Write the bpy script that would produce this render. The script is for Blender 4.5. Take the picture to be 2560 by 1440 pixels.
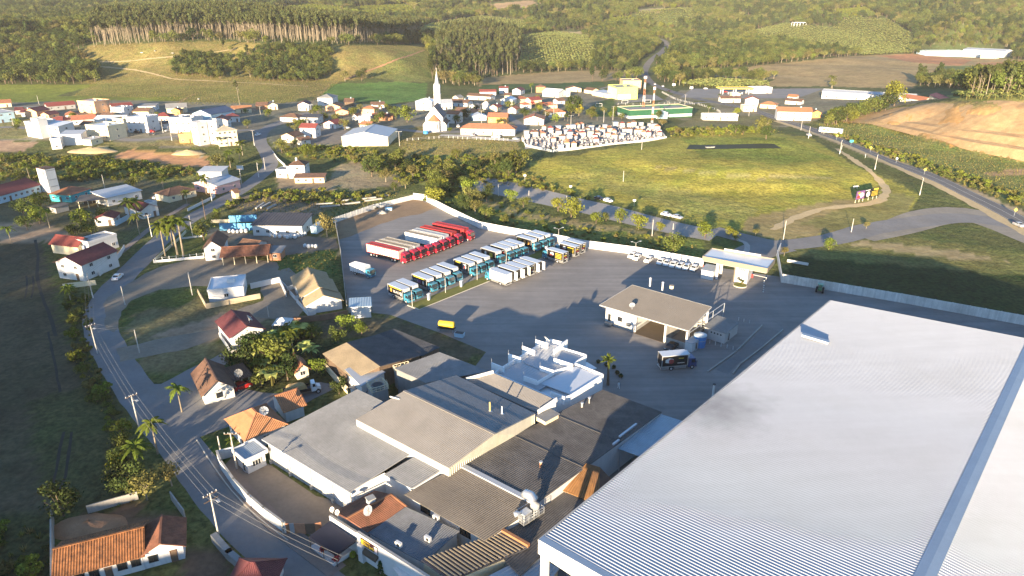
import bpy,bmesh,math,random
import numpy as np
from math import sin,cos,pi,radians,sqrt,atan2,tan
from mathutils import Vector,Matrix
# ------ camera, sky, sun, exposure
SC=bpy.context.scene
for o in list(bpy.data.objects):
 bpy.data.objects.remove(o)
COL=SC.collection
CAM_H,CAM_F,CAM_T=75.0,1700.0,radians(22.5)
cam_data=bpy.data.cameras.new("camera")
cam=bpy.data.objects.new("camera",cam_data)
COL.objects.link(cam)
cam_data.sensor_width=36.0
cam_data.lens=36.0*CAM_F/2560.0
cam_data.clip_start,cam_data.clip_end=0.5,9000.0
cam.location=(0,0,CAM_H)
cam.rotation_euler=(pi/2-CAM_T,0,0)
SC.camera=cam
SUN_EL,SUN_AZ=radians(9.0),radians(20.5)
SUN_STRENGTH,SKY_STRENGTH,EXPOSURE=5.0,0.10,2.02
world=bpy.data.worlds.new("World")
SC.world=world
world.use_nodes=True
wn=world.node_tree
wn.nodes.clear()
sky=wn.nodes.new("ShaderNodeTexSky")
sky.sky_type='NISHITA'
sky.sun_disc=False
sky.sun_elevation=SUN_EL
sky.sun_rotation=pi+SUN_AZ
sky.altitude=60
sky.air_density,sky.dust_density,sky.ozone_density=1.0,0.25,4.0
bg=wn.nodes.new("ShaderNodeBackground")
bg.inputs[1].default_value=SKY_STRENGTH
wo=wn.nodes.new("ShaderNodeOutputWorld")
wn.links.new(sky.outputs[0],bg.inputs[0])
wn.links.new(bg.outputs[0],wo.inputs[0])
sun_data=bpy.data.lights.new("sun",'SUN')
sun_data.energy=SUN_STRENGTH
sun_data.angle=radians(0.5)
sun_data.color=(1.0,0.80,0.55)
sun=bpy.data.objects.new("sun",sun_data)
COL.objects.link(sun)
sun_dir=Vector((-sin(SUN_AZ)*cos(SUN_EL),-cos(SUN_AZ)*cos(SUN_EL),sin(SUN_EL)))
sun.rotation_euler=sun_dir.to_track_quat('Z','Y').to_euler()
sun.location=(-60,-160,120)
SC.view_settings.view_transform='Standard'
SC.view_settings.look='None'
SC.view_settings.gamma=1.0
SC.view_settings.use_curve_mapping=False
SC.view_settings.exposure=EXPOSURE
SC.cycles.max_bounces=5
SC.cycles.diffuse_bounces=3
SC.cycles.transparent_max_bounces=6
R=random.Random(7)
NR=np.random.RandomState(5)
# ------ surveying: sight lines from the drone to the ground
_C,_S=cos(CAM_T),sin(CAM_T)
def ray(px,py):
 u,v=px-1280.0,py-720.0
 return u,CAM_F*_C-v*_S,CAM_F*_S+v*_C
def P(px,py,z=0.0):
 u,f,d=ray(px,py)
 t=(CAM_H-z)/d
 return Vector((u*t,f*t,z))
def to_px(x,y,z):
 dz=CAM_H-z
 zc=y*_C+dz*_S
 yc=dz*_C-y*_S
 zc=np.where(np.asarray(zc)<1.0,1.0,zc)
 return 1280+CAM_F*x/zc,720+CAM_F*yc/zc
# ------ terrain heights
_ctl=[]
for(px,py,z)in[(0,300,5),(150,340,5),(300,325,5),(480,345,5),(0,262,5),(300,255,5),(500,262,5),(600,310,4),(690,330,3),(620,410,0),(400,430,0),(200,430,0),(0,440,0),(300,392,2),(100,400,1.5),(480,410,0.5),(560,430,0),(700,300,3),(850,270,3),(50,235,4),(300,240,5),(0,215,6),(150,222,6),(200,200,9),(350,205,9),(500,215,7),(700,240,5),(300,170,17),(440,195,11),(700,210,7),(240,118,34),(400,110,38),(550,107,38),(650,117,36),(830,122,33),(500,150,24),(350,140,27),(650,170,16),(800,190,9),(900,130,29),(1000,150,21),(1050,114,30),(820,205,5),(1000,205,4),(940,170,14),(0,205,7),(240,203,9),(120,178,13),(0,150,22),(150,145,24),(0,100,36),(150,100,38),(0,60,56),(200,72,50),(1100,190,4),(1290,187,2),(1200,120,22),(1130,120,22),(1300,130,16),(1200,195,2),(1500,180,2),(1390,168,4),(1380,84,30),(1460,110,22),(1300,90,30),(1150,66,40),(1050,70,42),(1200,40,56),(1300,50,50),(1500,150,8),(1560,110,18),(1600,85,28),(1640,180,1),(1665,122,9),(1640,97,16),(1750,180,1),(1900,190,0),(2200,150,4),(2350,140,6),(2450,165,5),(2400,128,8),(1700,172,2),(1850,165,2),(1800,120,14),(2000,150,6),(2250,130,9),(2100,77,32),(1990,66,36),(2200,90,26),(1900,80,30),(1750,70,34),(1700,40,56),(2300,60,44),(2400,40,60),(2480,80,30),(2560,60,46),(2560,420,1),(2300,340,1.5),(2100,302,2),(2560,396,3),(2400,368,3),(2300,336,3),(2200,301,3.5),(2250,272,13),(2330,262,17),(2400,264,20),(2480,262,23),(2560,262,25),(2560,235,27),(2450,232,22),(2380,240,14),(2300,246,5),(2200,250,2),(2700,400,6),(2700,262,26),(1400,430,2.5),(1550,380,5),(1700,400,6.5),(1800,373,6.5),(1900,373,6.5),(1950,350,7.5),(2000,420,6),(1700,500,3),(1950,540,1),(2100,470,4),(1850,440,6),(1600,350,4),(1320,440,1),(2180,470,2),(2280,500,0.3),(1800,560,0.5),(1760,340,6),(2050,345,3),(1500,470,1),(1040,340,4),(1110,335,4.5),(1250,345,4.5),(1400,360,4.5),(1550,340,4.5),(1640,330,4),(1000,395,1.5),(1250,420,0.5),(930,370,3),(800,340,2.5),(760,430,0),(1200,270,3),(1400,260,2),(1600,270,1.5),(1800,260,1),(2000,290,1.5),(1900,310,2),(2100,245,1),(1000,460,0),(1150,470,0),(900,470,0),]:
 p=P(px,py,z)
 _ctl.append((p.x,p.y,z))
for x in range(-900,1500,240):
 for y,z in((1500,74),(1800,92),(2200,118),(2700,160),(3300,190)):
  _ctl.append((x*(y/1300.0),y,z+8*sin(x*0.011+y*0.004)))
for x in range(-260,320,60):
 for y in(-100,0,60,120,180,235,280):
  _ctl.append((x,y,0.0))
_ctl=np.array(_ctl)
_A=np.sqrt(((_ctl[:,None,:2]-_ctl[None,:,:2])**2).sum(-1))
_A=-_A-np.eye(len(_ctl))*2.0
_w=np.linalg.solve(_A,_ctl[:,2])
GX0,GY0,GD,GNX,GNY=-2600.0,-260.0,8.0,680,440
_gx=GX0+GD*np.arange(GNX)
_gy=GY0+GD*np.arange(GNY)
_hz=np.zeros((GNY,GNX))
for j in range(GNY):
 d=np.sqrt((_gx[:,None]-_ctl[None,:,0])**2+(_gy[j]-_ctl[None,:,1])**2)
 _hz[j]=-(d@_w)
_GX,_GY=np.meshgrid(_gx,_gy)
_k=np.clip((np.abs(_GX)-_GY*0.9-420)/500,0,1)
for _ in range(2):
 _p=np.pad(_hz,1,mode='edge')
 _hz=(_p[:-2,1:-1]+_p[2:,1:-1]+_p[1:-1,:-2]+_p[1:-1,2:]+2*_p[1:-1,1:-1])/6
_m=np.clip((_GY-240)/90.0,0,1)
_m=_m*_m*(3-2*_m)
_hz=np.clip(_hz,0.0,240)*_m
_hz+=np.clip((_GY-620)/300,0,1)*(2.2*np.sin(_GX*0.021+1.3*np.sin(_GY*0.013))*np.sin(_GY*0.017+0.8)+3.0*np.sin(_GX*0.0071+_GY*0.0052))
_k=np.clip(1.6-np.hypot((_GX-140)/130,(_GY-345)/75),0,.8)/.8
_hz+=_k*.55*np.sin(_hz*2.6+.5)
_hz=np.maximum(_hz,0)
_q=_GX-0.374*_GY
_reach=np.interp(_q,[-700,-340,-262,-204,-170,-138,-112,-95,-80,-45,0,80,400],[305,292,232,190,176,150,118,88,84,98,98,60,40])
_ridge=np.clip((_reach+95)/5.91-np.interp(_q,[-130,-100],[2.5,0.0]),0,90)
_hz+=_ridge*np.exp(-((_GY+95)/38.0)**2)*(_GY<30)
def hgt(x,y):
 x=np.asarray(x,float);y=np.asarray(y,float)
 a=np.clip((x-GX0)/GD,0,GNX-1.001);b=np.clip((y-GY0)/GD,0,GNY-1.001)
 i=a.astype(int);j=b.astype(int);a=a-i;b=b-j
 return(_hz[j,i]*(1-a)+_hz[j,i+1]*a)*(1-b)+(_hz[j+1,i]*(1-a)+_hz[j+1,i+1]*a)*b
_ts=np.geomspace(0.02,2.6,700)
def gp(px,py):
 """the point of the ground seen at a pixel of the survey photograph"""
 u,f,d=ray(px,py)
 z=CAM_H-d*_ts
 below=np.nonzero(z<hgt(u*_ts,f*_ts))[0]
 if len(below)==0:
  t=_ts[-1]
 else:
  k=max(below[0],1)
  lo,hi=_ts[k-1],_ts[k]
  for _ in range(24):
   m=0.5*(lo+hi)
   if CAM_H-d*m<hgt(u*m,f*m):hi=m
   else:lo=m
  t=hi
 return Vector((u*t,f*t,float(hgt(u*t,f*t))))
def inpoly(X,Y,poly):
 inside=np.zeros(np.shape(X),bool)
 n=len(poly)
 for i in range(n):
  x1,y1=poly[i];x2,y2=poly[(i+1)%n]
  if y1==y2:continue
  c=((y1>Y)!=(y2>Y))&(X<(x2-x1)*(Y-y1)/(y2-y1)+x1)
  inside^=c
 return inside
def vnoise(x,y,seed=0):
 """cheap smooth value noise on arrays, 0..1"""
 xi=np.floor(x).astype(int);yi=np.floor(y).astype(int)
 xf=x-xi;yf=y-yi
 xf=xf*xf*(3-2*xf);yf=yf*yf*(3-2*yf)
 def h(a,b):
  n=(a*374761393+b*668265263+seed*974711)&0x7fffffff
  n=((n^(n>>13))*1274126177)&0x7fffffff
  return((n^(n>>16))&0xffff)/65535.0
 return(h(xi,yi)*(1-xf)+h(xi+1,yi)*xf)*(1-yf)+(h(xi,yi+1)*(1-xf)+h(xi+1,yi+1)*xf)*yf
# ------ mesh and object helpers
class MB:
 """collects faces and links them as one mesh object"""
 def __init__(s):
  s.v=[];s.f=[];s.m=[]
 def poly(s,pts,m=0):
  n=len(s.v)
  s.v+=[tuple(p)for p in pts]
  s.f.append(tuple(range(n,n+len(pts))));s.m.append(m)
 def box(s,c,d,rz=0.0,m=0,taper=1.0):
  cx,cy,cz=c;x,y,z=d[0]/2,d[1]/2,d[2]/2
  n=len(s.v);ca,sa=cos(rz),sin(rz)
  for k in(-1,1):
   tp=taper if k>0 else 1.0
   for(a,b)in((-1,-1),(1,-1),(1,1),(-1,1)):
    lx,ly=a*x*tp,b*y*tp
    s.v.append((cx+lx*ca-ly*sa,cy+lx*sa+ly*ca,cz+k*z))
  for q in((3,2,1,0),(4,5,6,7),(0,1,5,4),(1,2,6,5),(2,3,7,6),(3,0,4,7)):
   s.f.append(tuple(n+i for i in q));s.m.append(m)
 def bar(s,p,q,w=0.1,h=None,m=0):
  """a square bar from p to q"""
  p=Vector(p);q=Vector(q);h=h or w
  d=(q-p)
  if d.length<1e-6:return
  d.normalize()
  up=Vector((0,0,1))if abs(d.z)<0.95 else Vector((0,1,0))
  a=d.cross(up).normalized()*(w/2);b=a.cross(d).normalized()*(h/2)
  n=len(s.v)
  for c in(p,q):
   for e in(-a-b,a-b,a+b,-a+b):s.v.append(tuple(c+e))
  for qd in((3,2,1,0),(4,5,6,7),(0,1,5,4),(1,2,6,5),(2,3,7,6),(3,0,4,7)):
   s.f.append(tuple(n+i for i in qd));s.m.append(m)
 def tube(s,pts,rad,n=8,m=0,cap=True):
  """tapering tube through points"""
  pts=[Vector(p)for p in pts]
  if not hasattr(rad,'__len__'):rad=[rad]*len(pts)
  base=len(s.v)
  for i,p in enumerate(pts):
   d=(pts[min(i+1,len(pts)-1)]-pts[max(i-1,0)]).normalized()
   up=Vector((0,0,1))if abs(d.z)<0.9 else Vector((0,1,0))
   a=d.cross(up).normalized();b=a.cross(d)
   for k in range(n):
    an=2*pi*k/n
    s.v.append(tuple(p+(a*cos(an)+b*sin(an))*rad[i]))
  for i in range(len(pts)-1):
   for k in range(n):
    a0=base+i*n+k;a1=base+i*n+(k+1)%n
    s.f.append((a0,a1,a1+n,a0+n));s.m.append(m)
  if cap:
   s.f.append(tuple(base+k for k in reversed(range(n))));s.m.append(m)
   s.f.append(tuple(base+(len(pts)-1)*n+k for k in range(n)));s.m.append(m)
 def cyl(s,c,r,h,n=12,m=0,r2=None):
  c=Vector(c)
  s.tube([c,c+Vector((0,0,h))],[r,r if r2 is None else r2],n,m)
 def prism(s,pts,z0,z1,m=0,mtop=None):
  n=len(pts);b=len(s.v)
  area=sum(pts[i][0]*pts[(i+1)%n][1]-pts[(i+1)%n][0]*pts[i][1]for i in range(n))
  if area<0:pts=list(reversed(pts))
  s.v+=[(p[0],p[1],z0)for p in pts]+[(p[0],p[1],z1)for p in pts]
  s.f.append(tuple(b+i for i in reversed(range(n))));s.m.append(m)
  s.f.append(tuple(b+n+i for i in range(n)));s.m.append(m if mtop is None else mtop)
  for i in range(n):
   j=(i+1)%n
   s.f.append((b+i,b+j,b+n+j,b+n+i));s.m.append(m)
 def slab(s,pts,th,m=0):
  """a thick sheet: pts is its top outline (any 3-D polygon), thickness straight down"""
  n=len(pts);b=len(s.v)
  pts=[Vector(p)for p in pts]
  s.v+=[tuple(p)for p in pts]+[(p.x,p.y,p.z-th)for p in pts]
  s.f.append(tuple(b+i for i in range(n)));s.m.append(m)
  s.f.append(tuple(b+n+i for i in reversed(range(n))));s.m.append(m)
  for i in range(n):
   j=(i+1)%n
   s.f.append((b+i,b+n+i,b+n+j,b+j));s.m.append(m)
 def ribbed(s,c00,c10,c11,c01,pitch,h,m=0,th=0.06,shape='wave',rows=1,sag=0.0):
  """a corrugated sheet over the quad; ribs run c00->c01, repeat along c00->c10; rows of overlapping sheets"""
  c00,c10,c11,c01=map(Vector,(c00,c10,c11,c01))
  L=((c10-c00).length+(c11-c01).length)/2
  n=max(2,int(L/pitch))
  prof={'wave':[(0.0,-1),(0.25,0),(0.5,1),(0.75,0)],'trap':[(0.0,0),(0.55,0),(0.68,1),(0.87,1)],'step':[(0.0,0),(0.58,0),(0.62,1),(0.96,1)],'saw':[(0.0,1),(0.5,-1)],'tile':[(0.0,-1),(0.3,0.9),(0.55,0.9),(0.85,-1)]}[shape]
  us=[]
  for i in range(n):
   for(a,k)in prof:us.append(((i+a)/n,k*h))
  us.append((1.0,prof[0][1]*h))
  for r in range(rows):
   v0,v1=r/rows,(r+1)/rows+(0.0 if r==rows-1 else 0.012)
   lift=0.035*(rows>1)
   b=len(s.v)
   for(u,z)in us:
    e0=c00.lerp(c10,u);e1=c01.lerp(c11,u)
    a=e0.lerp(e1,v0);c=e0.lerp(e1,v1)
    s.v.append((a.x,a.y,a.z+z+(lift if r>0 else 0)));s.v.append((c.x,c.y,c.z+z))
   for i in range(len(us)-1):
    s.f.append((b+2*i,b+2*i+2,b+2*i+3,b+2*i+1));s.m.append(m)
  b=len(s.v)
  s.v+=[(p.x,p.y,p.z-h-th)for p in(c00,c10,c11,c01)]+[(p.x,p.y,p.z)for p in(c00,c10,c11,c01)]
  s.f.append((b+3,b+2,b+1,b));s.m.append(m)
  for i in range(4):
   j=(i+1)%4
   s.f.append((b+i,b+j,b+4+j,b+4+i));s.m.append(m)
 def tiled(s,A,B,R1,R0,pitch,h,m=0):
  """tile ribs running straight up a roof face with eave A-B and ridge R0-R1 (R0 = R1 for a hip end)"""
  A,B,R1,R0=map(Vector,(A,B,R1,R0));L=(B-A).length;e=(B-A)/L
  n=e.cross((R0+R1)/2-A);n.normalize()
  if n.z<0:n=-n
  up=n.cross(e);H=(R0-A).dot(up);x0,x1=(R0-A).dot(e),(R1-A).dot(e)
  def top(x):return H*max(0,min(1,x/max(x0,1e-3),(L-x)/max(L-x1,1e-3)))
  k=max(2,int(L/pitch));b=len(s.v);xs=[]
  for i in range(k):
   for a,z in((0,-1),(.3,.9),(.55,.9),(.85,-1)):xs.append(((i+a)*L/k,z*h))
  xs.append((L,-h))
  for x,z in xs:
   o=A+e*x+n*z;s.v.append(tuple(o));s.v.append(tuple(o+up*top(x)))
  for i in range(len(xs)-1):s.f.append((b+2*i,b+2*i+2,b+2*i+3,b+2*i+1));s.m.append(m)
 def mesh(s,name,mats,smooth=False):
  me=bpy.data.meshes.new(name)
  me.from_pydata(s.v,[],s.f)
  for mt in(mats if isinstance(mats,(list,tuple))else[mats]):me.materials.append(mt)
  me.polygons.foreach_set("material_index",s.m)
  if smooth:me.polygons.foreach_set("use_smooth",[True]*len(me.polygons))
  me.update()
  return me
 def build(s,name,mats,parent=None,smooth=False,**kw):
  return link(name,s.mesh(name,mats,smooth),parent,**kw)
def link(name,data,parent=None,loc=None,rz=None,kind=None,label=None,cat=None,group=None):
 o=bpy.data.objects.new(name,data)
 COL.objects.link(o)
 if parent is not None:o.parent=parent
 if loc is not None:o.location=loc
 if rz is not None:o.rotation_euler=(0,0,rz)
 tag(o,label,cat,group,kind)
 return o
def tag(o,label=None,cat=None,group=None,kind=None):
 if label:o['label']=label
 if cat:o['category']=cat
 if group:o['group']=group
 if kind:o['kind']=kind
def thing(name,label,cat,loc=(0,0,0),rz=0.0,group=None):
 o=bpy.data.objects.new(name,None)
 o.empty_display_size=0.5
 COL.objects.link(o)
 o.location=loc
 o.rotation_euler=(0,0,rz)
 tag(o,label,cat,group)
 return o
def copy_thing(root,loc,rz,label,scale=None,group=None,swap=None):
 """a copy of a thing with copies of its parts and sub-parts (they share mesh data)"""
 r=root.copy();COL.objects.link(r)
 r.location=loc;r.rotation_euler=(0,0,rz)
 if scale is not None:r.scale=scale if hasattr(scale,'__len__')else(scale,)*3
 r['label']=label
 if group:r['group']=group
 for ch in KIDS.get(root.name)or list(root.children):
  c=ch.copy();COL.objects.link(c);c.parent=r
  if swap and ch.name.split('.')[0]in swap:c.data=swap[ch.name.split('.')[0]]
  for g in list(ch.children):
   d=g.copy();COL.objects.link(d);d.parent=c
 return r
KIDS={}
# ------ materials
MATS={}
def mat(name,col,rough=0.8,var=0.12,scale=0.6,spec=0.3,bump=0.0,bscale=8.0,stain=0.0,stain_col=(0.05,0.045,0.04),stain_scale=0.25,metal=0.0,rand=0.0,streak=0.0,hue=0.0,drag=None):
 """a weathered surface: base colour, mottling, stains, grain and a little colour change from object to object"""
 if name in MATS:return MATS[name]
 m=bpy.data.materials.new(name);MATS[name]=m
 m.use_nodes=True
 N,L=m.node_tree.nodes,m.node_tree.links
 b=N["Principled BSDF"]
 b.inputs["Roughness"].default_value=rough
 b.inputs["Specular IOR Level"].default_value=spec
 b.inputs["Metallic"].default_value=metal
 geo=N.new("ShaderNodeNewGeometry")
 out=None
 rgb=N.new("ShaderNodeRGB");rgb.outputs[0].default_value=(*col,1);out=rgb.outputs[0]
 def noise(sc,det=3.0,rough_=0.6,vec=None):
  n=N.new("ShaderNodeTexNoise");n.inputs["Scale"].default_value=sc;n.inputs["Detail"].default_value=det
  n.inputs["Roughness"].default_value=rough_
  L.new(vec or geo.outputs["Position"],n.inputs["Vector"]);return n.outputs[0]
 def ramp(fac,a,bb):
  r=N.new("ShaderNodeMapRange");r.inputs[1].default_value=a;r.inputs[2].default_value=bb;L.new(fac,r.inputs[0]);return r.outputs[0]
 def mult(c,fac_lo,fac_hi,fac):
  r=N.new("ShaderNodeMapRange");r.inputs[3].default_value=fac_lo;r.inputs[4].default_value=fac_hi;r.inputs[1].default_value=0.3;r.inputs[2].default_value=0.7
  L.new(fac,r.inputs[0])
  x=N.new("ShaderNodeVectorMath");x.operation='SCALE';L.new(c,x.inputs[0]);L.new(r.outputs[0],x.inputs[3]);return x.outputs[0]
 if var:out=mult(out,1-var,1+var,noise(scale))
 if var:out=mult(out,1-var*0.6,1+var*0.6,noise(scale*9,2.0))
 for ang,amt in(drag or()):
  mp=N.new("ShaderNodeMapping");mp.inputs["Rotation"].default_value=(0,0,ang);mp.inputs["Scale"].default_value=(0.02,0.5,1);L.new(geo.outputs["Position"],mp.inputs["Vector"])
  out=mult(out,1-amt,1+amt*0.6,noise(1.0,5.0,0.65,mp.outputs[0]))
 if streak:
  mp=N.new("ShaderNodeMapping");mp.inputs["Scale"].default_value=(1.6,1.6,0.08);L.new(geo.outputs["Position"],mp.inputs["Vector"])
  out=mult(out,1-streak,1.0,noise(1.0,3.0,0.6,mp.outputs[0]))
 if stain:
  mx=N.new("ShaderNodeMix");mx.data_type='RGBA'
  f=ramp(noise(stain_scale,5.0,0.65),0.50,0.72)
  mu=N.new("ShaderNodeMath");mu.operation='MULTIPLY';mu.inputs[1].default_value=stain;L.new(f,mu.inputs[0])
  L.new(mu.outputs[0],mx.inputs[0]);L.new(out,mx.inputs[6]);mx.inputs[7].default_value=(*stain_col,1);out=mx.outputs[2]
 if rand or hue:
  oi=N.new("ShaderNodeObjectInfo")
  hs=N.new("ShaderNodeHueSaturation");L.new(out,hs.inputs["Color"])
  r=N.new("ShaderNodeMapRange");r.inputs[3].default_value=1-rand;r.inputs[4].default_value=1+rand;L.new(oi.outputs["Random"],r.inputs[0]);L.new(r.outputs[0],hs.inputs["Value"])
  if hue:
   wn_=N.new("ShaderNodeTexWhiteNoise");wn_.noise_dimensions='1D';L.new(oi.outputs["Random"],wn_.inputs["W"])
   r2=N.new("ShaderNodeMapRange");r2.inputs[3].default_value=0.5-hue;r2.inputs[4].default_value=0.5+hue;L.new(wn_.outputs[0],r2.inputs[0]);L.new(r2.outputs[0],hs.inputs["Hue"])
  out=hs.outputs[0]
 L.new(out,b.inputs["Base Color"])
 if bump:
  bp=N.new("ShaderNodeBump");bp.inputs["Strength"].default_value=bump;bp.inputs["Distance"].default_value=0.1
  L.new(noise(bscale,4.0),bp.inputs["Height"]);L.new(bp.outputs[0],b.inputs["Normal"])
 return m
# ------ palette
M_WHITE=mat("white_paint",(0.64,0.63,0.605),0.7,0.05,0.5,stain=0.22,stain_col=(0.35,0.33,0.30),streak=0.10)
M_CREAM=mat("cream_paint",(0.72,0.62,0.42),0.75,0.06,0.5,stain=0.2,stain_col=(0.35,0.3,0.22),streak=0.1)
M_PEACH=mat("peach_paint",(0.72,0.42,0.24),0.75,0.06,0.5,streak=0.08)
M_ORANGE=mat("orange_paint",(0.75,0.40,0.12),0.75,0.06,0.5,streak=0.08)
M_PINK=mat("pink_paint",(0.72,0.42,0.38),0.75,0.06,0.5,streak=0.08)
M_YELLOW=mat("yellow_paint",(0.78,0.68,0.10),0.7,0.05,0.5,streak=0.06)
M_LIME=mat("lime_paint",(0.70,0.74,0.16),0.7,0.05,0.5)
M_BLUEW=mat("pale_blue_paint",(0.42,0.58,0.66),0.7,0.06,0.5,streak=0.08)
M_BLUE=mat("blue_paint",(0.10,0.33,0.52),0.6,0.12,0.5,stain=0.3,stain_col=(0.05,0.12,0.2))
M_TEAL=mat("turquoise_paint",(0.05,0.42,0.45),0.7,0.1,0.5,streak=0.1)
M_GREENP=mat("green_paint",(0.022,0.095,0.05),0.6,0.1,0.5)
M_GREYP=mat("grey_render",(0.36,0.36,0.35),0.85,0.1,0.6,stain=0.3,streak=0.12)
M_BRICK=mat("red_brick",(0.42,0.20,0.11),0.9,0.16,0.9,stain=0.3,stain_col=(0.25,0.18,0.13))
M_CONC=mat("concrete",(0.40,0.38,0.34),0.9,0.10,0.5,stain=0.35,stain_col=(0.16,0.15,0.13),streak=0.2)
M_CONCD=mat("dark_concrete",(0.24,0.24,0.23),0.9,0.12,0.5,stain=0.35,streak=0.2)
M_WALLOLD=mat("weathered_white_wall",(0.70,0.68,0.63),0.85,0.10,0.4,stain=0.45,stain_col=(0.28,0.25,0.2),stain_scale=0.18,streak=0.3)
M_TERRA=mat("terracotta_tiles",(0.33,0.135,0.07),0.8,0.16,0.9,stain=0.35,stain_col=(0.16,0.08,0.05),rand=0.12,hue=0.012)
M_TERRAL=mat("light_terracotta_tiles",(0.37,0.155,0.08),0.8,0.14,0.9,stain=0.25,stain_col=(0.28,0.14,0.08),rand=0.1,hue=0.012)
M_RED=mat("red_tiles",(0.20,0.05,0.042),0.75,0.14,0.9,stain=0.3,stain_col=(0.12,0.04,0.04),rand=0.12)
M_MAROON=mat("maroon_tiles",(0.125,0.038,0.04),0.7,0.16,0.9,stain=0.3,stain_col=(0.06,0.03,0.03),rand=0.12)
M_BROWN=mat("brown_tiles",(0.14,0.078,0.052),0.85,0.2,0.8,stain=0.45,stain_col=(0.06,0.045,0.035),rand=0.15)
M_OLDTILE=mat("old_mottled_tiles",(0.22,0.092,0.036),0.85,0.35,1.2,stain=0.9,stain_col=(0.03,0.018,0.014),stain_scale=0.9)
M_RUST=mat("mossy_brown_tiles",(0.20,0.085,0.05),0.85,0.3,0.7,stain=0.55,stain_col=(0.05,0.03,0.025),stain_scale=0.5)
M_SANDT=mat("sand_coloured_tiles",(0.33,0.25,0.145),0.85,0.2,0.8,stain=0.5,stain_col=(0.13,0.12,0.11),stain_scale=0.8)
M_FIBRE=mat("grey_fibre_cement",(0.235,0.235,0.23),0.85,0.12,0.3,stain=0.35,stain_col=(0.14,0.135,0.13),stain_scale=0.12,rand=0.06,streak=0.1)
M_FIBREW=mat("warm_fibre_cement",(0.245,0.225,0.20),0.85,0.08,0.25,stain=0.25,stain_col=(0.17,0.14,0.11),stain_scale=0.1)
M_FIBRED=mat("blackened_fibre_cement",(0.115,0.105,0.095),0.9,0.24,0.35,stain=0.65,stain_col=(0.04,0.038,0.035),stain_scale=0.16)
M_SLATE=mat("dark_slate_sheet",(0.055,0.055,0.065),0.75,0.15,0.5,rand=0.1)
M_TAUPE=mat("taupe_metal_sheet",(0.215,0.185,0.145),0.6,0.06,0.3)
M_METW=mat("white_metal_sheet",(0.52,0.54,0.56),0.35,0.04,0.15,spec=0.5,stain=0.10,stain_col=(0.5,0.5,0.5),stain_scale=0.08)
M_METG=mat("light_grey_metal_sheet",(0.36,0.375,0.39),0.45,0.06,0.3,spec=0.5)
M_METB=mat("bluish_metal_sheet",(0.30,0.38,0.43),0.45,0.1,0.4,spec=0.5,stain=0.2,stain_col=(0.3,0.33,0.35))
M_STEEL=mat("galvanised_steel",(0.50,0.52,0.54),0.4,0.08,1.0,metal=0.6)
M_DARK=mat("dark_glass",(0.02,0.025,0.03),0.12,0.0,spec=0.6)
M_BLACK=mat("black_plastic",(0.018,0.018,0.02),0.5,0.0)
M_TYRE=mat("tyre_rubber",(0.022,0.022,0.022),0.9,0.1,3)
M_RIM=mat("wheel_metal",(0.42,0.42,0.42),0.45,0.1,3)
M_AWN=mat("navy_canvas",(0.012,0.015,0.03),0.9,0.1,0.7)
M_AWNB=mat("brown_canvas",(0.10,0.075,0.05),0.9,0.1,0.7)
M_WOOD=mat("weathered_wood",(0.16,0.11,0.075),0.9,0.2,2.0,streak=0.2)
M_POLEC=mat("concrete_pole",(0.45,0.42,0.37),0.9,0.08,1.0)
M_TARP=mat("tan_tarpaulin",(0.36,0.25,0.11),0.8,0.15,1.2)
M_BARK=mat("pale_bark",(0.25,0.205,0.145),0.95,0.2,2.0,rand=0.2)
M_BARKD=mat("brown_bark",(0.14,0.10,0.07),0.95,0.2,2.0,rand=0.2)
M_DIRTR=mat("red_soil",(0.36,0.19,0.10),0.95,0.16,0.5,bump=0.4,bscale=2.5)
M_SAND=mat("sand_heap",(0.48,0.36,0.19),0.95,0.12,0.8,bump=0.4,bscale=3)
M_WATER=mat("pond_water",(0.045,0.048,0.024),0.6,0.1,0.3,spec=0.05)
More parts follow.
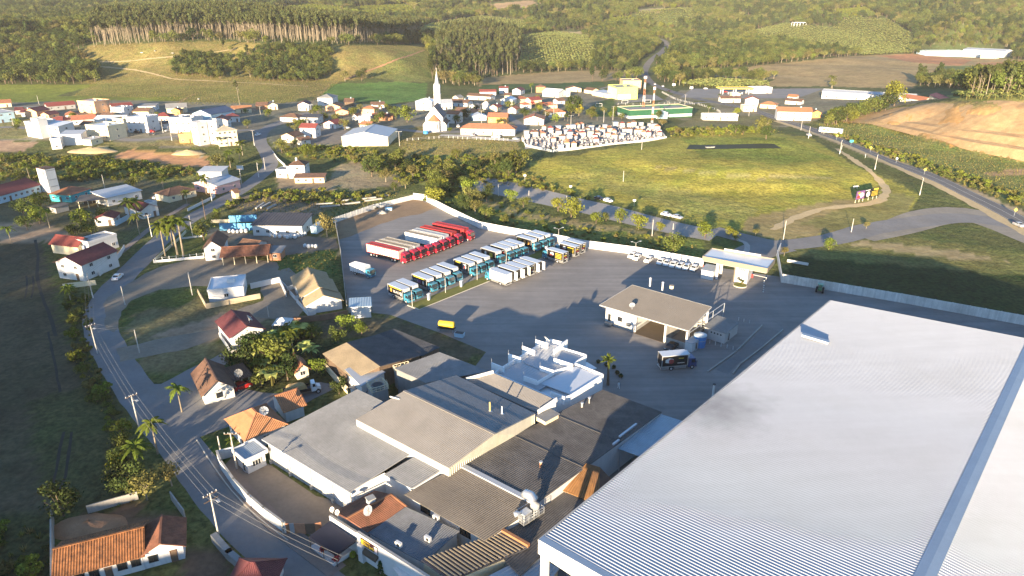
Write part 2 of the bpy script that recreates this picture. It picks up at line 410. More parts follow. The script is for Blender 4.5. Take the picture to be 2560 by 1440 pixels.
# ------ ground: one sheet coloured by land use, with shade painted into the darker fields
GRASS,DRY=(0.13,0.135,0.035),(0.20,0.165,0.06)
ZONES=[([(180,125),(240,113),(400,106),(560,103),(700,112),(850,113),(1060,112),(1085,150),(1060,175),(850,205),(800,240),(620,262),(480,262),(440,250),(240,213),(195,207),(230,170)],(0.20,0.155,0.055),0.9),([(240,205),(520,215),(760,215),(740,255),(600,262),(440,252),(300,243),(180,240)],(0.185,0.16,0.05),0.9),([(1000,130),(1075,125),(1090,205),(1000,205),(920,190)],(0.15,0.15,0.045),1),([(-200,210),(200,212),(245,212),(140,240),(300,243),(455,243),(430,262),(300,278),(-200,262)],(0.20,0.22,0.035),0.5),([(800,243),(830,210),(1010,204),(1068,208),(1062,248),(960,262),(880,250)],(0.095,0.16,0.035),0.7),([(1180,197),(1290,186),(1420,177),(1530,176),(1610,186),(1560,200),(1300,213),(1200,216)],(0.33,0.235,0.11),0.3),([(1205,212),(1510,205),(1510,214),(1300,237),(1200,235)],(0.06,0.105,0.035),0.4),([(1670,193),(1700,178),(1840,170),(1930,160),(2130,140),(2250,134),(2350,140),(2600,150),(2600,172),(2400,202),(2300,202),(2280,222),(2060,216),(1900,216),(1940,197),(1750,190)],(0.34,0.24,0.11),0.3),([(2195,140),(2280,134),(2430,150),(2400,165),(2280,155)],(0.40,0.19,0.09),0.1),([(2440,157),(2600,150),(2600,166),(2450,166)],(0.40,0.20,0.09),0.1),([(2350,166),(2480,163),(2430,186),(2380,184)],(0.13,0.16,0.05),0.5),([(1205,12),(1330,0),(1355,18),(1240,28)],(0.36,0.24,0.13),0.1),([(1595,23),(1660,19),(1655,31),(1600,32)],(0.34,0.27,0.15),0.1),([(1395,79),(1462,79),(1455,88),(1410,89)],(0.36,0.28,0.15),0.1),([(-200,262),(300,250),(640,258),(690,300),(640,350),(560,360),(440,372),(250,350),(100,352),(-200,350)],(0.20,0.18,0.13),0.3),([(-200,285),(60,285),(150,320),(60,345),(-200,350)],(0.20,0.17,0.07),0.7),([(-200,345),(100,355),(60,378),(-200,385)],(0.38,0.25,0.16),0.2),([(240,358),(470,350),(500,362),(330,368)],(0.20,0.165,0.07),0.8),([(275,392),(325,374),(430,382),(505,391),(535,415),(470,416),(380,405)],(0.46,0.24,0.12),0.05),([(330,372),(520,392),(520,397),(335,380)],(0.46,0.27,0.10),0.05),([(185,380),(215,370),(270,364),(258,384),(225,388)],(0.52,0.40,0.19),0.05),([(440,375),(500,378),(505,392),(430,384)],(0.42,0.35,0.24),0.1),([(-200,385),(180,388),(280,395),(370,408),(500,425),(520,445),(300,470),(-200,460)],(0.15,0.145,0.045),0.95),([(100,400),(300,402),(480,428),(440,434),(300,420),(100,412)],(0.09,0.14,0.035),1),([(-200,450),(230,440),(420,455),(400,480),(-200,480)],(0.13,0.115,0.06),0.5),([(640,262),(800,250),(960,265),(1060,252),(1200,238),(1380,232),(1500,225),(1580,240),(1560,290),(1650,330),(1300,345),(1000,345),(850,360),(700,380),(660,340)],(0.21,0.19,0.13),0.4),([(1700,225),(2050,220),(2290,235),(2330,250),(2050,300),(1960,320),(1700,300),(1640,260)],(0.22,0.19,0.12),0.4),([(1480,262),(1540,240),(1540,292),(1480,292)],(0.08,0.12,0.035),0.4),([(1530,262),(1700,258),(1760,250),(1800,275),(1740,295),(1540,292)],(0.16,0.15,0.05),0.6),([(1740,290),(1960,290),(1940,330),(1700,340),(1660,330)],(0.16,0.135,0.06),0.7),([(1005,325),(1060,315),(1110,338),(1300,350),(1300,358),(1110,350),(1000,352)],(0.22,0.17,0.06),0.6),([(1000,352),(1290,350),(1300,375),(1150,385),(1000,390)],(0.21,0.165,0.06),0.9),([(700,370),(860,362),(1000,392),(1300,385),(1320,460),(1180,470),(1000,455),(880,400),(720,392)],(0.15,0.155,0.045),1),([(840,415),(900,400),(1000,440),(1010,465),(880,475),(820,460)],(0.30,0.235,0.14),0.5),([(690,440),(830,455),(840,480),(700,480)],(0.28,0.21,0.13),0.3),([(1330,400),(1450,385),(1660,345),(1760,330),(1900,328),(2030,345),(2130,410),(2255,462),(2300,492),(2260,545),(2100,582),(1960,602),(1800,572),(1700,548),(1500,500),(1310,452)],(0.235,0.205,0.040),0.7),([(1400,440),(1520,420),(1700,470),(1900,520),(1850,560),(1700,530),(1550,480)],(0.21,0.19,0.05),0.8),([(1700,345),(1960,345),(2100,400),(1950,410),(1750,390)],(0.185,0.19,0.035),0.95),([(1870,545),(2060,505),(2150,500),(2100,580),(1960,602),(1850,580)],(0.31,0.235,0.10),0.3),([(2000,560),(2120,515),(2220,478),(2292,490),(2262,545),(2100,582)],(0.24,0.21,0.07),0.35),([(1640,415),(1900,440),(2080,440),(2080,446),(1900,448),(1640,422)],(0.25,0.21,0.08),0.7),([(2040,310),(2200,300),(2560,395),(2700,420),(2700,545),(2560,515),(2300,420),(2080,332)],(0.14,0.145,0.045),0.95),([(2085,300),(2150,285),(2250,268),(2400,258),(2700,252),(2700,430),(2560,402),(2430,376),(2290,338),(2180,308),(2120,306)],(0.45,0.275,0.12),0.05),([(2250,262),(2420,250),(2700,232),(2700,268),(2560,272),(2400,272),(2340,266)],(0.24,0.18,0.07),0.8),([(2360,240),(2560,215),(2700,210),(2700,240),(2560,250),(2420,256)],(0.22,0.21,0.06),1),([(2560,420),(2700,425),(2700,440),(2480,440),(2460,432)],(0.38,0.24,0.13),0.2),([(2000,322),(2040,318),(2120,350),(2250,402),(2420,468),(2600,545),(2600,560),(2440,500),(2200,405),(2060,346)],(0.36,0.275,0.16),0.1),([(1970,640),(2060,612),(2230,585),(2700,655),(2700,830),(1960,705)],(0.17,0.155,0.05),0.8),([(1985,640),(2560,690),(2700,705),(2700,840),(1960,705)],(0.04,0.055,0.016),1),([(2110,612),(2160,602),(2380,625),(2520,655),(2400,650)],(0.34,0.26,0.13),0.2),([(1780,600),(1860,590),(1900,615),(1850,650),(1770,640)],(0.09,0.115,0.03),0.6),([(850,540),(1040,485),(1140,468),(1250,520),(1500,575),(1760,605),(1760,660),(1590,625),(1370,598),(1200,568),(1040,490),(840,552)],(0.13,0.14,0.035),1),([(1190,490),(1300,530),(1500,560),(1700,590),(1700,600),(1480,572),(1280,540),(1180,500)],(0.30,0.235,0.11),0.5),([(-400,470),(500,480),(420,560),(160,600),(-400,600)],(0.13,0.115,0.06),0.4),([(-300,590),(100,585),(165,600),(172,690),(150,800),(200,900),(285,1050),(325,1130),(335,1250),(130,1290),(-600,1310)],(0.09,0.076,0.045),0.5),([(-100,560),(100,555),(170,580),(170,605),(0,605)],(0.36,0.25,0.16),0.2),([(100,600),(172,640),(172,760),(150,800),(130,690)],(0.10,0.11,0.035),0.9),([(60,1000),(300,950),(330,1250),(130,1290)],(0.085,0.085,0.035),0.8),([(-600,1300),(130,1290),(130,1700),(-800,1700)],(0.07,0.07,0.03),0.9),([(150,700),(232,760),(228,900),(330,1090),(350,1250),(300,1300),(270,1050),(190,900)],(0.09,0.09,0.035),0.9),([(295,745),(420,725),(680,770),(720,860),(560,850),(350,870),(300,830)],(0.17,0.145,0.075),0.6),([(295,750),(420,725),(500,735),(470,762),(330,778),(310,860),(340,872),(300,830)],(0.085,0.11,0.03),0.8),([(380,835),(540,790),(640,770),(680,790),(560,850),(420,862)],(0.31,0.215,0.14),0.2),([(350,890),(540,850),(570,880),(440,930),(370,940),(340,905)],(0.20,0.16,0.08),0.6),([(395,985),(470,955),(500,1030),(440,1042)],(0.085,0.12,0.035),0.6),([(490,1100),(560,1075),(620,1130),(560,1165)],(0.045,0.08,0.02),0.4),([(520,480),(640,470),(860,480),(1030,478),(1030,495),(830,552),(780,545),(640,540),(540,545)],(0.155,0.15,0.05),0.9),([(560,500),(640,480),(740,495),(830,520),(780,545),(620,545)],(0.21,0.16,0.10),0.3),([(480,560),(640,590),(840,590),(850,640),(690,650),(560,625)],(0.20,0.17,0.12),0.3),([(690,640),(840,620),(852,690),(700,680)],(0.085,0.12,0.03),0.8),([(400,610),(480,580),(520,600),(500,640),(400,645)],(0.115,0.135,0.035),0.5),([(560,870),(700,830),(830,860),(840,960),(640,980),(560,930)],(0.055,0.06,0.025),0.9),([(800,790),(975,785),(1215,880),(1150,910),(1000,880),(900,850),(800,840)],(0.12,0.10,0.06),0.5),([(170,1290),(330,1260),(440,1300),(440,1330),(180,1360)],(0.20,0.115,0.07),0.3),([(440,1390),(560,1360),(640,1500),(440,1500)],(0.13,0.085,0.055),0.3),]
GM,GN=620,500
def make_ground():
 v=np.linspace(0,1,GN)
 ys=-150+4000*(np.exp(3.1*v)-1)/(math.exp(3.1)-1)*0.9
 ss=np.linspace(-1,1,GM)
 W=np.maximum((ys+150)*0.93,330)
 X=ss[None,:]*W[:,None]
 Y=np.repeat(ys[:,None],GM,1)
 Z=hgt(X,Y)
 px,py=to_px(X,Y,Z)
 ok=Y>30
 d=np.hypot(X,Y)
 amp=np.clip(1200/np.maximum(d,60),1.0,10)
 jx=(vnoise(X/7,Y/7,3)-0.5)*amp*1.6+(vnoise(X/2.6,Y/2.6,4)-0.5)*amp
 jy=((vnoise(X/7,Y/7,5)-0.5)*amp*1.6+(vnoise(X/2.6,Y/2.6,6)-0.5)*amp)*0.5
 px=np.where(ok,px+jx,-9999);py=np.where(ok,py+jy,-9999)
 colr=np.empty((GN,GM,4),np.float32)
 colr[...]=(0.115,0.12,0.04,0.9)
 far=np.clip((Y-650)/100,0,1)[...,None]
 colr[...,:3]=colr[...,:3]*(1-far)+np.array((0.10,0.115,0.04))*far
 for zi,(poly,c,g)in enumerate(ZONES):
  if g>.65 and min(q[1]for q in poly)<470:c=tuple(w*1.35 for w in c)
  k=inpoly(px,py,poly)
  colr[k]=(*c,g)
  if c==(0.45,0.275,0.12):
   f=np.clip(k*1.0,0,1)
   Z=Z+f*((vnoise(X/2.6,Y/11,31)-0.5)*2.0+(vnoise(X/9,Y/9,32)-0.5)*2.4)
   sm=vnoise(X/30,Z/1.3,33)[...,None];colr[...,:3]=np.where(k[...,None],colr[...,:3]*(0.75+0.6*sm)*np.array((1.0,0.94,0.86))**(2*sm),colr[...,:3])
 me=bpy.data.meshes.new("ground")
 n=GN*GM
 me.vertices.add(n)
 me.vertices.foreach_set("co",np.stack([X,Y,Z],-1).astype(np.float32).ravel())
 a=(np.arange(GN-1)[:,None]*GM+np.arange(GM-1)[None,:]).ravel()
 quads=np.stack([a,a+1,a+GM+1,a+GM],1).astype(np.int32)
 me.loops.add(quads.size);me.polygons.add(len(quads))
 me.loops.foreach_set("vertex_index",quads.ravel())
 me.polygons.foreach_set("loop_start",np.arange(0,quads.size,4,dtype=np.int32))
 me.polygons.foreach_set("use_smooth",np.ones(len(quads),bool))
 me.update(calc_edges=True)
 at=me.color_attributes.new("zone",'FLOAT_COLOR','POINT')
 at.data.foreach_set("color",colr.ravel())
 m=bpy.data.materials.new("open_ground");m.use_nodes=True
 N,L=m.node_tree.nodes,m.node_tree.links
 b=N["Principled BSDF"];b.inputs["Roughness"].default_value=0.95;b.inputs["Specular IOR Level"].default_value=0.1
 at=N.new("ShaderNodeAttribute");at.attribute_name="zone"
 geo=N.new("ShaderNodeNewGeometry")
 def noise(sc,det=4.0,r=0.62,v=None):
  q=N.new("ShaderNodeTexNoise");q.inputs["Scale"].default_value=sc;q.inputs["Detail"].default_value=det;q.inputs["Roughness"].default_value=r
  L.new(v or geo.outputs["Position"],q.inputs["Vector"]);return q.outputs[0]
 def rng(f,a,b_,c,d_):
  q=N.new("ShaderNodeMapRange");q.inputs[1].default_value=a;q.inputs[2].default_value=b_;q.inputs[3].default_value=c;q.inputs[4].default_value=d_
  L.new(f,q.inputs[0]);return q.outputs[0]
 def mul(a,f):
  q=N.new("ShaderNodeVectorMath");q.operation='SCALE';L.new(a,q.inputs[0]);L.new(f,q.inputs[3]);return q.outputs[0]
 def math_(op,a,b_):
  q=N.new("ShaderNodeMath");q.operation=op
  for i,w in enumerate((a,b_)):
   if isinstance(w,(int,float)):q.inputs[i].default_value=w
   else:L.new(w,q.inputs[i])
  return q.outputs[0]
 c=at.outputs["Color"]
 c=mul(c,rng(noise(0.035,5),0.3,0.7,0.72,1.26))
 c=mul(c,rng(noise(0.28,4),0.3,0.7,0.80,1.18))
 tus=rng(noise(0.9,3),0.36,0.62,0.52,1.22)
 one=math_('ADD',math_('MULTIPLY',math_('SUBTRACT',tus,1.0),at.outputs["Alpha"]),1.0)
 c=mul(c,one)
 mx=N.new("ShaderNodeMix");mx.data_type='RGBA';mx.blend_type='MULTIPLY'
 f=math_('MULTIPLY',rng(noise(0.06,4),0.45,0.65,0.0,0.8),at.outputs["Alpha"])
 L.new(f,mx.inputs[0]);L.new(c,mx.inputs[6]);mx.inputs[7].default_value=(0.72,0.95,0.75,1)
 L.new(mx.outputs[2],b.inputs["Base Color"])
 bp=N.new("ShaderNodeBump");bp.inputs["Distance"].default_value=0.5
 L.new(math_('ADD',math_('MULTIPLY',at.outputs["Alpha"],0.75),0.12),bp.inputs["Strength"])
 L.new(math_('ADD',noise(0.9,4),math_('MULTIPLY',noise(0.2,3),2.0)),bp.inputs["Height"]);L.new(bp.outputs[0],b.inputs["Normal"])
 me.materials.append(m)
 return link("ground",me,kind='structure')
make_ground()
# ------ paved sheets and roads
M_YARD=mat("yard_paving",(0.245,0.225,0.205),0.9,0.10,0.08,stain=0.35,stain_col=(0.13,0.125,0.12),stain_scale=0.09,bump=0.25,bscale=3.0,drag=((-0.45,0.16),(-1.05,0.12),(0.5,0.08)))
M_YARDD=mat("yard_dirt",(0.26,0.175,0.10),0.95,0.14,0.15,stain=0.4,stain_col=(0.13,0.09,0.06),stain_scale=0.12)
M_ROAD=mat("block_paved_road",(0.185,0.18,0.175),0.9,0.10,0.12,stain=0.4,stain_col=(0.25,0.21,0.16),stain_scale=0.09,bump=0.2,bscale=4.0)
M_ASPH=mat("asphalt",(0.13,0.125,0.12),0.9,0.14,0.1,stain=0.4,stain_col=(0.13,0.12,0.11),stain_scale=0.07)
M_ASPHL=mat("pale_asphalt",(0.20,0.19,0.18),0.9,0.12,0.1,stain=0.4,stain_col=(0.22,0.19,0.15),stain_scale=0.07)
M_GRAVEL=mat("gravel_lot",(0.215,0.18,0.135),0.95,0.16,0.15,stain=0.5,stain_col=(0.14,0.125,0.11),stain_scale=0.12,bump=0.3,bscale=3.0)
M_KERB=mat("kerb_stone",(0.46,0.43,0.36),0.9,0.1,0.8)
M_PAVE=mat("pavement_blocks",(0.21,0.17,0.145),0.9,0.12,0.5,stain=0.4,stain_col=(0.12,0.10,0.09))
M_LAWN=mat("mown_lawn",(0.15,0.15,0.035),0.95,0.14,0.4,stain=0.3,stain_col=(0.09,0.12,0.03),stain_scale=0.3,bump=0.4,bscale=5)
M_PATHC=mat("pale_concrete_path",(0.36,0.34,0.31),0.9,0.1,0.4)
M_LINE=mat("road_paint",(0.62,0.60,0.55),0.8,0.1,1.0)
def sheet(name,pix,z,m,kind='structure',world_pts=None,edge=0.0):
 pts=world_pts or[P(x,y)for x,y in pix]
 if edge:
  q=[]
  for i,a in enumerate(pts):
   b=pts[(i+1)%len(pts)];n=max(1,int((b-a).length/2.5))
   for k in range(n):
    p=a.lerp(b,k/n);q.append(p+Vector((R.uniform(-edge,edge),R.uniform(-edge,edge),0)))
  pts=q
 b=MB();b.poly([(p.x,p.y,z)for p in pts])
 me=b.mesh(name,m)
 bmx=bmesh.new();bmx.from_mesh(me);bmesh.ops.triangulate(bmx,faces=bmx.faces)
 bmesh.ops.recalc_face_normals(bmx,faces=bmx.faces)
 if bmx.faces and bmx.faces[:][0].normal.z<0:bmesh.ops.reverse_faces(bmx,faces=bmx.faces)
 bmx.to_mesh(me);bmx.free()
 return link(name,me,kind=kind)
def smooth_line(pts,step=3.0):
 """Catmull-Rom through points, resampled"""
 pts=[Vector((p[0],p[1]))for p in pts]
 P_=[pts[0]*2-pts[1]]+pts+[pts[-1]*2-pts[-2]]
 out=[]
 for i in range(1,len(P_)-2):
  p0,p1,p2,p3=P_[i-1:i+3]
  n=max(1,int((p2-p1).length/step))
  for k in range(n):
   t=k/n
   out.append(0.5*((2*p1)+(p2-p0)*t+(2*p0-5*p1+4*p2-p3)*t*t+(3*p1-p0-3*p2+p3)*t**3))
 out.append(pts[-1])
 return out
def strip(name,pix,width,lift,m,off=0.0,height=0.0,kind='structure',step=3.0,wear=0.0,world_pts=None):
 """a road, path or kerb laid along a line; off shifts it sideways, height makes it a raised step"""
 line=smooth_line(world_pts or[tuple(gp(x,y))[:2]for x,y in pix],step)
 b=MB()
 w=width if hasattr(width,'__len__')else(width,width)
 n=len(line);rows=[]
 for i,p in enumerate(line):
  d=(line[min(i+1,n-1)]-line[max(i-1,0)]).normalized()
  s=Vector((-d.y,d.x));ww=w[0]+(w[1]-w[0])*i/max(1,n-1)
  row=[]
  for k in(-1,-0.5,0,0.5,1)if width_big(ww)else(-1,1):
   q=p+s*(off+k*(ww/2+(R.uniform(-wear,wear)if abs(k)==1 else 0)))
   row.append((q.x,q.y,float(hgt(q.x,q.y))+lift+height))
  rows.append(row)
 m_=len(rows[0])
 for row in rows:b.v+=row
 for i in range(n-1):
  for k in range(m_-1):
   a=i*m_+k
   b.f.append((a,a+m_,a+m_+1,a+1));b.m.append(0)
  if height:
   for k,sgn in((0,1),(m_-1,-1)):
    a=rows[i][k];c=rows[i+1][k]
    qd=[a,c,(c[0],c[1],c[2]-height-lift),(a[0],a[1],a[2]-height-lift)]
    b.poly(qd if sgn<0 else qd[::-1])
 return b.build(name,m,kind=kind)
def width_big(w):return w>3.0
YARD_PIX=[(838,556),(935,520),(1035,497),(1060,500),(1120,530),(1200,570),(1300,589),(1370,600),(1460,618),(1590,635),(1760,664),(1950,692),(2150,726),(2560,806),(2900,880),(2900,1500),(1250,1500),(1120,1240),(1080,1060),(1215,880),(1100,832),(975,787),(872,775),(852,640)]
sheet("yard",YARD_PIX,0.006,M_YARD)
sheet("yard_earth",[(841,556),(935,522),(1035,499),(1058,502),(1090,520),(1055,533),(1000,545),(950,560),(905,580),(860,596),(848,600)],0.012,M_YARDD,edge=0.5)
sheet("courtyard",[(560,1165),(600,1120),(680,1165),(790,1240),(880,1262),(870,1300),(800,1345),(720,1320),(640,1245)],0.010,mat("courtyard_concrete",(0.20,0.165,0.13),0.9,0.12,0.15,stain=0.4,stain_col=(0.11,0.09,0.075),stain_scale=0.1))
MAIN=[(905,1560),(800,1470),(700,1385),(600,1295),(520,1200),(435,1095),(350,990),(288,900),(254,830),(250,780),(272,733),(312,690),(352,650),(396,606),(440,570),(500,533),(560,500),(610,470),(650,440),(676,412),(664,378),(650,352),(662,325),(705,304),(745,288),(800,278)]
strip("main_road",MAIN,7.4,0.012,M_ROAD,wear=0.15)
strip("pavement",[(845,1430),(760,1365),(690,1310),(620,1240),(560,1175)],3.0,0.016,M_PAVE,height=0.10)
strip("pavement",[(252,655),(290,640),(340,600),(380,568),(430,535),(470,510)],2.2,0.016,M_PAVE,height=0.10)
strip("kerb",[(492,1100),(530,1160),(580,1228),(640,1290),(720,1352)],0.18,0.02,M_KERB,height=0.12)
sheet("gravel_lot",[(262,752),(300,722),(352,690),(395,668),(470,650),(560,640),(690,655),(700,690),(640,712),(560,715),(480,715),(400,725),(330,750),(300,780),(290,830),(262,820)],0.017,M_GRAVEL,edge=0.5)
sheet("gravel_lane",[(290,872),(345,860),(420,842),(545,822),(560,838),(470,872),(380,888),(300,905)],0.021,M_GRAVEL,edge=0.3)
sheet("gravel_drive",[(360,962),(400,960),(470,925),(560,880),(580,905),(500,935),(620,975),(700,985),(800,955),(845,965),(760,1010),(640,1045),(560,1070),(480,1100),(430,1085)],0.025,M_ROAD,edge=0.3)
sheet("forecourt",[(640,690),(720,670),(760,700),(760,775),(740,800),(600,790),(590,775),(660,752)],0.02,M_GRAVEL,edge=0.3)
sheet("recycling_yard",[(545,585),(560,560),(640,590),(770,590),(840,600),(845,620),(700,640),(620,605)],0.02,mat("dark_earth_yard",(0.15,0.13,0.105),0.95,0.15,0.2,stain=0.4,stain_col=(0.09,0.075,0.06)),edge=0.3)
strip("parking_road",[(1185,455),(1300,480),(1420,507),(1510,527),(1600,550),(1700,573),(1790,590)],(21.0,13.0),0.03,mat('parking_paving',(0.275,0.26,0.24),0.9,0.1,0.1,stain=0.3,stain_col=(0.2,0.18,0.16),stain_scale=0.07),wear=0.1)
strip("access_road",[(1780,574),(1830,588),(1880,600),(1940,612),(2010,608),(2090,596),(2180,572),(2290,555),(2400,545),(2520,558),(2640,575)],(9.0,13.0),0.036,M_ASPHL,wear=0.1)
strip("gate_drive",[(1845,668),(1870,640),(1910,622),(1950,612)],(11.0,14.0),0.042,M_ASPHL)
strip("footpath",[(1770,640),(1800,648),(1850,645),(1868,622),(1862,606),(1830,594)],1.8,0.05,M_PATHC)
HWY=[(2720,640),(2560,556),(2480,514),(2400,475),(2300,430),(2200,392),(2110,354),(2030,324),(1960,302),(1880,275),(1800,258),(1730,243),(1670,226),(1630,208),(1612,185),(1618,163),(1640,140),(1660,124),(1667,110),(1655,99),(1640,94)]
strip("highway",HWY,8.4,0.075,M_ASPH,wear=0.1)
strip("road_shoulder",HWY[:9],5.0,0.06,M_SAND,off=6.2,wear=0.5)
strip("road_line",HWY[:11],0.14,0.10,M_LINE)
strip("road_line",HWY[:11],0.12,0.10,M_LINE,off=3.7)
strip("road_line",HWY[:11],0.12,0.10,M_LINE,off=-3.7)
strip("village_street",[(-60,322),(40,318),(140,330),(240,338),(330,350),(430,342),(540,332),(620,325),(655,330)],6.0,0.06,M_ASPHL)
strip("village_street",[(0,266),(150,268),(300,276),(470,280),(560,284)],5.0,0.06,M_ASPHL)
strip("town_street",[(745,300),(860,330),(1000,325),(1060,330),(1150,330),(1250,330),(1305,320),(1270,290),(1240,262),(1200,245)],6.0,0.06,M_ASPHL)
strip("church_lane",[(1100,338),(1160,340),(1240,348),(1300,352)],5.0,0.05,M_PATHC)
strip("town_street",[(1600,275),(1700,262),(1780,256),(1850,268),(1930,290),(1965,302)],6.0,0.06,M_ASPHL)
strip("dirt_track",[(2090,372),(2135,400),(2180,432),(2212,468),(2205,498),(2150,514),(2060,522),(1990,545),(1930,575)],3.2,0.12,M_SAND,wear=0.7)
strip("dirt_track",[(228,165),(300,171),(380,184),(440,198),(520,202),(640,208),(700,212),(770,216)],2.4,0.12,M_SAND,wear=0.6)
strip("dirt_track",[(250,155),(350,150),(430,142),(540,130),(590,122)],2.0,0.12,M_SAND,wear=0.6)
strip("dirt_track",[(860,200),(940,170),(1000,146),(1060,126)],2.6,0.12,M_DIRTR,wear=0.6)
strip("field_lane",[(1500,222),(1560,208),(1600,200)],4.0,0.08,M_ASPHL)
def drape(name,pix,lift,m,n=14):
 """a sheet that follows the ground, from a four-cornered outline"""
 a,b_,c,d=[gp(x,y)for x,y in pix]
 b=MB()
 for i in range(n+1):
  for j in range(n+1):
   p=a.lerp(b_,j/n).lerp(d.lerp(c,j/n),i/n)
   b.v.append((p.x,p.y,float(hgt(p.x,p.y))+lift))
 for i in range(n):
  for j in range(n):
   k=i*(n+1)+j
   b.f.append((k,k+1,k+n+2,k+n+1));b.m.append(0)
 return b.build(name,m,kind='structure')
strip("junction_apron",[(2150,592),(2240,570),(2330,543),(2420,536),(2520,562),(2640,605)],(11.0,24.0),0.03,mat("sandy_apron",(0.25,0.22,0.175),0.95,0.15,0.1,stain=0.5,stain_col=(0.17,0.16,0.15),stain_scale=0.06))
drape("petrol_forecourt",[(1700,244),(1990,246),(2060,222),(1730,222)],0.09,M_ASPHL)
drape("school_yard",[(1560,258),(1660,250),(1640,238),(1590,236)],0.1,M_ASPHL)
drape("barn_yard",[(770,358),(850,360),(870,325),(800,325)],0.08,mat("barn_yard_earth",(0.18,0.155,0.125),0.95,0.2,0.3))
drape("water",[(1715,374),(1955,372),(1935,360),(1725,362)],0.12,M_WATER)
def earth_cut():
 def line(pts,n):
  q=[gp(x,y)for x,y in pts];d=[0]
  for a,c in zip(q[:-1],q[1:]):d.append(d[-1]+(c-a).length)
  return[np.array([np.interp(d[-1]*i/n,d,[p[k]for p in q])for k in range(3)])for i in range(n+1)]
 n,m=190,30
 bot=line([(2098,303),(2180,311),(2290,340),(2430,378),(2560,404),(2700,430)],n);top=line([(2105,298),(2170,284),(2255,268),(2400,260),(2560,257),(2700,255)],n)
 b=MB()
 for i in range(n+1):
  for j in range(m+1):
   v=j/m;p=bot[i]*(1-v)+top[i]*v
   rise=np.interp(v,[0,.10,.20,.30,.40,.82,.92,1],[0,.20,.24,.40,.45,.93,.98,1]);z=bot[i][2]+(top[i][2]-bot[i][2])*rise
   env=sin(pi*min(v*1.05,1));r=vnoise(np.array([p[0]/1.7]),np.array([v*1.5+3]),41)[0]-.5;r2=vnoise(np.array([p[0]/7]),np.array([v*4]),42)[0]-.5
   o=(r*1.5+r2*2.0)*env;z0=float(hgt(p[0],p[1]))
   b.v.append((p[0],p[1]-o,max(z+o*.25,z0+.35*env)+.08))
 for i in range(n):
  for j in range(m):k=i*(m+1)+j;b.f.append((k,k+m+1,k+m+2,k+1));b.m.append(0)
 b.build("earth_cut",mat("cut_earth",(0.42,0.275,0.135),0.95,0.2,0.25,stain=0.45,stain_col=(0.33,0.155,0.06),stain_scale=0.12,bump=0.6,bscale=1.2,streak=0.15),kind='structure')
earth_cut()
ISL=[(1018,764),(1046,775),(1225,703),(1232,690),(1300,662),(1372,640),(1390,616),(1376,612),(1340,632),(1215,690),(1075,742)]
isl=[P(x,y)for x,y in ISL]
b=MB();b.prism([(p.x,p.y)for p in isl],0.0,0.14);b.build("traffic_island",M_KERB,kind='structure')
c_=sum((p for p in isl),Vector())/len(isl)
sheet("island_lawn",None,0.15,M_LAWN,world_pts=[p+(c_-p).normalized()*0.35 for p in isl])
# ------ building helpers
def V3(px,py,z):return P(px,py,z)
def on_plane(px,py,a,b,c):
 """where the sight line through a pixel meets the plane of three points"""
 n=(b-a).cross(c-a);u,f,d=ray(px,py)
 o=Vector((0,0,CAM_H));r=Vector((u,f,-d))
 return o+r*(n.dot(a-o)/n.dot(r))
def down_walls(pts,z0=0.0,inset=0.0,th=0.2):
 """walls that drop from a roof outline to the ground"""
 b=MB();c=sum((Vector(p)for p in pts),Vector())/len(pts)
 q=[]
 for p in pts:
  p=Vector(p);d=Vector((c.x-p.x,c.y-p.y,0)).normalized()*inset
  q.append(p+d)
 n=len(q)
 for i in range(n):
  a,e=q[i],q[(i+1)%n]
  b.poly([(a.x,a.y,z0),(e.x,e.y,z0),(e.x,e.y,e.z-th),(a.x,a.y,a.z-th)])
 return b
def wall_run(name,pix,h,m,label,th=0.2,cat="wall",z0=0.0,cap=None,panel=0.0,world_pts=None,group=None,sub=0.0,on_ground=False):
 """a free-standing wall along points of the ground, panel by panel"""
 pts=world_pts or[gp(x,y)if on_ground else P(x,y,z0)for x,y in pix]
 root=thing(name,label,cat,tuple(pts[0]),group=group)
 o=pts[0]
 if panel:
  k=0
  for i in range(len(pts)-1):
   a,e=pts[i],pts[i+1];L=(e-a).length;n=max(1,int(L/panel));d=(e-a)/n
   rz=atan2(d.y,d.x)
   for j in range(n):
    c=a+d*(j+0.5)-o
    b=MB();b.box((c.x,c.y,c.z+h/2-0.1),(d.length-0.03,th*R.uniform(0.9,1.1),h+0.2+R.uniform(-0.03,0.03)),rz)
    b.build("panel",m,root)
   for j in range(n+1):
    c=a+d*j-o
    b=MB();b.box((c.x,c.y,c.z+h/2),(th*1.5,th*1.6,h+0.12),rz);b.build("post",cap or m,root)
 else:
  b=MB()
  for i in range(len(pts)-1):
   a,e=pts[i]-o,pts[i+1]-o;d=e-a
   c=(a+e)/2
   b.box((c.x,c.y,c.z+h/2-0.15),(d.length+th*0.98,th,h+0.3),atan2(d.y,d.x))
  b.build("wall",m,root)
  if cap:
   b=MB()
   for i in range(len(pts)-1):
    a,e=pts[i]-o,pts[i+1]-o;d=e-a;c=(a+e)/2
    b.box((c.x,c.y,c.z+h+0.04),(d.length+th*1.2,th*1.5,0.07),atan2(d.y,d.x))
   b.build("coping",cap,root)
 return root
def rel(pts,o):return[Vector(p)-Vector(o)for p in pts]
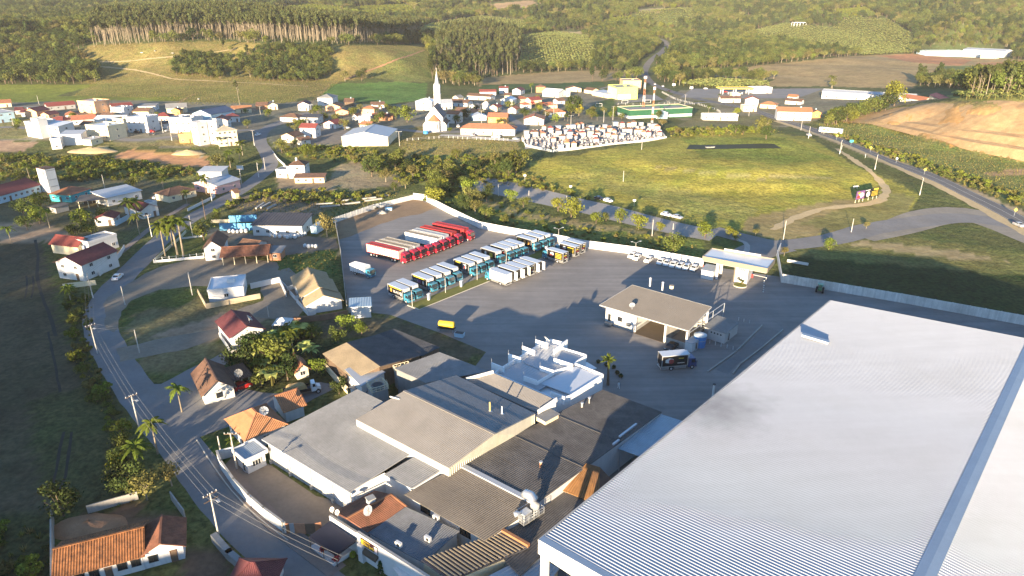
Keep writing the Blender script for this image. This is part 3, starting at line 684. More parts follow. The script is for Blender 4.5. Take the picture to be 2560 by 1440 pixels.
# ------ the big warehouse
E1,E2=P(1349,1352,12),P(2078,751,12)
wa=(E2-E1).normalized();wb=Vector((wa.y,-wa.x,0));WL=(E2-E1).length
HW,RZ=38.0,2.72
wh=thing("warehouse","huge warehouse with white ribbed metal roof beside the yard","warehouse",(E1.x,E1.y,0))
o_=Vector((E1.x,E1.y,0))
def wpt(s,t,z):return wa*s+wb*t+Vector((0,0,z))
b=MB();b.ribbed(wpt(0.9,0,12),wpt(WL,0,12),wpt(WL,HW-0.9,12+RZ),wpt(0.9,HW-0.9,12+RZ),0.5,0.075,shape='wave')
M_WHR=mat("white_ribbed_roof",(0.46,0.475,0.495),0.38,0.03,0.08,spec=0.5,stain=0.3,stain_col=(0.36,0.36,0.35),stain_scale=0.07,drag=((0.74,0.05),))
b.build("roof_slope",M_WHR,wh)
b=MB();b.ribbed(wpt(WL,2*HW,12),wpt(0.9,2*HW,12),wpt(0.9,HW+0.9,12+RZ),wpt(WL,HW+0.9,12+RZ),0.5,0.075,shape='wave')
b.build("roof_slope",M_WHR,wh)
M_FLASH=mat("blue_grey_flashing",(0.20,0.27,0.36),0.5,0.05,0.2)
b=MB()
for sgn in(-1,1):
 p=[wpt(0,HW,12.16+RZ),wpt(WL,HW,12.16+RZ),wpt(WL,HW+sgn*1.0,12.08+RZ),wpt(0,HW+sgn*1.0,12.08+RZ)]
 b.slab(p if sgn<0 else p[::-1],0.06)
b.build("ridge_cap",M_FLASH,wh)
b=MB();b.slab([wpt(0,-0.12,12.07),wpt(0,HW,12.08+RZ),wpt(0.95,HW,12.08+RZ),wpt(0.95,-0.12,12.07)][::-1],0.1);b.build("verge_flashing",M_FLASH,wh)
b=MB()
b.poly([wpt(-0.02,-0.2,9.8),wpt(-0.02,2*HW,9.8),wpt(-0.02,2*HW,12.05),wpt(-0.02,HW,12.05+RZ),wpt(-0.02,-0.2,12.05)][::-1])
b.poly([wpt(0.3,-0.2,9.8),wpt(0.3,2*HW,9.8),wpt(0.3,2*HW,11.9),wpt(0.3,HW,11.9+RZ),wpt(0.3,-0.2,11.9)])
b.poly([wpt(-0.02,-0.2,9.8),wpt(0.3,-0.2,9.8),wpt(0.3,2*HW,9.8),wpt(-0.02,2*HW,9.8)])
b.poly([wpt(-0.02,-0.2,9.8),wpt(-0.02,-0.2,12.05),wpt(0.3,-0.2,12.0),wpt(0.3,-0.2,9.8)])
b.build("fascia",mat("cream_white_paint",(0.78,0.75,0.66),0.7,0.04,0.5),wh)
b=MB()
for s0,s1,t0,t1 in((6,WL-0.3,0.12,0.12),(WL-0.3,WL-0.3,0.12,2*HW),(0.5,WL,2*HW-0.12,2*HW-0.12)):
 b.bar(wpt(s0,t0,5.9),wpt(s1,t1,5.9),0.2,11.8)
b.build("side_wall",M_METG,wh)
b=MB();b.bar(wpt(18,0.3,5.8),wpt(18,2*HW-0.3,5.8),0.2,11.6);b.build("inner_wall",M_METG,wh)
for k in range(5):
 b=MB();q=wpt(0.5,0.55+k*10,4.9);b.box(q,(0.95,0.7,9.85),atan2(wa.y,wa.x));b.build("column",MATS["cream_white_paint"],wh)
b=MB();b.bar(wpt(0,-0.16,11.93),wpt(WL,-0.16,11.93),0.28,0.22);b.build("gutter",M_GREYP,wh)
for k in():
 b=MB();b.bar(wpt(1,HW*k,12.10+RZ*k),wpt(WL,HW*k,12.10+RZ*k),0.14,0.03);b.build("sheet_lap",M_WHR,wh)
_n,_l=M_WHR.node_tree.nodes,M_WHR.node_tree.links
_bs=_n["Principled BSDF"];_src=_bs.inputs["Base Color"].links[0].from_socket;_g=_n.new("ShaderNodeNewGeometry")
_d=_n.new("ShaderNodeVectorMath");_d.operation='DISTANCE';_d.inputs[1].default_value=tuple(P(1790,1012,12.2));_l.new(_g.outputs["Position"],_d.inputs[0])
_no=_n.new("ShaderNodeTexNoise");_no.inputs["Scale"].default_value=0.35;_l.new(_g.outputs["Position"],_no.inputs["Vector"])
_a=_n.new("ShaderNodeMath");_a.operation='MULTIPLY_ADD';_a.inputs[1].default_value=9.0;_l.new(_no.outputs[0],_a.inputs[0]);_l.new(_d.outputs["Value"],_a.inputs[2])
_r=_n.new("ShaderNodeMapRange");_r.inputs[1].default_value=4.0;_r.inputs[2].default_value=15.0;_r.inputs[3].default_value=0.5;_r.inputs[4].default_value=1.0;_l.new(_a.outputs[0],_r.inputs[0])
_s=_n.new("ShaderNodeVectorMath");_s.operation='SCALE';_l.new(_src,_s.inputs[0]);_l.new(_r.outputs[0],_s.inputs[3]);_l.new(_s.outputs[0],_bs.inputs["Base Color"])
vb=P(2038,850,12.6);vl=vb-o_
b=MB();b.box((vl.x,vl.y,vl.z+0.3),(5.2,0.9,0.45),atan2(wb.y,wb.x));b.build("roof_vent",M_METW,wh)
b=MB();b.box((vl.x,vl.y,vl.z+0.56),(5.4,1.1,0.06),atan2(wb.y,wb.x));b.build("vent_cap",M_FLASH,wh)
flue=thing("flue_pipe","tall white flue pipe standing beside the warehouse roof edge","pipe",tuple(P(1773,1060)))
b=MB();b.cyl((0,0,0),0.22,8.8,10);b.build("pipe",M_WHITE,flue)
b=MB();b.cyl((0,0,8.8),0.30,0.12,10);b.build("pipe_cap",M_BLACK,flue)
# ------ the meat works: joined sheds, each a building of its own
def shed_root(name,label,pts,cat="factory shed"):
 c=sum((Vector((p[0],p[1],0))for p in pts),Vector())/len(pts)
 return thing(name,label,cat,(c.x,c.y,0)),Vector((c.x,c.y,0))
e0,e1,t0=P(655,1097,5.0),P(875,1230,5.0),P(893,973,6.6)
t1=e1+(t0-e0)
e2,e3=on_plane(955,1184,e0,e1,t0),on_plane(1030,1221,e0,e1,t0)
t3=on_plane(1108,1172,e0,e1,t0)
t0b=t0+(e1-e0)*0.33
rA,oA=shed_root("factory_shed","wide low factory shed with ribbed grey roof behind the street courtyard",[e0,e1,t1,t0])
b=MB();b.ribbed(*rel([e0,e1,t1,t0],oA),0.40,0.045,rows=5);b.build("roof",M_FIBRE,rA)
ea=e2+(t1-e2)*0.02
b=MB();q0=e2+(e3-e2)*0.06;b.ribbed(*rel([q0,e3,t3+(t3-e3)*0.15,q0+(t3-e3)*1.15],oA),0.40,0.045,rows=3);b.build("annex_roof",M_FIBRE,rA)
ins=(t0-e0).normalized()*0.7
b=MB()
wl=[e0+ins+(e1-e0)*0.02,e1+ins-(e1-e0)*0.02,e2+ins*0.6,e3+ins*0.6,t3,t0]
wl=rel(wl,oA)
for i in range(len(wl)-1):
 a,e=wl[i],wl[i+1]
 d=(e-a);c=(a+e)/2;zt=min(a.z,e.z)-0.12
 b.poly([(a.x,a.y,0.9),(e.x,e.y,0.9),(e.x,e.y,e.z-0.12),(a.x,a.y,a.z-0.12)])
a,e=wl[-1],wl[0]
b.poly([(a.x,a.y,0.9),(e.x,e.y,0.9),(e.x,e.y,e.z-0.12),(a.x,a.y,a.z-0.12)])
b.build("wall",M_WHITE,rA)
b=MB()
for i in range(len(wl)):
 a,e=wl[i],wl[(i+1)%len(wl)]
 d=(e-a);d.z=0;nrm=Vector((d.y,-d.x,0)).normalized()*0.05
 b.bar((a.x+nrm.x,a.y+nrm.y,0.45),(e.x+nrm.x,e.y+nrm.y,0.45),0.14,0.9)
b.build("plinth",M_GREYP,rA)
for k in(0.02,0.27,0.53,0.78,0.98):
 p=wl[0].lerp(wl[1],k)-ins.normalized()*0.16
 b=MB();b.cyl((p.x,p.y,0),0.09,4.7,8);b.build("downpipe",M_METG,rA)
 b=MB();b.box((p.x,p.y,0.3),(0.7,0.6,0.6),0.5);b.build("pipe_plinth",M_CONC,rA)
b=MB();p,q=(e0-oA),(e1-oA);b.bar((p.x,p.y,p.z-0.12),(q.x,q.y,q.z-0.12),0.22,0.18);b.build("gutter",M_METG,rA)
l0,l1=P(890,1048,7.4),P(1122,1170,7.4)
r0,r1=P(1010,977,9.2),P(1237,1085,9.2)
f0,f1=P(1140,938,7.6),P(1338,1034,7.6)
rB,oB=shed_root("factory_hall","tall middle factory hall with gable roof, sunlit warm grey on the street side",[l0,l1,f1,f0])
b=MB();b.ribbed(*rel([l0,l1,r1,r0],oB),0.36,0.03,rows=3);b.build("roof_slope",M_FIBREW,rB)
b=MB();b.ribbed(*rel([f1,f0,r0,r1],oB),0.36,0.03,rows=3);b.build("roof_slope",M_FIBRE,rB)
b=MB();lp=rel([l0,l1,r1,f1,f0,r0],oB)
b.poly([(lp[1].x,lp[1].y,3),(lp[3].x,lp[3].y,3),lp[3]-Vector((0,0,.1)),lp[2]-Vector((0,0,.1)),lp[1]-Vector((0,0,.1))]);b.build("gable_wall",mat("cream_metal_cladding",(0.50,0.47,0.38),0.6,0.06,1.0,streak=0.15,stain=0.2,stain_col=(0.4,0.36,0.2)),rB)
nb=MB();d=lp[3]-lp[1];d.z=0
for i in range(46):
 k=(i+0.5)/46;p=lp[1]+d*k
 ztop=lp[1].z+(lp[2].z-lp[1].z)*min(k/0.53,1)if k<0.53 else lp[2].z+(lp[3].z-lp[2].z)*(k-0.53)/0.47
 nrm=Vector((d.y,-d.x,0)).normalized()*0.04
 nb.bar((p.x+nrm.x,p.y+nrm.y,3),(p.x+nrm.x,p.y+nrm.y,ztop-0.25),0.10,0.05)
nb.build("cladding_rib",MATS["cream_metal_cladding"],rB,kind='stuff')
b=MB();b.poly([(lp[5].x,lp[5].y,lp[5].z-.1),(lp[4].x,lp[4].y,lp[4].z-.1),(lp[4].x,lp[4].y,0),(lp[0].x,lp[0].y,0),(lp[0].x,lp[0].y,lp[0].z-.1)])
b.poly([(lp[0].x,lp[0].y,0),(lp[1].x,lp[1].y,0),(lp[1].x,lp[1].y,lp[1].z-.1),(lp[0].x,lp[0].y,lp[0].z-.1)])
b.build("side_wall",M_METG,rB)
b=MB();a,e=lp[5],lp[2];b.bar((a.x,a.y,a.z+.05),(e.x,e.y,e.z+.05),0.5,0.08);b.build("ridge_cap",M_FIBREW,rB)
for(px,py,h,m)in((1225,1028,1.9,mat("yellowed_pipe",(0.42,0.33,0.14),0.7,0.1,1)),(1255,1035,1.6,M_WHITE)):
 q=on_plane(px,py,r0,r1,f1)
 st=thing("roof_stack","sooty yellowed stack on the shaded slope of the tall hall" if h>1.7 else "slim white vent pipe on the shaded slope of the tall hall","stack",tuple(q))
 b=MB();b.cyl((0,0,-0.3),0.16 if h>1.7 else 0.12,h+0.3,8);b.build("pipe",m,st)
 b=MB();b.cyl((0,0,0.0),0.4,0.12,10,r2=0.2);b.build("collar",M_STEEL,st)
q=on_plane(975,993,l0,r0,l1)
pv=thing("drain_pipe","short white pipe lying on the sunlit hall roof by the rust stain","pipe",tuple(q))
b=MB();b.bar((0,0,0.15),(1.9,-0.9,0.15),0.18);b.build("pipe",M_WHITE,pv)
ee=[P(985,921,6.4),P(1099,880,6.4),P(1210,923,6.0),P(1150,950,6.0),P(1064,957,6.2)]
rE,oE=shed_root("rear_shed","grey sheet-roofed shed behind the tall hall, next to the cooling towers",ee)
e_=rel(ee,oE)
b=MB();b.ribbed(e_[4],e_[2]+(e_[2]-e_[1])*0.1,e_[1],e_[0],0.40,0.04,rows=3);b.build("roof",M_FIBRE,rE)
down_walls([e_[0],e_[1],e_[2],e_[3],e_[4]],0,0.5).build("wall",M_CONCD,rE)
cc=[P(1166,951,7.0),P(1345,1032,7.0),P(1392,1001,7.8),P(1234,933,7.8)]
rC,oC=shed_root("lean_to","narrow lean-to roof between the tall hall and the white offices",cc)
c_=rel(cc,oC);b=MB();b.ribbed(*c_,0.36,0.03,rows=2);b.build("roof",M_FIBREW,rC)
down_walls(c_,0,0.15).build("wall",M_WHITE,rC)
for i,j in((0,3),(1,2)):b=MB();b.bar(c_[i]+Vector((0,0,.15)),c_[j]+Vector((0,0,.2)),0.2,0.9);b.build("parapet",M_WHITE,rC)
gz=5.6;M_OFF=mat('office_white',(0.82,0.81,0.79),0.7,0.04,0.5,stain=0.12,stain_col=(0.5,0.48,0.45))
gout=[(1236,934),(1252,922),(1300,893),(1340,868),(1376,850),(1412,858),(1406,871),(1466,889),(1436,909),(1508,938),(1426,990),(1392,1001)]
gp_=[P(x,y,gz)for x,y in gout]
rG,oG=shed_root("office_block","white flat-roofed office block with stepped parapets facing the yard",gp_,"office building")
g_=rel(gp_,oG)
b=MB();b.prism([(p.x,p.y)for p in g_],0,gz-0.9,0);b.build("wall",M_OFF,rG)
b=MB()
for i in range(len(g_)):
 a,e=g_[i],g_[(i+1)%len(g_)]
 b.bar((a.x,a.y,gz-0.35),(e.x,e.y,gz-0.35),0.22,1.2)
b.build("parapet",M_OFF,rG)
roofpx=[[(1240,940),(1300,905),(1395,945),(1345,978)],[(1302,904),(1372,862),(1458,892),(1396,944)]]
for q in roofpx:
 pts=rel([P(x,y,gz-0.25)for x,y in q],oG);b=MB();b.ribbed(*pts,0.5,0.04,shape='trap');b.build("roof_sheet",M_METG,rG)
pts=rel([P(x,y,gz-0.1)for x,y in((1438,916),(1503,939),(1426,985),(1352,958))],oG);b=MB();b.slab(pts[::-1],0.15);b.build("flat_roof",M_METW,rG)
for(x0,y0,x1,y1,h)in((1229,916,1261,929,1.7),(1271,894,1302,904,1.7),(1306,874,1337,886,1.7),(1339,858,1370,868,1.7),(1384,884,1418,858,1.7),(1385,904,1432,919,1.5),(1350,924,1385,935,1.5),(1309,949,1342,960,1.5),(1376,986,1412,1000,1.2)):
 p,q=P(x0,y0,gz)-oG,P(x1,y1,gz)-oG
 b=MB();b.bar((p.x,p.y,gz-0.2),(q.x,q.y,gz-0.2),0.22,h+0.6);b.build("parapet_fin",M_OFF,rG)
 b=MB();b.bar((p.x,p.y,gz+h/2),(p.x,p.y,gz+h/2+1.0),0.04);b.build("lightning_rod",M_STEEL,rG)
for(x0,y0,x1,y1)in((1385,932,1432,918),(1342,960,1385,934)):
 p,q=P(x0,y0,gz)-oG,P(x1,y1,gz)-oG
 b=MB();b.bar((p.x,p.y,gz-0.3),(q.x,q.y,gz-0.3),0.2,1.6);b.build("stair_wall",M_OFF,rG)
p=P(1461,918,3.0)-oG
b=MB();b.box((p.x,p.y,2.8),(4.2,3.2,0.25),0.6);b.build("porch_slab",M_OFF,rG)
b=MB();b.box((p.x-0.3,p.y-0.2,1.35),(3.2,2.3,2.7),0.6);b.build("glass_front",M_DARK,rG)
p=P(1366,860,gz+0.2)
def dish(name,loc,r,label,tilt=0.7,az=2.6,m=None,group=None):
 """satellite dish: shallow bowl, ribs, feed arm, mast"""
 root=thing(name,label,"satellite dish",tuple(loc),group=group)
 b=MB();n=16;rings=[(0.02,0),(0.45,0.06),(0.8,0.17),(1.0,0.27)]
 for(k,z)in rings:
  for i in range(n):
   a=2*pi*i/n;b.v.append((r*k*cos(a),r*k*sin(a),z*r))
 for j in range(3):
  for i in range(n):
   a0=j*n+i;a1=j*n+(i+1)%n
   b.f.append((a0,a1,a1+n,a0+n));b.m.append(0)
 M_=Matrix.Translation((0,0,r*0.9+0.3))@Matrix.Rotation(az,4,'Z')@Matrix.Rotation(tilt,4,'Y')
 b.v=[tuple(M_@Vector(p))for p in b.v]
 b.build("bowl",m or M_METG,root)
 b=MB()
 for i in range(8):
  a=2*pi*i/8;b.bar(M_@Vector((r*.05*cos(a),r*.05*sin(a),0.03)),M_@Vector((r*cos(a),r*sin(a),0.28*r+0.02)),0.05)
 b.build("rib",M_CONC,root)
 b=MB();b.bar((0,0,0),M_@Vector((0,0,-0.02)),0.1);b.bar(M_@Vector((0,0,0)),M_@Vector((0,0,r*0.9)),0.04);b.build("mast",M_STEEL,root)
 return root
dish("satellite_dish",p,0.85,"pale satellite dish behind the office parapet",0.9,0.6)
d0,d1=P(1010,1236,5.0),P(1212,1352,5.0)
d2,d3=P(1344,1262,6.0),P(1150,1162,6.0)
rD,oD=shed_root("cutting_hall","factory hall with brownish grey sheet roof above the shop buildings",[d0,d1,d2,d3])
d_=rel([d0,d1,d2,d3],oD)
b=MB();b.ribbed(*d_,0.36,0.035,rows=4);b.build("roof",mat("brown_grey_sheet",(0.16,0.138,0.112),0.9,0.2,0.3,stain=0.55,stain_col=(0.06,0.055,0.05),stain_scale=0.15),rD)
iw=(d_[3]-d_[0]).normalized()*0.8
wq=[d_[0]+iw,d_[1]+iw,d_[2],d_[3]]
down_walls(wq,0,0.0).build("wall",M_WHITE,rD)
def win_mesh(w,h,bars=1,frame=None,glass=None):
 """a window facing -y: frame proud of the wall, recessed pane, glazing bars"""
 b=MB()
 b.box((0,0.0,0),(w,0.06,h),m=1)
 for sx in(-1,1):b.box((sx*(w/2-0.04),-0.03,0),(0.08,0.10,h+0.08),m=0)
 for sz in(-1,1):b.box((0,-0.03,sz*(h/2)),(w+0.08,0.12,0.08),m=0)
 for i in range(bars):b.box((-w/2+w*(i+1)/(bars+1),-0.03,0),(0.06,0.09,h),m=0)
 return b.mesh("window",[frame or M_WHITE,glass or M_DARK])
def set_on(parent,a,e,k,z,me,name="window"):
 """hang a piece on the wall a->e of a building (outside is to the right of a->e)"""
 d=e-a;p=a+d*k;n=Vector((d.y,-d.x,0)).normalized()*0.05
 return link(name,me,parent,(p.x+n.x,p.y+n.y,z),atan2(d.y,d.x))
W_BARS=win_mesh(2.0,1.4,3,M_BLACK)
set_on(rD,wq[0],wq[1],0.22,3.6,W_BARS);set_on(rD,wq[0],wq[1],0.72,3.6,W_BARS)
b=MB();a,e=d_[3],d_[2];b.bar((a.x,a.y,a.z+.1),(e.x,e.y,e.z+.1),0.9,0.25);b.build("box_gutter",M_METG,rD)
u0,u1,u2,u3=P(1153,1158,6.1),P(1345,1256,6.1),P(1655,1030,5.4),P(1506,974,5.4)
rU,oU=shed_root("processing_hall","broad factory hall with blackened sheet roof striped by pole shadows",[u0,u1,u2,u3])
u_=rel([u0,u1,u2,u3],oU)
b=MB();b.ribbed(*u_,0.36,0.035,rows=7);b.build("roof",M_FIBRED,rU)
down_walls(u_,0,0.3).build("wall",M_WHITE,rU)
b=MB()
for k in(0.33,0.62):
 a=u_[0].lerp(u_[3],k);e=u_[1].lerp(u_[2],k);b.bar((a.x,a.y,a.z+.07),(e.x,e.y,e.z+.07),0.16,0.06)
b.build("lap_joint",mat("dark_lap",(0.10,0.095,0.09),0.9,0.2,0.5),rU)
for(px,py,h,lb)in((1455,1018,0.9,"squat white roof vent by the office wall, left of two"),(1473,1008,1.2,"taller white roof vent by the office wall, right of two"),(1352,1168,1.0,"rusty thin pipe in the middle of the blackened roof")):
 q=on_plane(px,py,u0,u1,u2)
 st=thing("roof_vent",lb,"vent",tuple(q));b=MB();b.cyl((0,0,-0.2),0.2 if h<1.1 else 0.13,h+.2,8);b.build("pipe",M_CONC if 'rusty' not in lb else M_BRICK,st)
 b=MB();b.cyl((0,0,h),0.3,0.12,8);b.build("cap",M_METG,st)
q=on_plane(1365,1046,u0,u1,u2)
hb=thing("roof_hutch","little box housing on the roof edge beside the tall hall","roof housing",tuple(q))
b=MB();b.box((0,0,0.4),(3.4,3.0,0.9),0.75);b.build("housing",M_CREAM,hb)
b=MB();b.box((0,0,0.9),(3.8,3.4,0.1),0.75);b.build("lid",M_FIBRE,hb)
for i,(px,py,L)in enumerate(((1570,1078,5.5),(1540,1108,1.8))):
 q=on_plane(px,py,u0,u1,u2)
 st=thing("roof_duct",("long" if i==0 else "short")+" white duct lying along the edge of the blackened roof","duct",tuple(q))
 b=MB();b.bar((-L*0.33,-L*0.36,0.2),(L*.33,L*.36,0.2),0.35,0.3);b.build("duct",M_METW,st)
 b=MB();b.box((0,0,0.06),(0.4,0.4,0.14),0.8);b.build("bracket",M_STEEL,st)
def flat_sheet(name,label,pix,z,m,pitch=0.36,wall=None,cat="shed",rows=2,h=0.03,shape='wave',posts=False):
 pts=[P(x,y,zz)for(x,y),zz in zip(pix,z if hasattr(z,'__len__')else[z]*4)]
 r,o=shed_root(name,label,pts,cat);q=rel(pts,o)
 b=MB();b.ribbed(*q,pitch,h,shape=shape,rows=rows);b.build("roof",m,r)
 if wall:down_walls(q,0,0.35).build("wall",wall,r)
 if posts:
  for p in q:
   c=p*0.93;b=MB();b.bar((c.x,c.y,0),(c.x,c.y,p.z-0.15),0.18);b.build("post",M_STEEL,r)
 return r
flat_sheet("side_shed","dark sheet roof in shade beside the warehouse eaves",[(1215,1352),(1300,1440),(1490,1255),(1405,1222)],(4.6,4.6,4.2,4.2),M_FIBRED,wall=M_CONCD)
flat_sheet("loading_canopy","bluish metal canopy between the blackened roof and the warehouse",[(1545,1121),(1602,1142),(1715,1055),(1648,1034)],(4.8,4.6,4.6,4.8),M_METB,posts=True)
flat_sheet("skylight_roof","old ribbed roof with translucent strips at the warehouse foot",[(1180,1460),(1300,1560),(1400,1420),(1330,1385)],(4.2,4.2,4.0,4.2),M_METG,wall=M_CREAM,h=0.06,pitch=0.7,shape='trap')
tr=[P(1406,1226,4.6),P(1465,1158,6.2),P(1500,1168,6.2),P(1545,1215,4.4),P(1500,1262,4.4)]
rT,oT=shed_root("tiled_hut","orange brown tiled hut roof tucked under the warehouse eaves",tr,"hut")
q=rel(tr,oT);b=MB();b.ribbed(q[0],q[4],q[2],q[1],0.3,0.05,shape='tile',rows=9);b.build("roof",mat("orange_brown_tiles",(0.27,0.135,0.05),0.85,0.2,0.9,stain=0.4,stain_col=(0.12,0.07,0.04)),rT)
b=MB();b.slab([q[1],q[2],q[3],q[4]][::-1],0.12);b.build("roof_end",M_BROWN,rT)
down_walls([q[0],q[1],q[2],q[3],q[4]],0,0.4).build("wall",M_WHITE,rT)
q=P(1322,1290,4.8)
fan=thing("extractor_fan","big galvanised extractor with bent duct and railed platform on the roof","roof fan",tuple(q))
b=MB();b.box((0,0,0.1),(4.2,2.2,0.15),0.75);b.build("platform",M_CONCD,fan)
b=MB();b.box((-0.5,-0.6,0.8),(1.5,1.2,1.2),0.75);b.build("motor_box",M_STEEL,fan)
b=MB();b.tube([(0.9,0.5,0.2),(0.9,0.5,1.8),(0.75,0.65,2.5),(0.3,1.0,2.9),(-0.4,1.5,2.9),(-0.7,1.7,2.5)],[0.7,0.72,0.75,0.75,0.7,0.6],10);b.build("duct",M_STEEL,fan,smooth=True)
b=MB();b.tube([(-1.3,-1.0,0.3),(-1.3,-1.0,1.2),(-1.7,-1.3,1.6),(-2.2,-1.5,1.5)],0.42,8);b.build("outlet",M_STEEL,fan,smooth=True)
b=MB()
cs=[Vector((cos(.75)*x-sin(.75)*y,sin(.75)*x+cos(.75)*y,0))for x,y in((-2.1,-1.1),(2.1,-1.1),(2.1,1.1),(-2.1,1.1))]
for i in range(4):
 for z in(0.7,1.2):b.bar(cs[i]+Vector((0,0,z)),cs[(i+1)%4]+Vector((0,0,z)),0.06)
 for k in range(4):p_=cs[i].lerp(cs[(i+1)%4],k/4);b.bar(p_,p_+Vector((0,0,1.2)),0.06)
b.build("railing",M_STEEL,fan)
def cooling(px,py,label):
 c=P(px,py,0)
 r=thing("cooling_tower",label,"cooling tower",(c.x,c.y,0),0.55,group="railed cooling towers")
 b=MB();b.box((0,0,2.0),(3.2,2.8,4.0));b.build("casing",M_GREYP,r)
 b=MB();b.cyl((0,0,4.0),1.25,0.7,14);b.build("fan_stack",M_CONCD,r)
 b=MB();b.cyl((0,0,4.7),1.05,0.06,14);b.build("fan",M_BLACK,r)
 b=MB();cs=[Vector((x,y,0))for x,y in((-1.7,-1.5),(1.7,-1.5),(1.7,1.5),(-1.7,1.5))]
 for i in range(4):
  for z in(4.1,4.6,5.1):b.bar(cs[i]+Vector((0,0,z)),cs[(i+1)%4]+Vector((0,0,z)),0.09)
  for k in range(4):p_=cs[i].lerp(cs[(i+1)%4],k/4);b.bar(p_+Vector((0,0,4)),p_+Vector((0,0,5.1)),0.09)
 b.build("railing",M_CREAM,r)
 b=MB()
 for s in(-0.25,0.25):b.bar((2.0,s,0),(2.0,s,5.2),0.06)
 for k in range(12):b.bar((2.0,-0.25,0.4*k+.3),(2.0,0.25,0.4*k+.3),0.05)
 b.build("ladder",M_CREAM,r)
cooling(948,1012,"cooling tower with cream railings in front of the sunlit hall roof")
cooling(1012,968,"cooling tower with cream railings under the edge of the rear shed")
# ------ street front: shop, awnings, courtyard wall, gatehouse
hz_=4.0
ha,hb_,hc,hd,he=P(834,1280,hz_),P(936,1226,hz_),P(1018,1268,hz_),P(918,1330,hz_),None
hr0,hr1=P(866,1297,5.7),P(978,1236,5.7)
rH,oH=shed_root("shop_house","mossy brown tiled house roof with a dish behind the white shop front",[ha,hb_,hc,hd],"house")
q=dict(zip("abcdrs",rel([ha,hb_,hc,hd,hr0,hr1],oH)))
b=MB();b.ribbed(q['b'],q['a'],q['r'],q['s'],0.3,0.045,shape='tile',rows=8);b.ribbed(q['d'],q['c'],q['s'],q['r'],0.3,0.045,shape='tile',rows=8);b.build("roof_slope",M_RUST,rH)
b=MB();b.tiled(q['c'],q['b'],q['s'],q['s'],.3,.045);b.build("hip_end",M_RUST,rH)
b=MB();b.bar(q['r']+Vector((0,0,.08)),q['s']+Vector((0,0,.08)),0.3,0.16);b.bar(q['s']+Vector((0,0,.06)),q['c']+Vector((0,0,.06)),0.25,0.14);b.build("ridge_tiles",M_TERRA,rH)
down_walls([q['a'],q['b'],q['c'],q['d']],0,0.5).build("wall",M_WHITE,rH)
p=q['r'].lerp(q['s'],0.62)+(q['b']-q['c']).normalized()*0.8
b=MB();b.box((p.x,p.y,5.6),(1.1,1.0,1.3),0.6);b.build("chimney",M_WHITE,rH)
b=MB();b.box((p.x,p.y,6.35),(1.3,1.2,0.15),0.6);b.build("chimney_cap",M_CONC,rH)
dish("satellite_dish",P(923,1291,4.9),0.8,"large mesh dish on the mossy brown roof",0.75,4.0)
for i,(px,py)in enumerate(((832,1283),(845,1290))):
 dish("satellite_dish",P(px,py,4.4),0.42,("left" if i==0 else "right")+" one of two small white dishes on the shop parapet end",0.9,4.2,M_WHITE)
fz=4.6
fa,fb,fc=P(824,1283,fz),P(898,1326,fz),P(1120,1470,fz)
rF,oF=shed_root("shop_building","long white shop front wall along the street with a yellow lettered sign",[fa,fb,fc],"shop")
fd=(fc-fa).normalized();fn=Vector((fd.y,-fd.x,0))
L_=(fc-fa).length
def fpt(s,out,z):return fa-oF+fd*s+fn*out+Vector((0,0,z-fz))
SF=mat("bright_white_wall",(0.63,0.62,0.60),0.7,0.04,0.5,streak=0.06)
s1=(fb-fa).dot(fd)
b=MB();b.bar(fpt(0,0,fz/2-.2),fpt(s1,0,fz/2-.2),0.3,fz-.4);b.build("wall",SF,rF)
b=MB();b.bar(fpt(s1,0.12,fz/2),fpt(L_,0.12,fz/2),0.35,fz);b.build("wall",SF,rF)
b=MB();b.bar(fpt(0,-0.02,fz-.37),fpt(s1,-0.02,fz-.37),0.36,0.06);b.bar(fpt(s1,.1,fz+.03),fpt(L_,.1,fz+.03),0.42,0.06);b.build("coping",M_CONC,rF)
for s in(s1+1.0,s1+12.5):
 b=MB();b.box(fpt(s,0.45,1.6),(1.0,0.8,3.2),atan2(fd.y,fd.x));b.build("pillar",SF,rF)
sg0,sg1=P(909,1346,3.6),P(951,1373,3.6)
ss0=(sg0-fa).dot(fd);ss1=(sg1-fa).dot(fd)
M_SIGNB=mat("sign_dark_board",(0.035,0.012,0.016),0.5,0.0)
M_SIGNY=mat("sign_yellow",(0.75,0.55,0.04),0.6,0.0)
M_SIGNW=mat("sign_white",(0.75,0.72,0.70),0.6,0.0)
M_SIGNR=mat("sign_red",(0.45,0.04,0.04),0.6,0.0)
sign=thing("shop_sign","dark shop sign with yellow lettering on the white street wall","sign",tuple(oF+fpt((ss0+ss1)/2,0.36,3.6)),atan2(fd.y,fd.x))
SW=ss1-ss0
b=MB();b.box((0,0,0),(SW,0.1,1.25));b.build("board",M_SIGNB,sign)
FONT_CACHE={}
def text_on(parent,s,x,y,z,size,m,rz=0.0,align='CENTER',name="lettering",rx=pi/2,sx=1.0):
 """flat lettering that stands on a board facing -y"""
 cu=bpy.data.curves.new("lettering",'FONT');cu.body=s;cu.size=size;cu.align_x=align;cu.align_y='CENTER';cu.extrude=0.006
 tmp=bpy.data.objects.new("lettering_tmp",cu);COL.objects.link(tmp)
 bpy.context.view_layer.update()
 me=bpy.data.meshes.new_from_object(tmp.evaluated_get(bpy.context.evaluated_depsgraph_get()))
 me.materials.clear();me.materials.append(m)
 bpy.data.objects.remove(tmp)
 o=link(name,me,parent,(x,y,z));o.rotation_euler=(rx,0,rz);o.scale=(sx,1,1)
 return o
text_on(sign,"São João",0.0,-0.06,-0.15,0.78,M_SIGNY)
text_on(sign,"MERCADO",-0.5,-0.06,0.40,0.30,M_SIGNY)
b=MB()
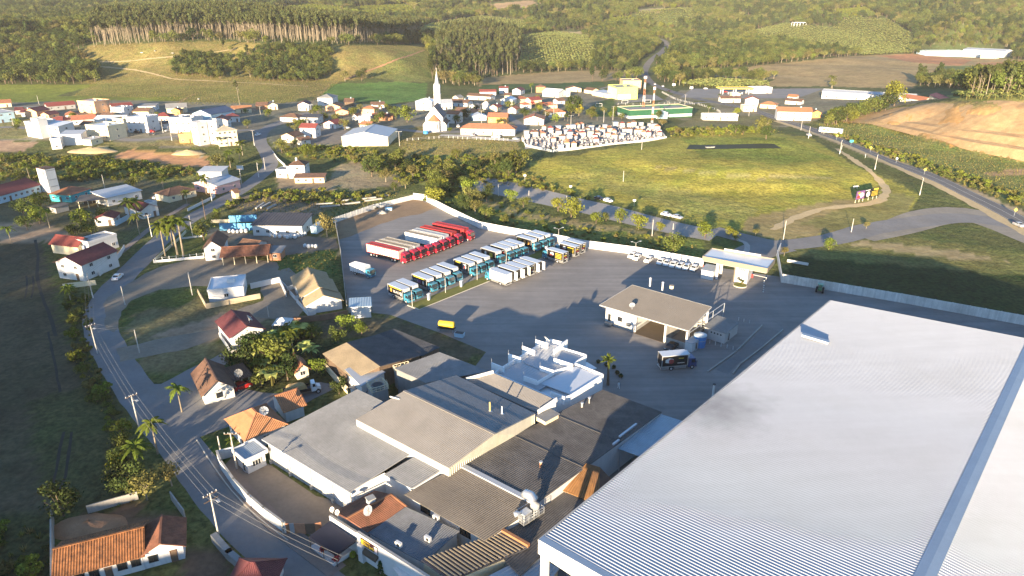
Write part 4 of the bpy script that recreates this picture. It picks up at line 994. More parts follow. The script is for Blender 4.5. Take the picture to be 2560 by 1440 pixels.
for i,(x,w)in enumerate(((-0.43,.05),(-0.395,.03),(-0.36,.05))):b.box((SW*x,-0.06,0),(SW*w*0.7,0.02,0.95))
b.build("emblem",M_SIGNY,sign)
b=MB();b.box((SW*0.40,-0.06,0.0),(SW*0.17,0.02,1.1));b.build("white_block",M_SIGNW,sign)
b=MB()
for i in range(2):
 for j in range(3):b.box((SW*(0.36+0.075*i),-0.075,0.34-0.33*j),(SW*0.05,0.02,0.10))
b.build("number_marks",M_SIGNR,sign)
aw=thing("dark_awning","large navy awning on posts over the shop terrace","awning",tuple(P(835,1372)))
o=P(835,1372)
aq=rel([P(824,1303,3.5),P(889,1349,3.5),P(841,1386,2.7),P(772,1341,2.7)],o)
b=MB();n=6
for i in range(n):
 for j in range(n):
  def pt(u,v):
   p=aq[0].lerp(aq[1],u).lerp(aq[3].lerp(aq[2],u),v);p.z-=0.12*sin(pi*u)*sin(pi*v);return p
  b.poly([pt(i/n,j/n),pt((i+1)/n,j/n),pt((i+1)/n,(j+1)/n),pt(i/n,(j+1)/n)][::-1])
b.build("canopy",M_AWN,aw,smooth=True)
b=MB()
for a,e in((aq[3],aq[2]),(aq[2],aq[1]),(aq[0],aq[3])):
 b.poly([a,e,e-Vector((0,0,.45)),a-Vector((0,0,.45))])
b.build("valance",M_AWN,aw)
for k in(0.02,0.5,0.98):
 p=aq[3].lerp(aq[2],k);b=MB();b.bar((p.x,p.y,0.3),(p.x,p.y,p.z),0.09);b.build("post",M_BLACK,aw)
tq=[P(776,1370),P(836,1418),P(893,1378),P(832,1333)]
ter=thing("shop_terrace","pale raised terrace slab under the navy awning","terrace",tuple(o))
t_=rel(tq,o);b=MB();b.prism([(p.x,p.y)for p in t_],0,0.30);b.build("slab",mat("terrace_tiles",(0.42,0.42,0.42),0.7,0.06,0.8),ter)
b=MB();b.bar(t_[1]+Vector((0,0,.55)),t_[2].lerp(t_[1],0.25)+Vector((0,0,.55)),0.2,0.5);b.build("low_wall",SF,ter)
M_REDF=mat("red_blooms",(0.28,0.03,0.03),0.8,0.3,4);M_LEAFD=mat("pot_plant_leaves",(0.05,0.09,0.02),0.7,0.25,3)
def tuft(b,c,r,n,sz,m=0,flat=1.0):
 c=Vector(c)
 for _ in range(n):
  d=Vector((R.gauss(0,1),R.gauss(0,1),R.gauss(0,1))).normalized()*r*R.uniform(.3,1)**0.6
  d.z*=flat
  a=Vector((R.gauss(0,1),R.gauss(0,1),R.gauss(0,1))).normalized();e=a.orthogonal().normalized()*sz;f=a.cross(e).normalized()*sz*.7
  p=c+d
  b.poly([p-e-f,p+e-f,p+e+f,p-e+f],m)
for i,k in enumerate((0.5,0.98)):
 p=aq[3].lerp(aq[2],k)
 hbk=thing("hanging_basket",("red flower basket at the middle awning post","red flower basket at the corner awning post")[i],"flower basket",(o.x+p.x,o.y+p.y,p.z-0.75))
 b=MB();tuft(b,(0,0,0),0.6,60,0.14);b.build("blooms",M_REDF,hbk)
 b=MB();b.cyl((0,0,-0.25),0.2,0.25,8,r2=0.3);b.build("pot",M_BLACK,hbk)
aw2=thing("brown_awning","smaller brown awning below the yellow lettered sign","awning",tuple(P(915,1395)))
o=P(915,1395);bq=rel([P(909,1355,3.0),P(952,1382,3.0),P(938,1402,2.2),P(893,1372,2.2)],o)
b=MB();b.slab([bq[0],bq[3],bq[2],bq[1]],0.05);b.build("canopy",M_AWNB,aw2)
b=MB();b.poly([bq[3],bq[2],bq[2]-Vector((0,0,.4)),bq[3]-Vector((0,0,.4))]);b.poly([bq[2],bq[1],bq[1]-Vector((0,0,.3)),bq[2]-Vector((0,0,.4))]);b.build("valance",M_AWNB,aw2)
for i,(px,py,r,m,lb)in enumerate(((883,1392,.5,mat("lime_shrub",(0.22,0.26,0.02),.8,.2,3),"bright lime ball shrub at the terrace end"),(952,1432,.5,M_LEAFD,"dark conical pot shrub beside the shop wall"))):
 c=P(px,py);s_=thing("pot_shrub",lb,"shrub",tuple(c))
 b=MB()
 if i==0:tuft(b,(0,0,.5),.5,160,.12)
 else:
  for k in range(7):tuft(b,(0,0,.3+k*.28),.55-k*.07,30,.14)
 b.build("leaves",m,s_)
 b=MB();b.cyl((0,0,0),.2,.3,8,r2=.25);b.build("pot",M_CONC,s_)
c=P(969,1417);bn=thing("litter_bin","black litter bin beside the shop wall","bin",tuple(c));b=MB();b.cyl((0,0,0),.28,.8,10,r2=.34);b.build("body",M_BLACK,bn);b=MB();b.cyl((0,0,.8),.36,.08,10);b.build("rim",M_GREYP,bn)
po=flat_sheet("shop_porch","small white flat roofed porch at the end of the shop wall",[(982,1420),(1010,1408),(1075,1460),(1030,1480)],3.0,M_WHITE,wall=SF,h=0.01,cat="porch")
flat_sheet("shop_roof","bluish grey corrugated shop roof with two air conditioners",[(918,1331),(1060,1408),(1148,1328),(1014,1267)],(3.7,3.7,4.2,4.2),mat("blue_grey_fibre",(0.17,0.175,0.18),0.9,0.2,0.4,stain=0.5,stain_col=(0.13,0.13,0.135),stain_scale=0.2),wall=M_WHITE,rows=3,h=0.045,pitch=0.34)
cq=[P(1053,1400,4.6),P(1256,1330,4.8),P(1322,1368,4.8),P(1125,1452,4.6)]
rK,oK=shed_root("channel_roof_shed","shed with boldly ribbed dark roof and tan crests behind the shop",cq,"shed");k_=rel(cq,oK)
b=MB();b.ribbed(*k_,0.98,0.16,shape='trap');b.build("roof",M_SLATE,rK)
for i in range(20):
 u=(i+0.775)/20.0
 a=k_[0].lerp(k_[1],u);e=k_[3].lerp(k_[2],u);b=MB();b.bar(a+Vector((0,0,.18)),e+Vector((0,0,.18)),0.2,0.05);b.build("crest",mat("tan_crest",(0.36,0.28,0.17),.9,.15,1),rK)
down_walls(k_,0,0.3,0.4).build("wall",M_CREAM,rK)
b=MB();b.bar(k_[1]+Vector((0,0,.3)),k_[2]+Vector((0,0,.3)),.5,.5);b.build("verge_tiles",M_TERRA,rK)
def air_con(px,py,z,label,rz=0.6):
 r=thing("air_conditioner",label,"air conditioner",tuple(P(px,py,z)),rz)
 b=MB();b.box((0,0,.5),(1.0,.45,.75));b.build("casing",M_WHITE,r)
 b=MB();b.tube([(0.1,-0.235,.5),(0.1,-0.255,.5)],.28,12);b.build("fan_grille",M_BLACK,r)
 b=MB();b.box((-.35,0,.06),(.1,.5,.12));b.box((.35,0,.06),(.1,.5,.12));b.build("foot",M_STEEL,r)
air_con(997,1367,3.95,"white air conditioner low on the bluish shop roof",-0.6);air_con(1070,1353,4.0,"white air conditioner at the right on the bluish shop roof",-0.6)
air_con(1091,1300,3.9,"white air conditioner on the wall strip under the brownish roof",-0.6)
wall_run("street_wall",[(547,1152),(556,1176),(588,1222),(625,1262),(662,1295),(714,1333)],2.1,M_WHITE,"curved white courtyard wall along the main road",0.25,cap=M_CONC)
wall_run("courtyard_end_wall",[(548,1150),(585,1140)],2.0,M_WHITE,"short white wall joining the guard house to the street wall",0.2)
gh=[P(580,1123,3.4),P(635,1096,3.4),P(669,1123,3.4),P(612,1150,3.4)]
rW,oW=shed_root("guard_house","small white guard house with parapet roof at the courtyard corner",gh,"guard house");g4=rel(gh,oW)
iq=[p*0.8 for p in g4]
for p in iq:p.z=0
b=MB();b.prism([(p.x,p.y)for p in iq],0,2.9);b.build("wall",SF,rW)
b=MB()
for i in range(4):
 a,e=g4[i],g4[(i+1)%4];b.bar((a.x,a.y,3.1),(e.x,e.y,3.1),0.2,0.7)
b.build("parapet",SF,rW)
s4=[p*0.97 for p in g4]
for p in s4:p.z=3.15
b=MB();b.ribbed(*s4,0.3,0.025);b.build("roof",mat("grey_blue_sheet",(0.30,0.34,0.37),.7,.1,.6),rW)
set_on(rW,iq[3],iq[2],0.5,1.6,win_mesh(1.6,1.1,2));set_on(rW,iq[0],iq[3],0.7,1.1,win_mesh(.9,2.1,0),"door")
gt=thing("courtyard_gate","patched rust and wood gate panels at the foot of the courtyard","gate",tuple(P(716,1333)))
o=P(716,1333);gq=[P(x,y)-o for x,y in((717,1334),(726,1335),(738,1334),(765,1335),(790,1334),(806,1330))]
for i in range(5):
 a,e=gq[i],gq[i+1];c=(a+e)/2;d=e-a
 b=MB();b.box((c.x,c.y,1.0),(d.length-.04,.1,2.0),atan2(d.y,d.x));b.build("panel",[M_TERRA,M_GREYP,M_BRICK,M_WOOD,M_BRICK][i],gt)
b=MB();b.cyl((-.4,-.1,0),.18,2.3,8);b.build("post",M_CONC,gt)
# ------ old timber sheds beside the works
ow=[P(806,884,3.9),P(866,856,5.8),P(950,916,5.8),P(884,948,3.9),P(948,835,3.6),P(1056,888,3.6)]
rO,oO=shed_root("timber_shed","old timber shed with one tan and one dark sheet roof slope",ow,"shed");w_=rel(ow,oO)
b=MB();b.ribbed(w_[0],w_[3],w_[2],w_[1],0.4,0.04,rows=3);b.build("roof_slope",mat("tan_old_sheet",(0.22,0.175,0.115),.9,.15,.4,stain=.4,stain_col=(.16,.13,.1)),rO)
b=MB();b.ribbed(w_[5],w_[4],w_[1],w_[2],0.4,0.04,rows=4);b.build("roof_slope",mat("dark_old_sheet",(0.08,0.08,0.082),.9,.2,.4,stain=.5,stain_col=(.05,.05,.05)),rO)  # dark copy on the slope turned from the sun; shade put into colour
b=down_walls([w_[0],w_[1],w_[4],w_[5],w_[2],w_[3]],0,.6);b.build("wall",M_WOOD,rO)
a,e=w_[0]*.95,w_[3]*.95
for i in range(24):
 p=a.lerp(e,(i+.5)/24);b=MB();b.box((p.x,p.y,1.7),(.34,.08,3.4),atan2(e.y-a.y,e.x-a.x));b.build("plank",M_WOOD,rO)
flat_sheet("old_lean_to","dark low lean-to roof behind the timber shed",[(940,836),(1055,890),(1100,868),(985,822)],3.3,MATS["dark_old_sheet"],wall=M_WOOD)
wq4=[P(862,923,4.4),P(912,903,4.4),P(964,930,4.4),P(903,966,4.4)]
flat_sheet("white_store","small white cubic store with pale roof beside the timber shed",[(862,923),(903,966),(964,930),(912,903)],4.4,M_METG,wall=M_WHITE,h=.02)
flat_sheet("low_store","low dark-topped store in front of the white cubic store",[(872,968),(930,1003),(958,980),(905,952)],2.4,M_CONCD,wall=M_WHITE,h=.02)
wall_run("alley_wall",[(815,925),(850,965),(870,985)],1.8,M_CREAM,"cream wall between the parked lorry and the timber shed",.2)
# ------ workshop in the yard
k0,k1,k2,k3=P(1499,762,4.6),P(1722,827,4.6),P(1779,767,6.6),P(1581,712,6.6)
rS,oS=shed_root("workshop","yard workshop with taupe roof, white office end and open bay",[k0,k1,k2,k3],"workshop");s_=rel([k0,k1,k2,k3],oS)
b=MB();b.ribbed(*s_,0.5,0.02,shape='trap');b.build("roof",M_TAUPE,rS)
b=MB()
for i in range(4):b.bar(s_[i]-Vector((0,0,.12)),s_[(i+1)%4]-Vector((0,0,.12)),.12,.3)
b.build("roof_edge",M_GREYP,rS)
fr=P(1513,808)-oS;fr2=P(1585,831)-oS;bk=(s_[3]-s_[0]);bk.z=0
d_=(fr2-fr).normalized();n_=Vector((-d_.y,d_.x,0));dep=bk.dot(n_)-2.0
wpts=[fr,fr2,fr2+n_*dep,fr+n_*dep]
b=MB();b.prism([(p.x,p.y)for p in wpts],0.9,4.4);b.build("office",SF,rS)
b=MB();b.prism([(p.x,p.y)for p in[wpts[0]+(wpts[0]-wpts[2])*.004,wpts[1]+(wpts[1]-wpts[3])*.004,wpts[2]+(wpts[2]-wpts[0])*.004,wpts[3]+(wpts[3]-wpts[1])*.004]],0,0.9);b.build("plinth",M_GREYP,rS)
set_on(rS,fr,fr2,.5,2.4,win_mesh(1.3,1.1,1,M_BLACK));set_on(rS,fr,fr2,.14,2.0,win_mesh(1.0,2.1,0,M_WHITE),"door");set_on(rS,fr,fr2,.8,1.6,win_mesh(1.4,1.0,3,M_METG))
b=MB();p=fr+d_*1.3-n_*.6;b.box((p.x,p.y,.5),(2.0,1.2,.5),atan2(d_.y,d_.x));b.build("door_step",M_CONCD,rS)
far=fr+d_*((P(1722,866)-oS-fr).dot(d_))
b=MB();b.bar(fr2+n_*dep+Vector((0,0,2.2)),far+n_*dep+Vector((0,0,2.2)),.2,4.4);b.build("back_wall",M_CONC,rS)
mid=fr+d_*((P(1668,850)-oS-fr).dot(d_))
b=MB();b.bar(mid+Vector((0,0,.75)),far+Vector((0,0,.75)),.25,1.5);b.build("bay_wall",M_CONC,rS)
b=MB();b.bar(far+Vector((0,0,1)),far+n_*dep+Vector((0,0,1)),.25,2.0);b.build("bay_wall",M_CONC,rS)
b=MB();b.bar(mid+Vector((0,0,2)),mid+n_*dep*.9+Vector((0,0,2)),.25,4.0);b.build("bay_wall",M_CONC,rS)
for p,hh in((mid,4.5),(far,4.5),(fr2.lerp(mid,.98)+n_*dep,5.6),(far+n_*dep,6.0),(fr2+n_*.4,4.4)):
 b=MB();b.box((p.x,p.y,hh/2),(.42,.42,hh),atan2(d_.y,d_.x));b.build("column",SF,rS)
b=MB();p=fr2.lerp(mid,.5)+n_*dep*.45;b.box((p.x,p.y,.03),((mid-fr2).length,dep,.05),atan2(d_.y,d_.x));b.build("bay_floor",mat("oily_floor",(.10,.075,.05),.7,.2,.3),rS)
for i,(px,py,h)in enumerate(((1625,712,2.3),(1656,722,2.2))):
 q=on_plane(px,py,k0,k1,k2)
 st=thing("roof_stack",("left" if i==0 else "right")+" of two white capped stacks behind the workshop ridge","stack",(q.x,q.y,q.z-.4));b=MB();b.cyl((0,0,0),.22,h,8);b.build("pipe",M_WHITE,st)
 b=MB();b.cyl((0,0,h),.42,.22,10,r2=.1);b.build("cowl",M_METG,st)
q=on_plane(1679,718,k0,k1,k2);st=thing("roof_ventilator","squat tan roof ventilator behind the workshop ridge","ventilator",(q.x,q.y,q.z-.3));b=MB();b.cyl((0,0,0),.55,.8,12);b.build("drum",M_CREAM,st);b=MB();b.cyl((0,0,.8),.65,.1,12);b.build("lid",M_TAUPE,st)
dish("satellite_dish",on_plane(1580,773,k0,k1,k2),.75,"mesh dish lying on the taupe workshop roof",.6,4.1)
nf=thing("net_frame","tall steel frame with hanging net beside the workshop","frame",tuple(P(1716,864)))
o=P(1716,864);a,e=P(1720,862)-o,P(1806,800)-o
b=MB()
for k in(0,.33,.66,1):p=a.lerp(e,k);b.bar(p,p+Vector((0,0,4.8)),.15)
b.build("post",M_STEEL,nf)
b=MB();b.bar(a+Vector((0,0,4.8)),e+Vector((0,0,4.8)),.12);b.bar(a+Vector((0,0,3.2)),e+Vector((0,0,3.2)),.25,.1);b.build("rail",M_METG,nf)
def hut(name,label,pix,z,h,roofm,wallm,oh=.9,cat="hut"):
 pts=[P(x,y,z)for x,y in pix];r,o=shed_root(name,label,pts,cat);q=rel(pts,o)
 b=MB();b.ribbed(*q,.4,.03);b.build("roof",roofm,r)
 iq=[Vector((p.x*oh,p.y*oh,0))for p in q]
 b=MB();b.prism([(p.x,p.y)for p in iq],0,z-.12);b.build("wall",wallm,r)
 return r,iq
r_,iq=hut("annex_hut","low grey hut with dark roof and four round windows by the workshop",[(1757,816),(1815,834),(1851,806),(1793,788)],3.0,3,M_CONCD,mat("pale_grey_paint",(.50,.49,.47),.8,.06,.5))
for k in(.35,.5,.65,.8):
 d=iq[1]-iq[0];p=iq[0]+d*k;n=Vector((d.y,-d.x,0)).normalized()*.02
 b=MB();b.tube([Vector((p.x,p.y,2.0))-n,Vector((p.x,p.y,2.0))+n*2],.22,10);b.build("round_window",M_DARK,r_)
set_on(r_,iq[0],iq[1],.12,1.1,win_mesh(.9,2.1,0,M_GREYP,M_GREYP),"door");set_on(r_,iq[1],iq[2],.3,1.1,win_mesh(.9,2.1,0,M_WHITE),"door")
tk=thing("water_tank","blue round water tank with pale lid by the workshop","water tank",tuple(P(1748,865)))
b=MB();b.cyl((0,0,0),1.35,2.9,18,r2=1.5);b.build("body",mat("tank_blue",(.05,.22,.5),.5,.08,.6),tk);b=MB();b.cyl((0,0,2.9),1.55,.15,18);b.cyl((0,0,3.05),1.5,.3,18,r2=.4);b.build("lid",mat("tank_lid",(.5,.55,.56),.6,.08,.6),tk)
b=MB();b.cyl((0,0,1.8),1.47,.12,18);b.build("hoop",M_METB,tk)
r_,iq=hut("pump_cabin","small white pump cabin in front of the blue tank",[(1712,853),(1731,860),(1751,848),(1732,839)],2.3,2,M_METG,SF)
set_on(r_,iq[1],iq[2],.6,1.0,win_mesh(.8,1.9,0,M_WHITE),"door")
for i,(px,py)in enumerate(((1774,859),(1788,863),(1802,867),(1817,871),(1832,875),(1859,806),(1873,809),(1846,802))):
 c=P(px,py);bo=thing("bollard",f"white marker bollard of the row {'before' if i < 5 else 'behind'} the grey annex hut","bollard",tuple(c),group="white bollards by the annex hut "+("front" if i<5 else "back"))
 b=MB();b.cyl((0,0,0),.07,1.0,6);b.build("post",M_WHITE,bo);b=MB();b.cyl((0,0,0),.14,.1,6);b.build("foot",M_CONC,bo)
for i,pix in enumerate(([(1770,930),(1840,880),(1905,815)],[(1832,935),(1850,912),(1905,870),(1957,826)])):
 wall_run("kerb_rail",pix,.35,M_CONC,("left" if i==0 else "right")+" concrete kerb rail of the ramp beside the warehouse",.3,"kerb rail")
sheet("ramp_strip",[(1790,925),(1845,885),(1912,818),(1950,828),(1900,868),(1846,908),(1820,935)],0.02,M_ROAD)
# ------ gate canopy
cz=6.6
q4=[P(1757,640,cz),P(1919,671,cz),P(1938,647,cz),P(1780,620,cz)]
rG2,oG2=shed_root("gate_canopy","white topped gate canopy with deep taupe fascia at the yard entrance",q4,"gate canopy");g=rel(q4,oG2)
b=MB()
m0,m1=g[0].lerp(g[1],.53),g[3].lerp(g[2],.53)
dn=Vector((0,0,.35))
b.slab([g[0]-dn*.6,m0-dn*1.6,m1-dn*1.6,g[3]-dn*.6],.15);b.slab([m0-dn*1.6,g[1]-dn*.6,g[2]-dn*.6,m1-dn*1.6],.15);b.build("roof",M_METW,rG2)
b=MB()
for i in range(4):b.bar(g[i]-Vector((0,0,.72)),g[(i+1)%4]-Vector((0,0,.72)),.14,1.5)
b.build("fascia",M_TAUPE,rG2)
b=MB();b.slab([p*.98-Vector((0,0,1.35))for p in g],.1);b.build("soffit",M_WHITE,rG2)
b=MB();a,e=g[3].lerp(g[2],.2),g[3].lerp(g[2],.78);b.bar(a+Vector((0,0,.25)),e+Vector((0,0,.25)),.25,.55);b.build("parapet",M_WHITE,rG2)
for(px,py)in((1790,697),(1801,684)):
 p=P(px,py)-oG2;b=MB();b.box((p.x,p.y,2.6),(.7,.7,5.2));b.build("column",SF,rG2)
ghp=[P(1834,704),P(1866,712),P(1880,690),P(1850,684)]
r2,o2=shed_root("gate_lodge","two storey white gate lodge carrying the entrance canopy",ghp,"gate lodge");h4=rel(ghp,o2)
b=MB();b.prism([(p.x,p.y)for p in h4],0,5.1);b.build("wall",SF,r2)
W2=win_mesh(1.2,1.0,1,M_WHITE);W3=win_mesh(.5,.8,0,M_WHITE)
set_on(r2,h4[0],h4[1],.38,1.5,W2);set_on(r2,h4[0],h4[1],.55,1.5,W3)
for k in(.3,.45,.6,.75):set_on(r2,h4[0],h4[1],k,4.3,W3)
b=MB();b.box((h4[0].x,h4[0].y,2.6),(.35,.35,5.2),.3);b.build("corner_post",M_TAUPE,r2)
pl=thing("planter_bed","round kerbed planter with a small cycad before the gate lodge","planter",tuple(P(1850,714)))
b=MB();b.cyl((0,0,0),2.0,.25,18);b.build("kerb",M_KERB,pl);b=MB();b.cyl((0,0,.25),1.8,.06,18);b.build("soil",M_LAWN,pl)
r_,iq=hut("gate_cabin","small white open-sided checkpoint cabin left of the gate lane",[(1752,674),(1785,680),(1797,665),(1765,659)],2.8,3,M_METG,mat("cabin_white",(.6,.6,.58),.8,.05,.5))
bar_=thing("barrier_arm","white barrier arm across the right gate lane","barrier",tuple(P(1880,694)))
o=P(1880,694);e=P(1915,702)-o
b=MB();b.bar((0,0,1.0),(e.x,e.y,1.0),.1);b.build("arm",M_WHITE,bar_);b=MB();b.box((0,0,.55),(.4,.4,1.1));b.build("post",M_SIGNR,bar_)
for i,(px,py)in enumerate(((1910,707),(1909,719),(1908,730),(1915,700))):
 bo=thing("gate_bollard",f"{('upper','middle','lowest','topmost')[i]} white bollard with dark band at the gate exit","bollard",tuple(P(px,py)))
 b=MB();b.cyl((0,0,0),.18,.8,8);b.build("post",M_WHITE,bo);b=MB();b.cyl((0,0,.35),.19,.2,8);b.build("band",M_BLACK,bo)
# ------ yard walls
wall_run("yard_wall",[(833,558),(935,523),(1035,498)],2.0,M_WALLOLD,"stained concrete panel wall along the top left of the truck yard",.16,panel=3.0)
wall_run("yard_wall",[(1035,498),(1062,501),(1120,532),(1200,571),(1250,581),(1300,590),(1370,600),(1460,619),(1590,636),(1757,666)],2.6,SF,"long bright white wall behind the parked trucks",.18,panel=6.0)
wall_run("yard_wall",[(1955,706),(2080,727),(2250,756),(2420,787),(2620,824)],2.6,M_WALLOLD,"weathered white panel wall right of the gate, running behind the warehouse",.18,panel=3.2)
wall_run("yard_wall",[(839,562),(853,640),(868,775)],1.9,M_CONC,"grey wall between the terraced houses and the truck yard",.18)
wall_run("yard_wall",[(872,783),(932,779)],1.6,M_CONC,"short grey wall under the small blue roofed hut",.18)
wall_run("gate_wall",[(1953,706),(1942,640),(1950,622)],2.0,M_WHITE,"white return wall beside the entrance canopy",.18)
wall_run("gate_fence",[(1968,655),(2020,664)],.9,M_WHITE,"low white rail in the grass right of the gate",.1,"rail")
r_,iq=hut("yard_hut","small white hut with pale blue sheet roof by the yard wall",[(872,768),(930,765),(928,742),(872,745)],3.4,3,M_METB,M_WHITE,.86)
# ------ houses
WIN_S=win_mesh(1.2,1.0,1);WIN_D=win_mesh(1.1,1.0,1,M_BROWN);WIN_B=win_mesh(1.2,1.1,1,M_BLACK)
DOOR_=win_mesh(0.9,2.05,0,M_BROWN,M_WOOD)
_tank=MB();_tank.cyl((0,0,0),.55,.9,10);_tank.cyl((0,0,.9),.6,.12,10,r2=.3);TANK_ME=_tank.mesh("roof_tank",M_METB)
def house(p1,p2,depth,h,roof,rise,wm,rm,label,win=2,floors=1,side=1,oh=.55,name="house",cat="house",ribs=None,group=None,ez=False,door=True,chim=False,tank=False,pts=None,winm=None,parapet=.7,ridge=True,posts=0,wall_trim=None,z0=None):
 """a house from the two ends of its front wall; depth runs away from the road side"""
 if pts:a,c=pts
 elif ez:a,c=P(*p1,h),P(*p2,h);a.z=c.z=0
 else:a,c=gp(*p1),gp(*p2)
 d=Vector((c.x-a.x,c.y-a.y,0));w=d.length;rz=atan2(d.y,d.x)
 if z0 is None:z0=float(hgt(a.x,a.y))
 r=thing(name,label,cat,(a.x,a.y,z0),rz,group)
 D=depth
 wmat=[wm,wall_trim or wm]
 b=MB()
 if posts==0 or posts>10:
  b.poly([(0,0,-2),(w,0,-2),(w,0,h),(0,0,h)]);b.poly([(w,0,-2),(w,D,-2),(w,D,h),(w,0,h)])
  b.poly([(w,D,-2),(0,D,-2),(0,D,h),(w,D,h)]);b.poly([(0,D,-2),(0,0,-2),(0,0,h),(0,D,h)])
  if wall_trim:
   for(x0,y0,x1,y1)in((0,-.03,w,-.03),(w+.03,0,w+.03,D)):b.bar((x0,y0,.5),(x1,y1,.5),.08,1.0,1)
 if roof=='gx':
  b.poly([(w,0,h),(w,D,h),(w,D/2,h+rise)]);b.poly([(0,D,h),(0,0,h),(0,D/2,h+rise)])
 elif roof=='gy':
  b.poly([(0,0,h),(w,0,h),(w/2,0,h+rise)]);b.poly([(w,D,h),(0,D,h),(w/2,D,h+rise)])
 elif roof=='shed':
  b.poly([(0,0,h),(w,0,h),(w,0,h+.01),(0,0,h+.01)]);b.poly([(w,0,h),(w,D,h),(w,D,h+rise)]);b.poly([(0,D,h+rise),(0,D,h),(0,0,h)]);b.poly([(w,D,h),(0,D,h),(0,D,h+rise),(w,D,h+rise)])
 elif roof=='flat':
  b.poly([(0,0,h),(w,0,h),(w,D,h),(0,D,h)])
 if b.f:b.build("wall",wmat,r)
 if posts and posts<=10:
  for i in range(posts):
   for y in(.2,D-.2):
    q=MB();q.bar((.2+(w-.4)*i/(posts-1),y,0),(.2+(w-.4)*i/(posts-1),y,h+(rise if roof=='shed' and y>1 else 0)),.2);q.build("post",M_CREAM,r)
  q=MB();q.bar((.2,D-.1,h/2),(w-.2,D-.1,h/2),.12,h);q.build("back_wall",M_WOOD,r)
 pitch=ribs or 0
 def slope(pp,nm="roof_slope"):
  q=MB()
  if pitch:q.ribbed(*pp,pitch,.03 if pitch<.6 else .08,shape='tile' if pitch<.45 else 'trap',rows=10 if pitch<.45 else 1)
  else:q.slab([pp[0],pp[1],pp[2],pp[3]],.16)
  q.build(nm,rm,r)
 k=oh;dz=rise*k/(D/2)if roof=='gx' else rise*k/(w/2)
 if roof=='gx':
  slope([(-k,-k,h-dz+.12),(w+k,-k,h-dz+.12),(w+k,D/2,h+rise+.12),(-k,D/2,h+rise+.12)])
  slope([(w+k,D+k,h-dz+.12),(-k,D+k,h-dz+.12),(-k,D/2,h+rise+.12),(w+k,D/2,h+rise+.12)])
  if ridge:q=MB();q.bar((-k,D/2,h+rise+.18),(w+k,D/2,h+rise+.18),.3,.14);q.build("ridge_tiles",rm,r)
 elif roof=='gy':
  slope([(-k,D+k,h-dz+.12),(-k,-k,h-dz+.12),(w/2,-k,h+rise+.12),(w/2,D+k,h+rise+.12)])
  slope([(w+k,-k,h-dz+.12),(w+k,D+k,h-dz+.12),(w/2,D+k,h+rise+.12),(w/2,-k,h+rise+.12)])
  if ridge:q=MB();q.bar((w/2,-k,h+rise+.18),(w/2,D+k,h+rise+.18),.3,.14);q.build("ridge_tiles",rm,r)
 elif roof=='hip':
  m=min(w,D)/2*.95
  if w>=D:r0,r1=(m,D/2),(w-m,D/2)
  else:r0,r1=(w/2,m),(w/2,D-m)
  A,B,Cc,Dd=(-k,-k,h-.15),(w+k,-k,h-.15),(w+k,D+k,h-.15),(-k,D+k,h-.15)
  R0,R1=(*r0,h+rise),(*r1,h+rise)
  q=MB()
  if w>=D:fs=[[A,B,R1,R0],[B,Cc,R1],[Cc,Dd,R0,R1],[Dd,A,R0]]
  else:fs=[[A,B,R0],[B,Cc,R1,R0],[Cc,Dd,R1],[Dd,A,R0,R1]]
  if pitch:
   for f in fs:
    q=MB()
    q.tiled(f[0],f[1],f[2],f[3]if len(f)==4 else f[2],pitch*.8,.035)
    q.build("roof_slope",rm,r)
  else:
   for f in fs:q.poly(f)
   q.poly([Dd,Cc,B,A]);q.build("roof",rm,r)
  q=MB();q.bar(R0 if R0!=R1 else(R0[0]-.1,R0[1],R0[2]),R1,.3,.16)
  for(e,t)in((A,R0),(B,R1 if w>=D else R0),(Cc,R1),(Dd,R0 if w>=D else R1)):q.bar(e,t,.22,.14)
  q.build("ridge_tiles",rm,r)
 elif roof=='shed':
  slope([(-k,-k,h+.1),(w+k,-k,h+.1),(w+k,D+k,h+rise+.12),(-k,D+k,h+rise+.12)],"roof")
 elif roof=='flat':
  q=MB()
  for(x0,y0,x1,y1)in((-.1,0,w+.1,0),(w,-.1,w,D+.1),(w+.1,D,-.1,D),(0,D+.1,0,-.1)):q.bar((x0,y0,h+parapet/2-.1),(x1,y1,h+parapet/2-.1),.24,parapet+.2)
  q.build("parapet",wm,r)
  q=MB();q.slab([(.15,.15,h+.2),(w-.15,.15,h+.2),(w-.15,D-.15,h+.32),(.15,D-.15,h+.32)],.12);q.build("roof",rm,r)
  if w>6 and D>6:
   q=MB();q.box((w*.62,D*.55,h+.75),(2.0,1.8,1.1));q.build("tank_box",wm,r)
 wme=winm or WIN_S
 fh=h/floors
 nd=0
 for f in range(floors):
  zz=fh*f+min(1.65,fh*.56)
  for i in range(win):
   x=w*(i+.5)/win
   if door and f==0 and i==win//2 and win>1:
    link("door",DOOR_,r,(x,-.03,1.05));continue
   link("window",wme,r,(x,-.03,zz))
  for i in range(side):
   y=D*(i+.5)/side
   o=link("window",wme,r,(w+.03,y,zz));o.rotation_euler=(0,0,pi/2)
 if chim:
  q=MB();q.box((w*.3,D*.62,h+rise*.6+.7),(.8,.8,1.6));q.build("chimney",M_WHITE,r)
 if tank:link("water_tank",TANK_ME,r,(w*.7,D*.5,h+(rise if roof!='flat' else .3)))
 return r
W_,C_=M_WHITE,M_CREAM
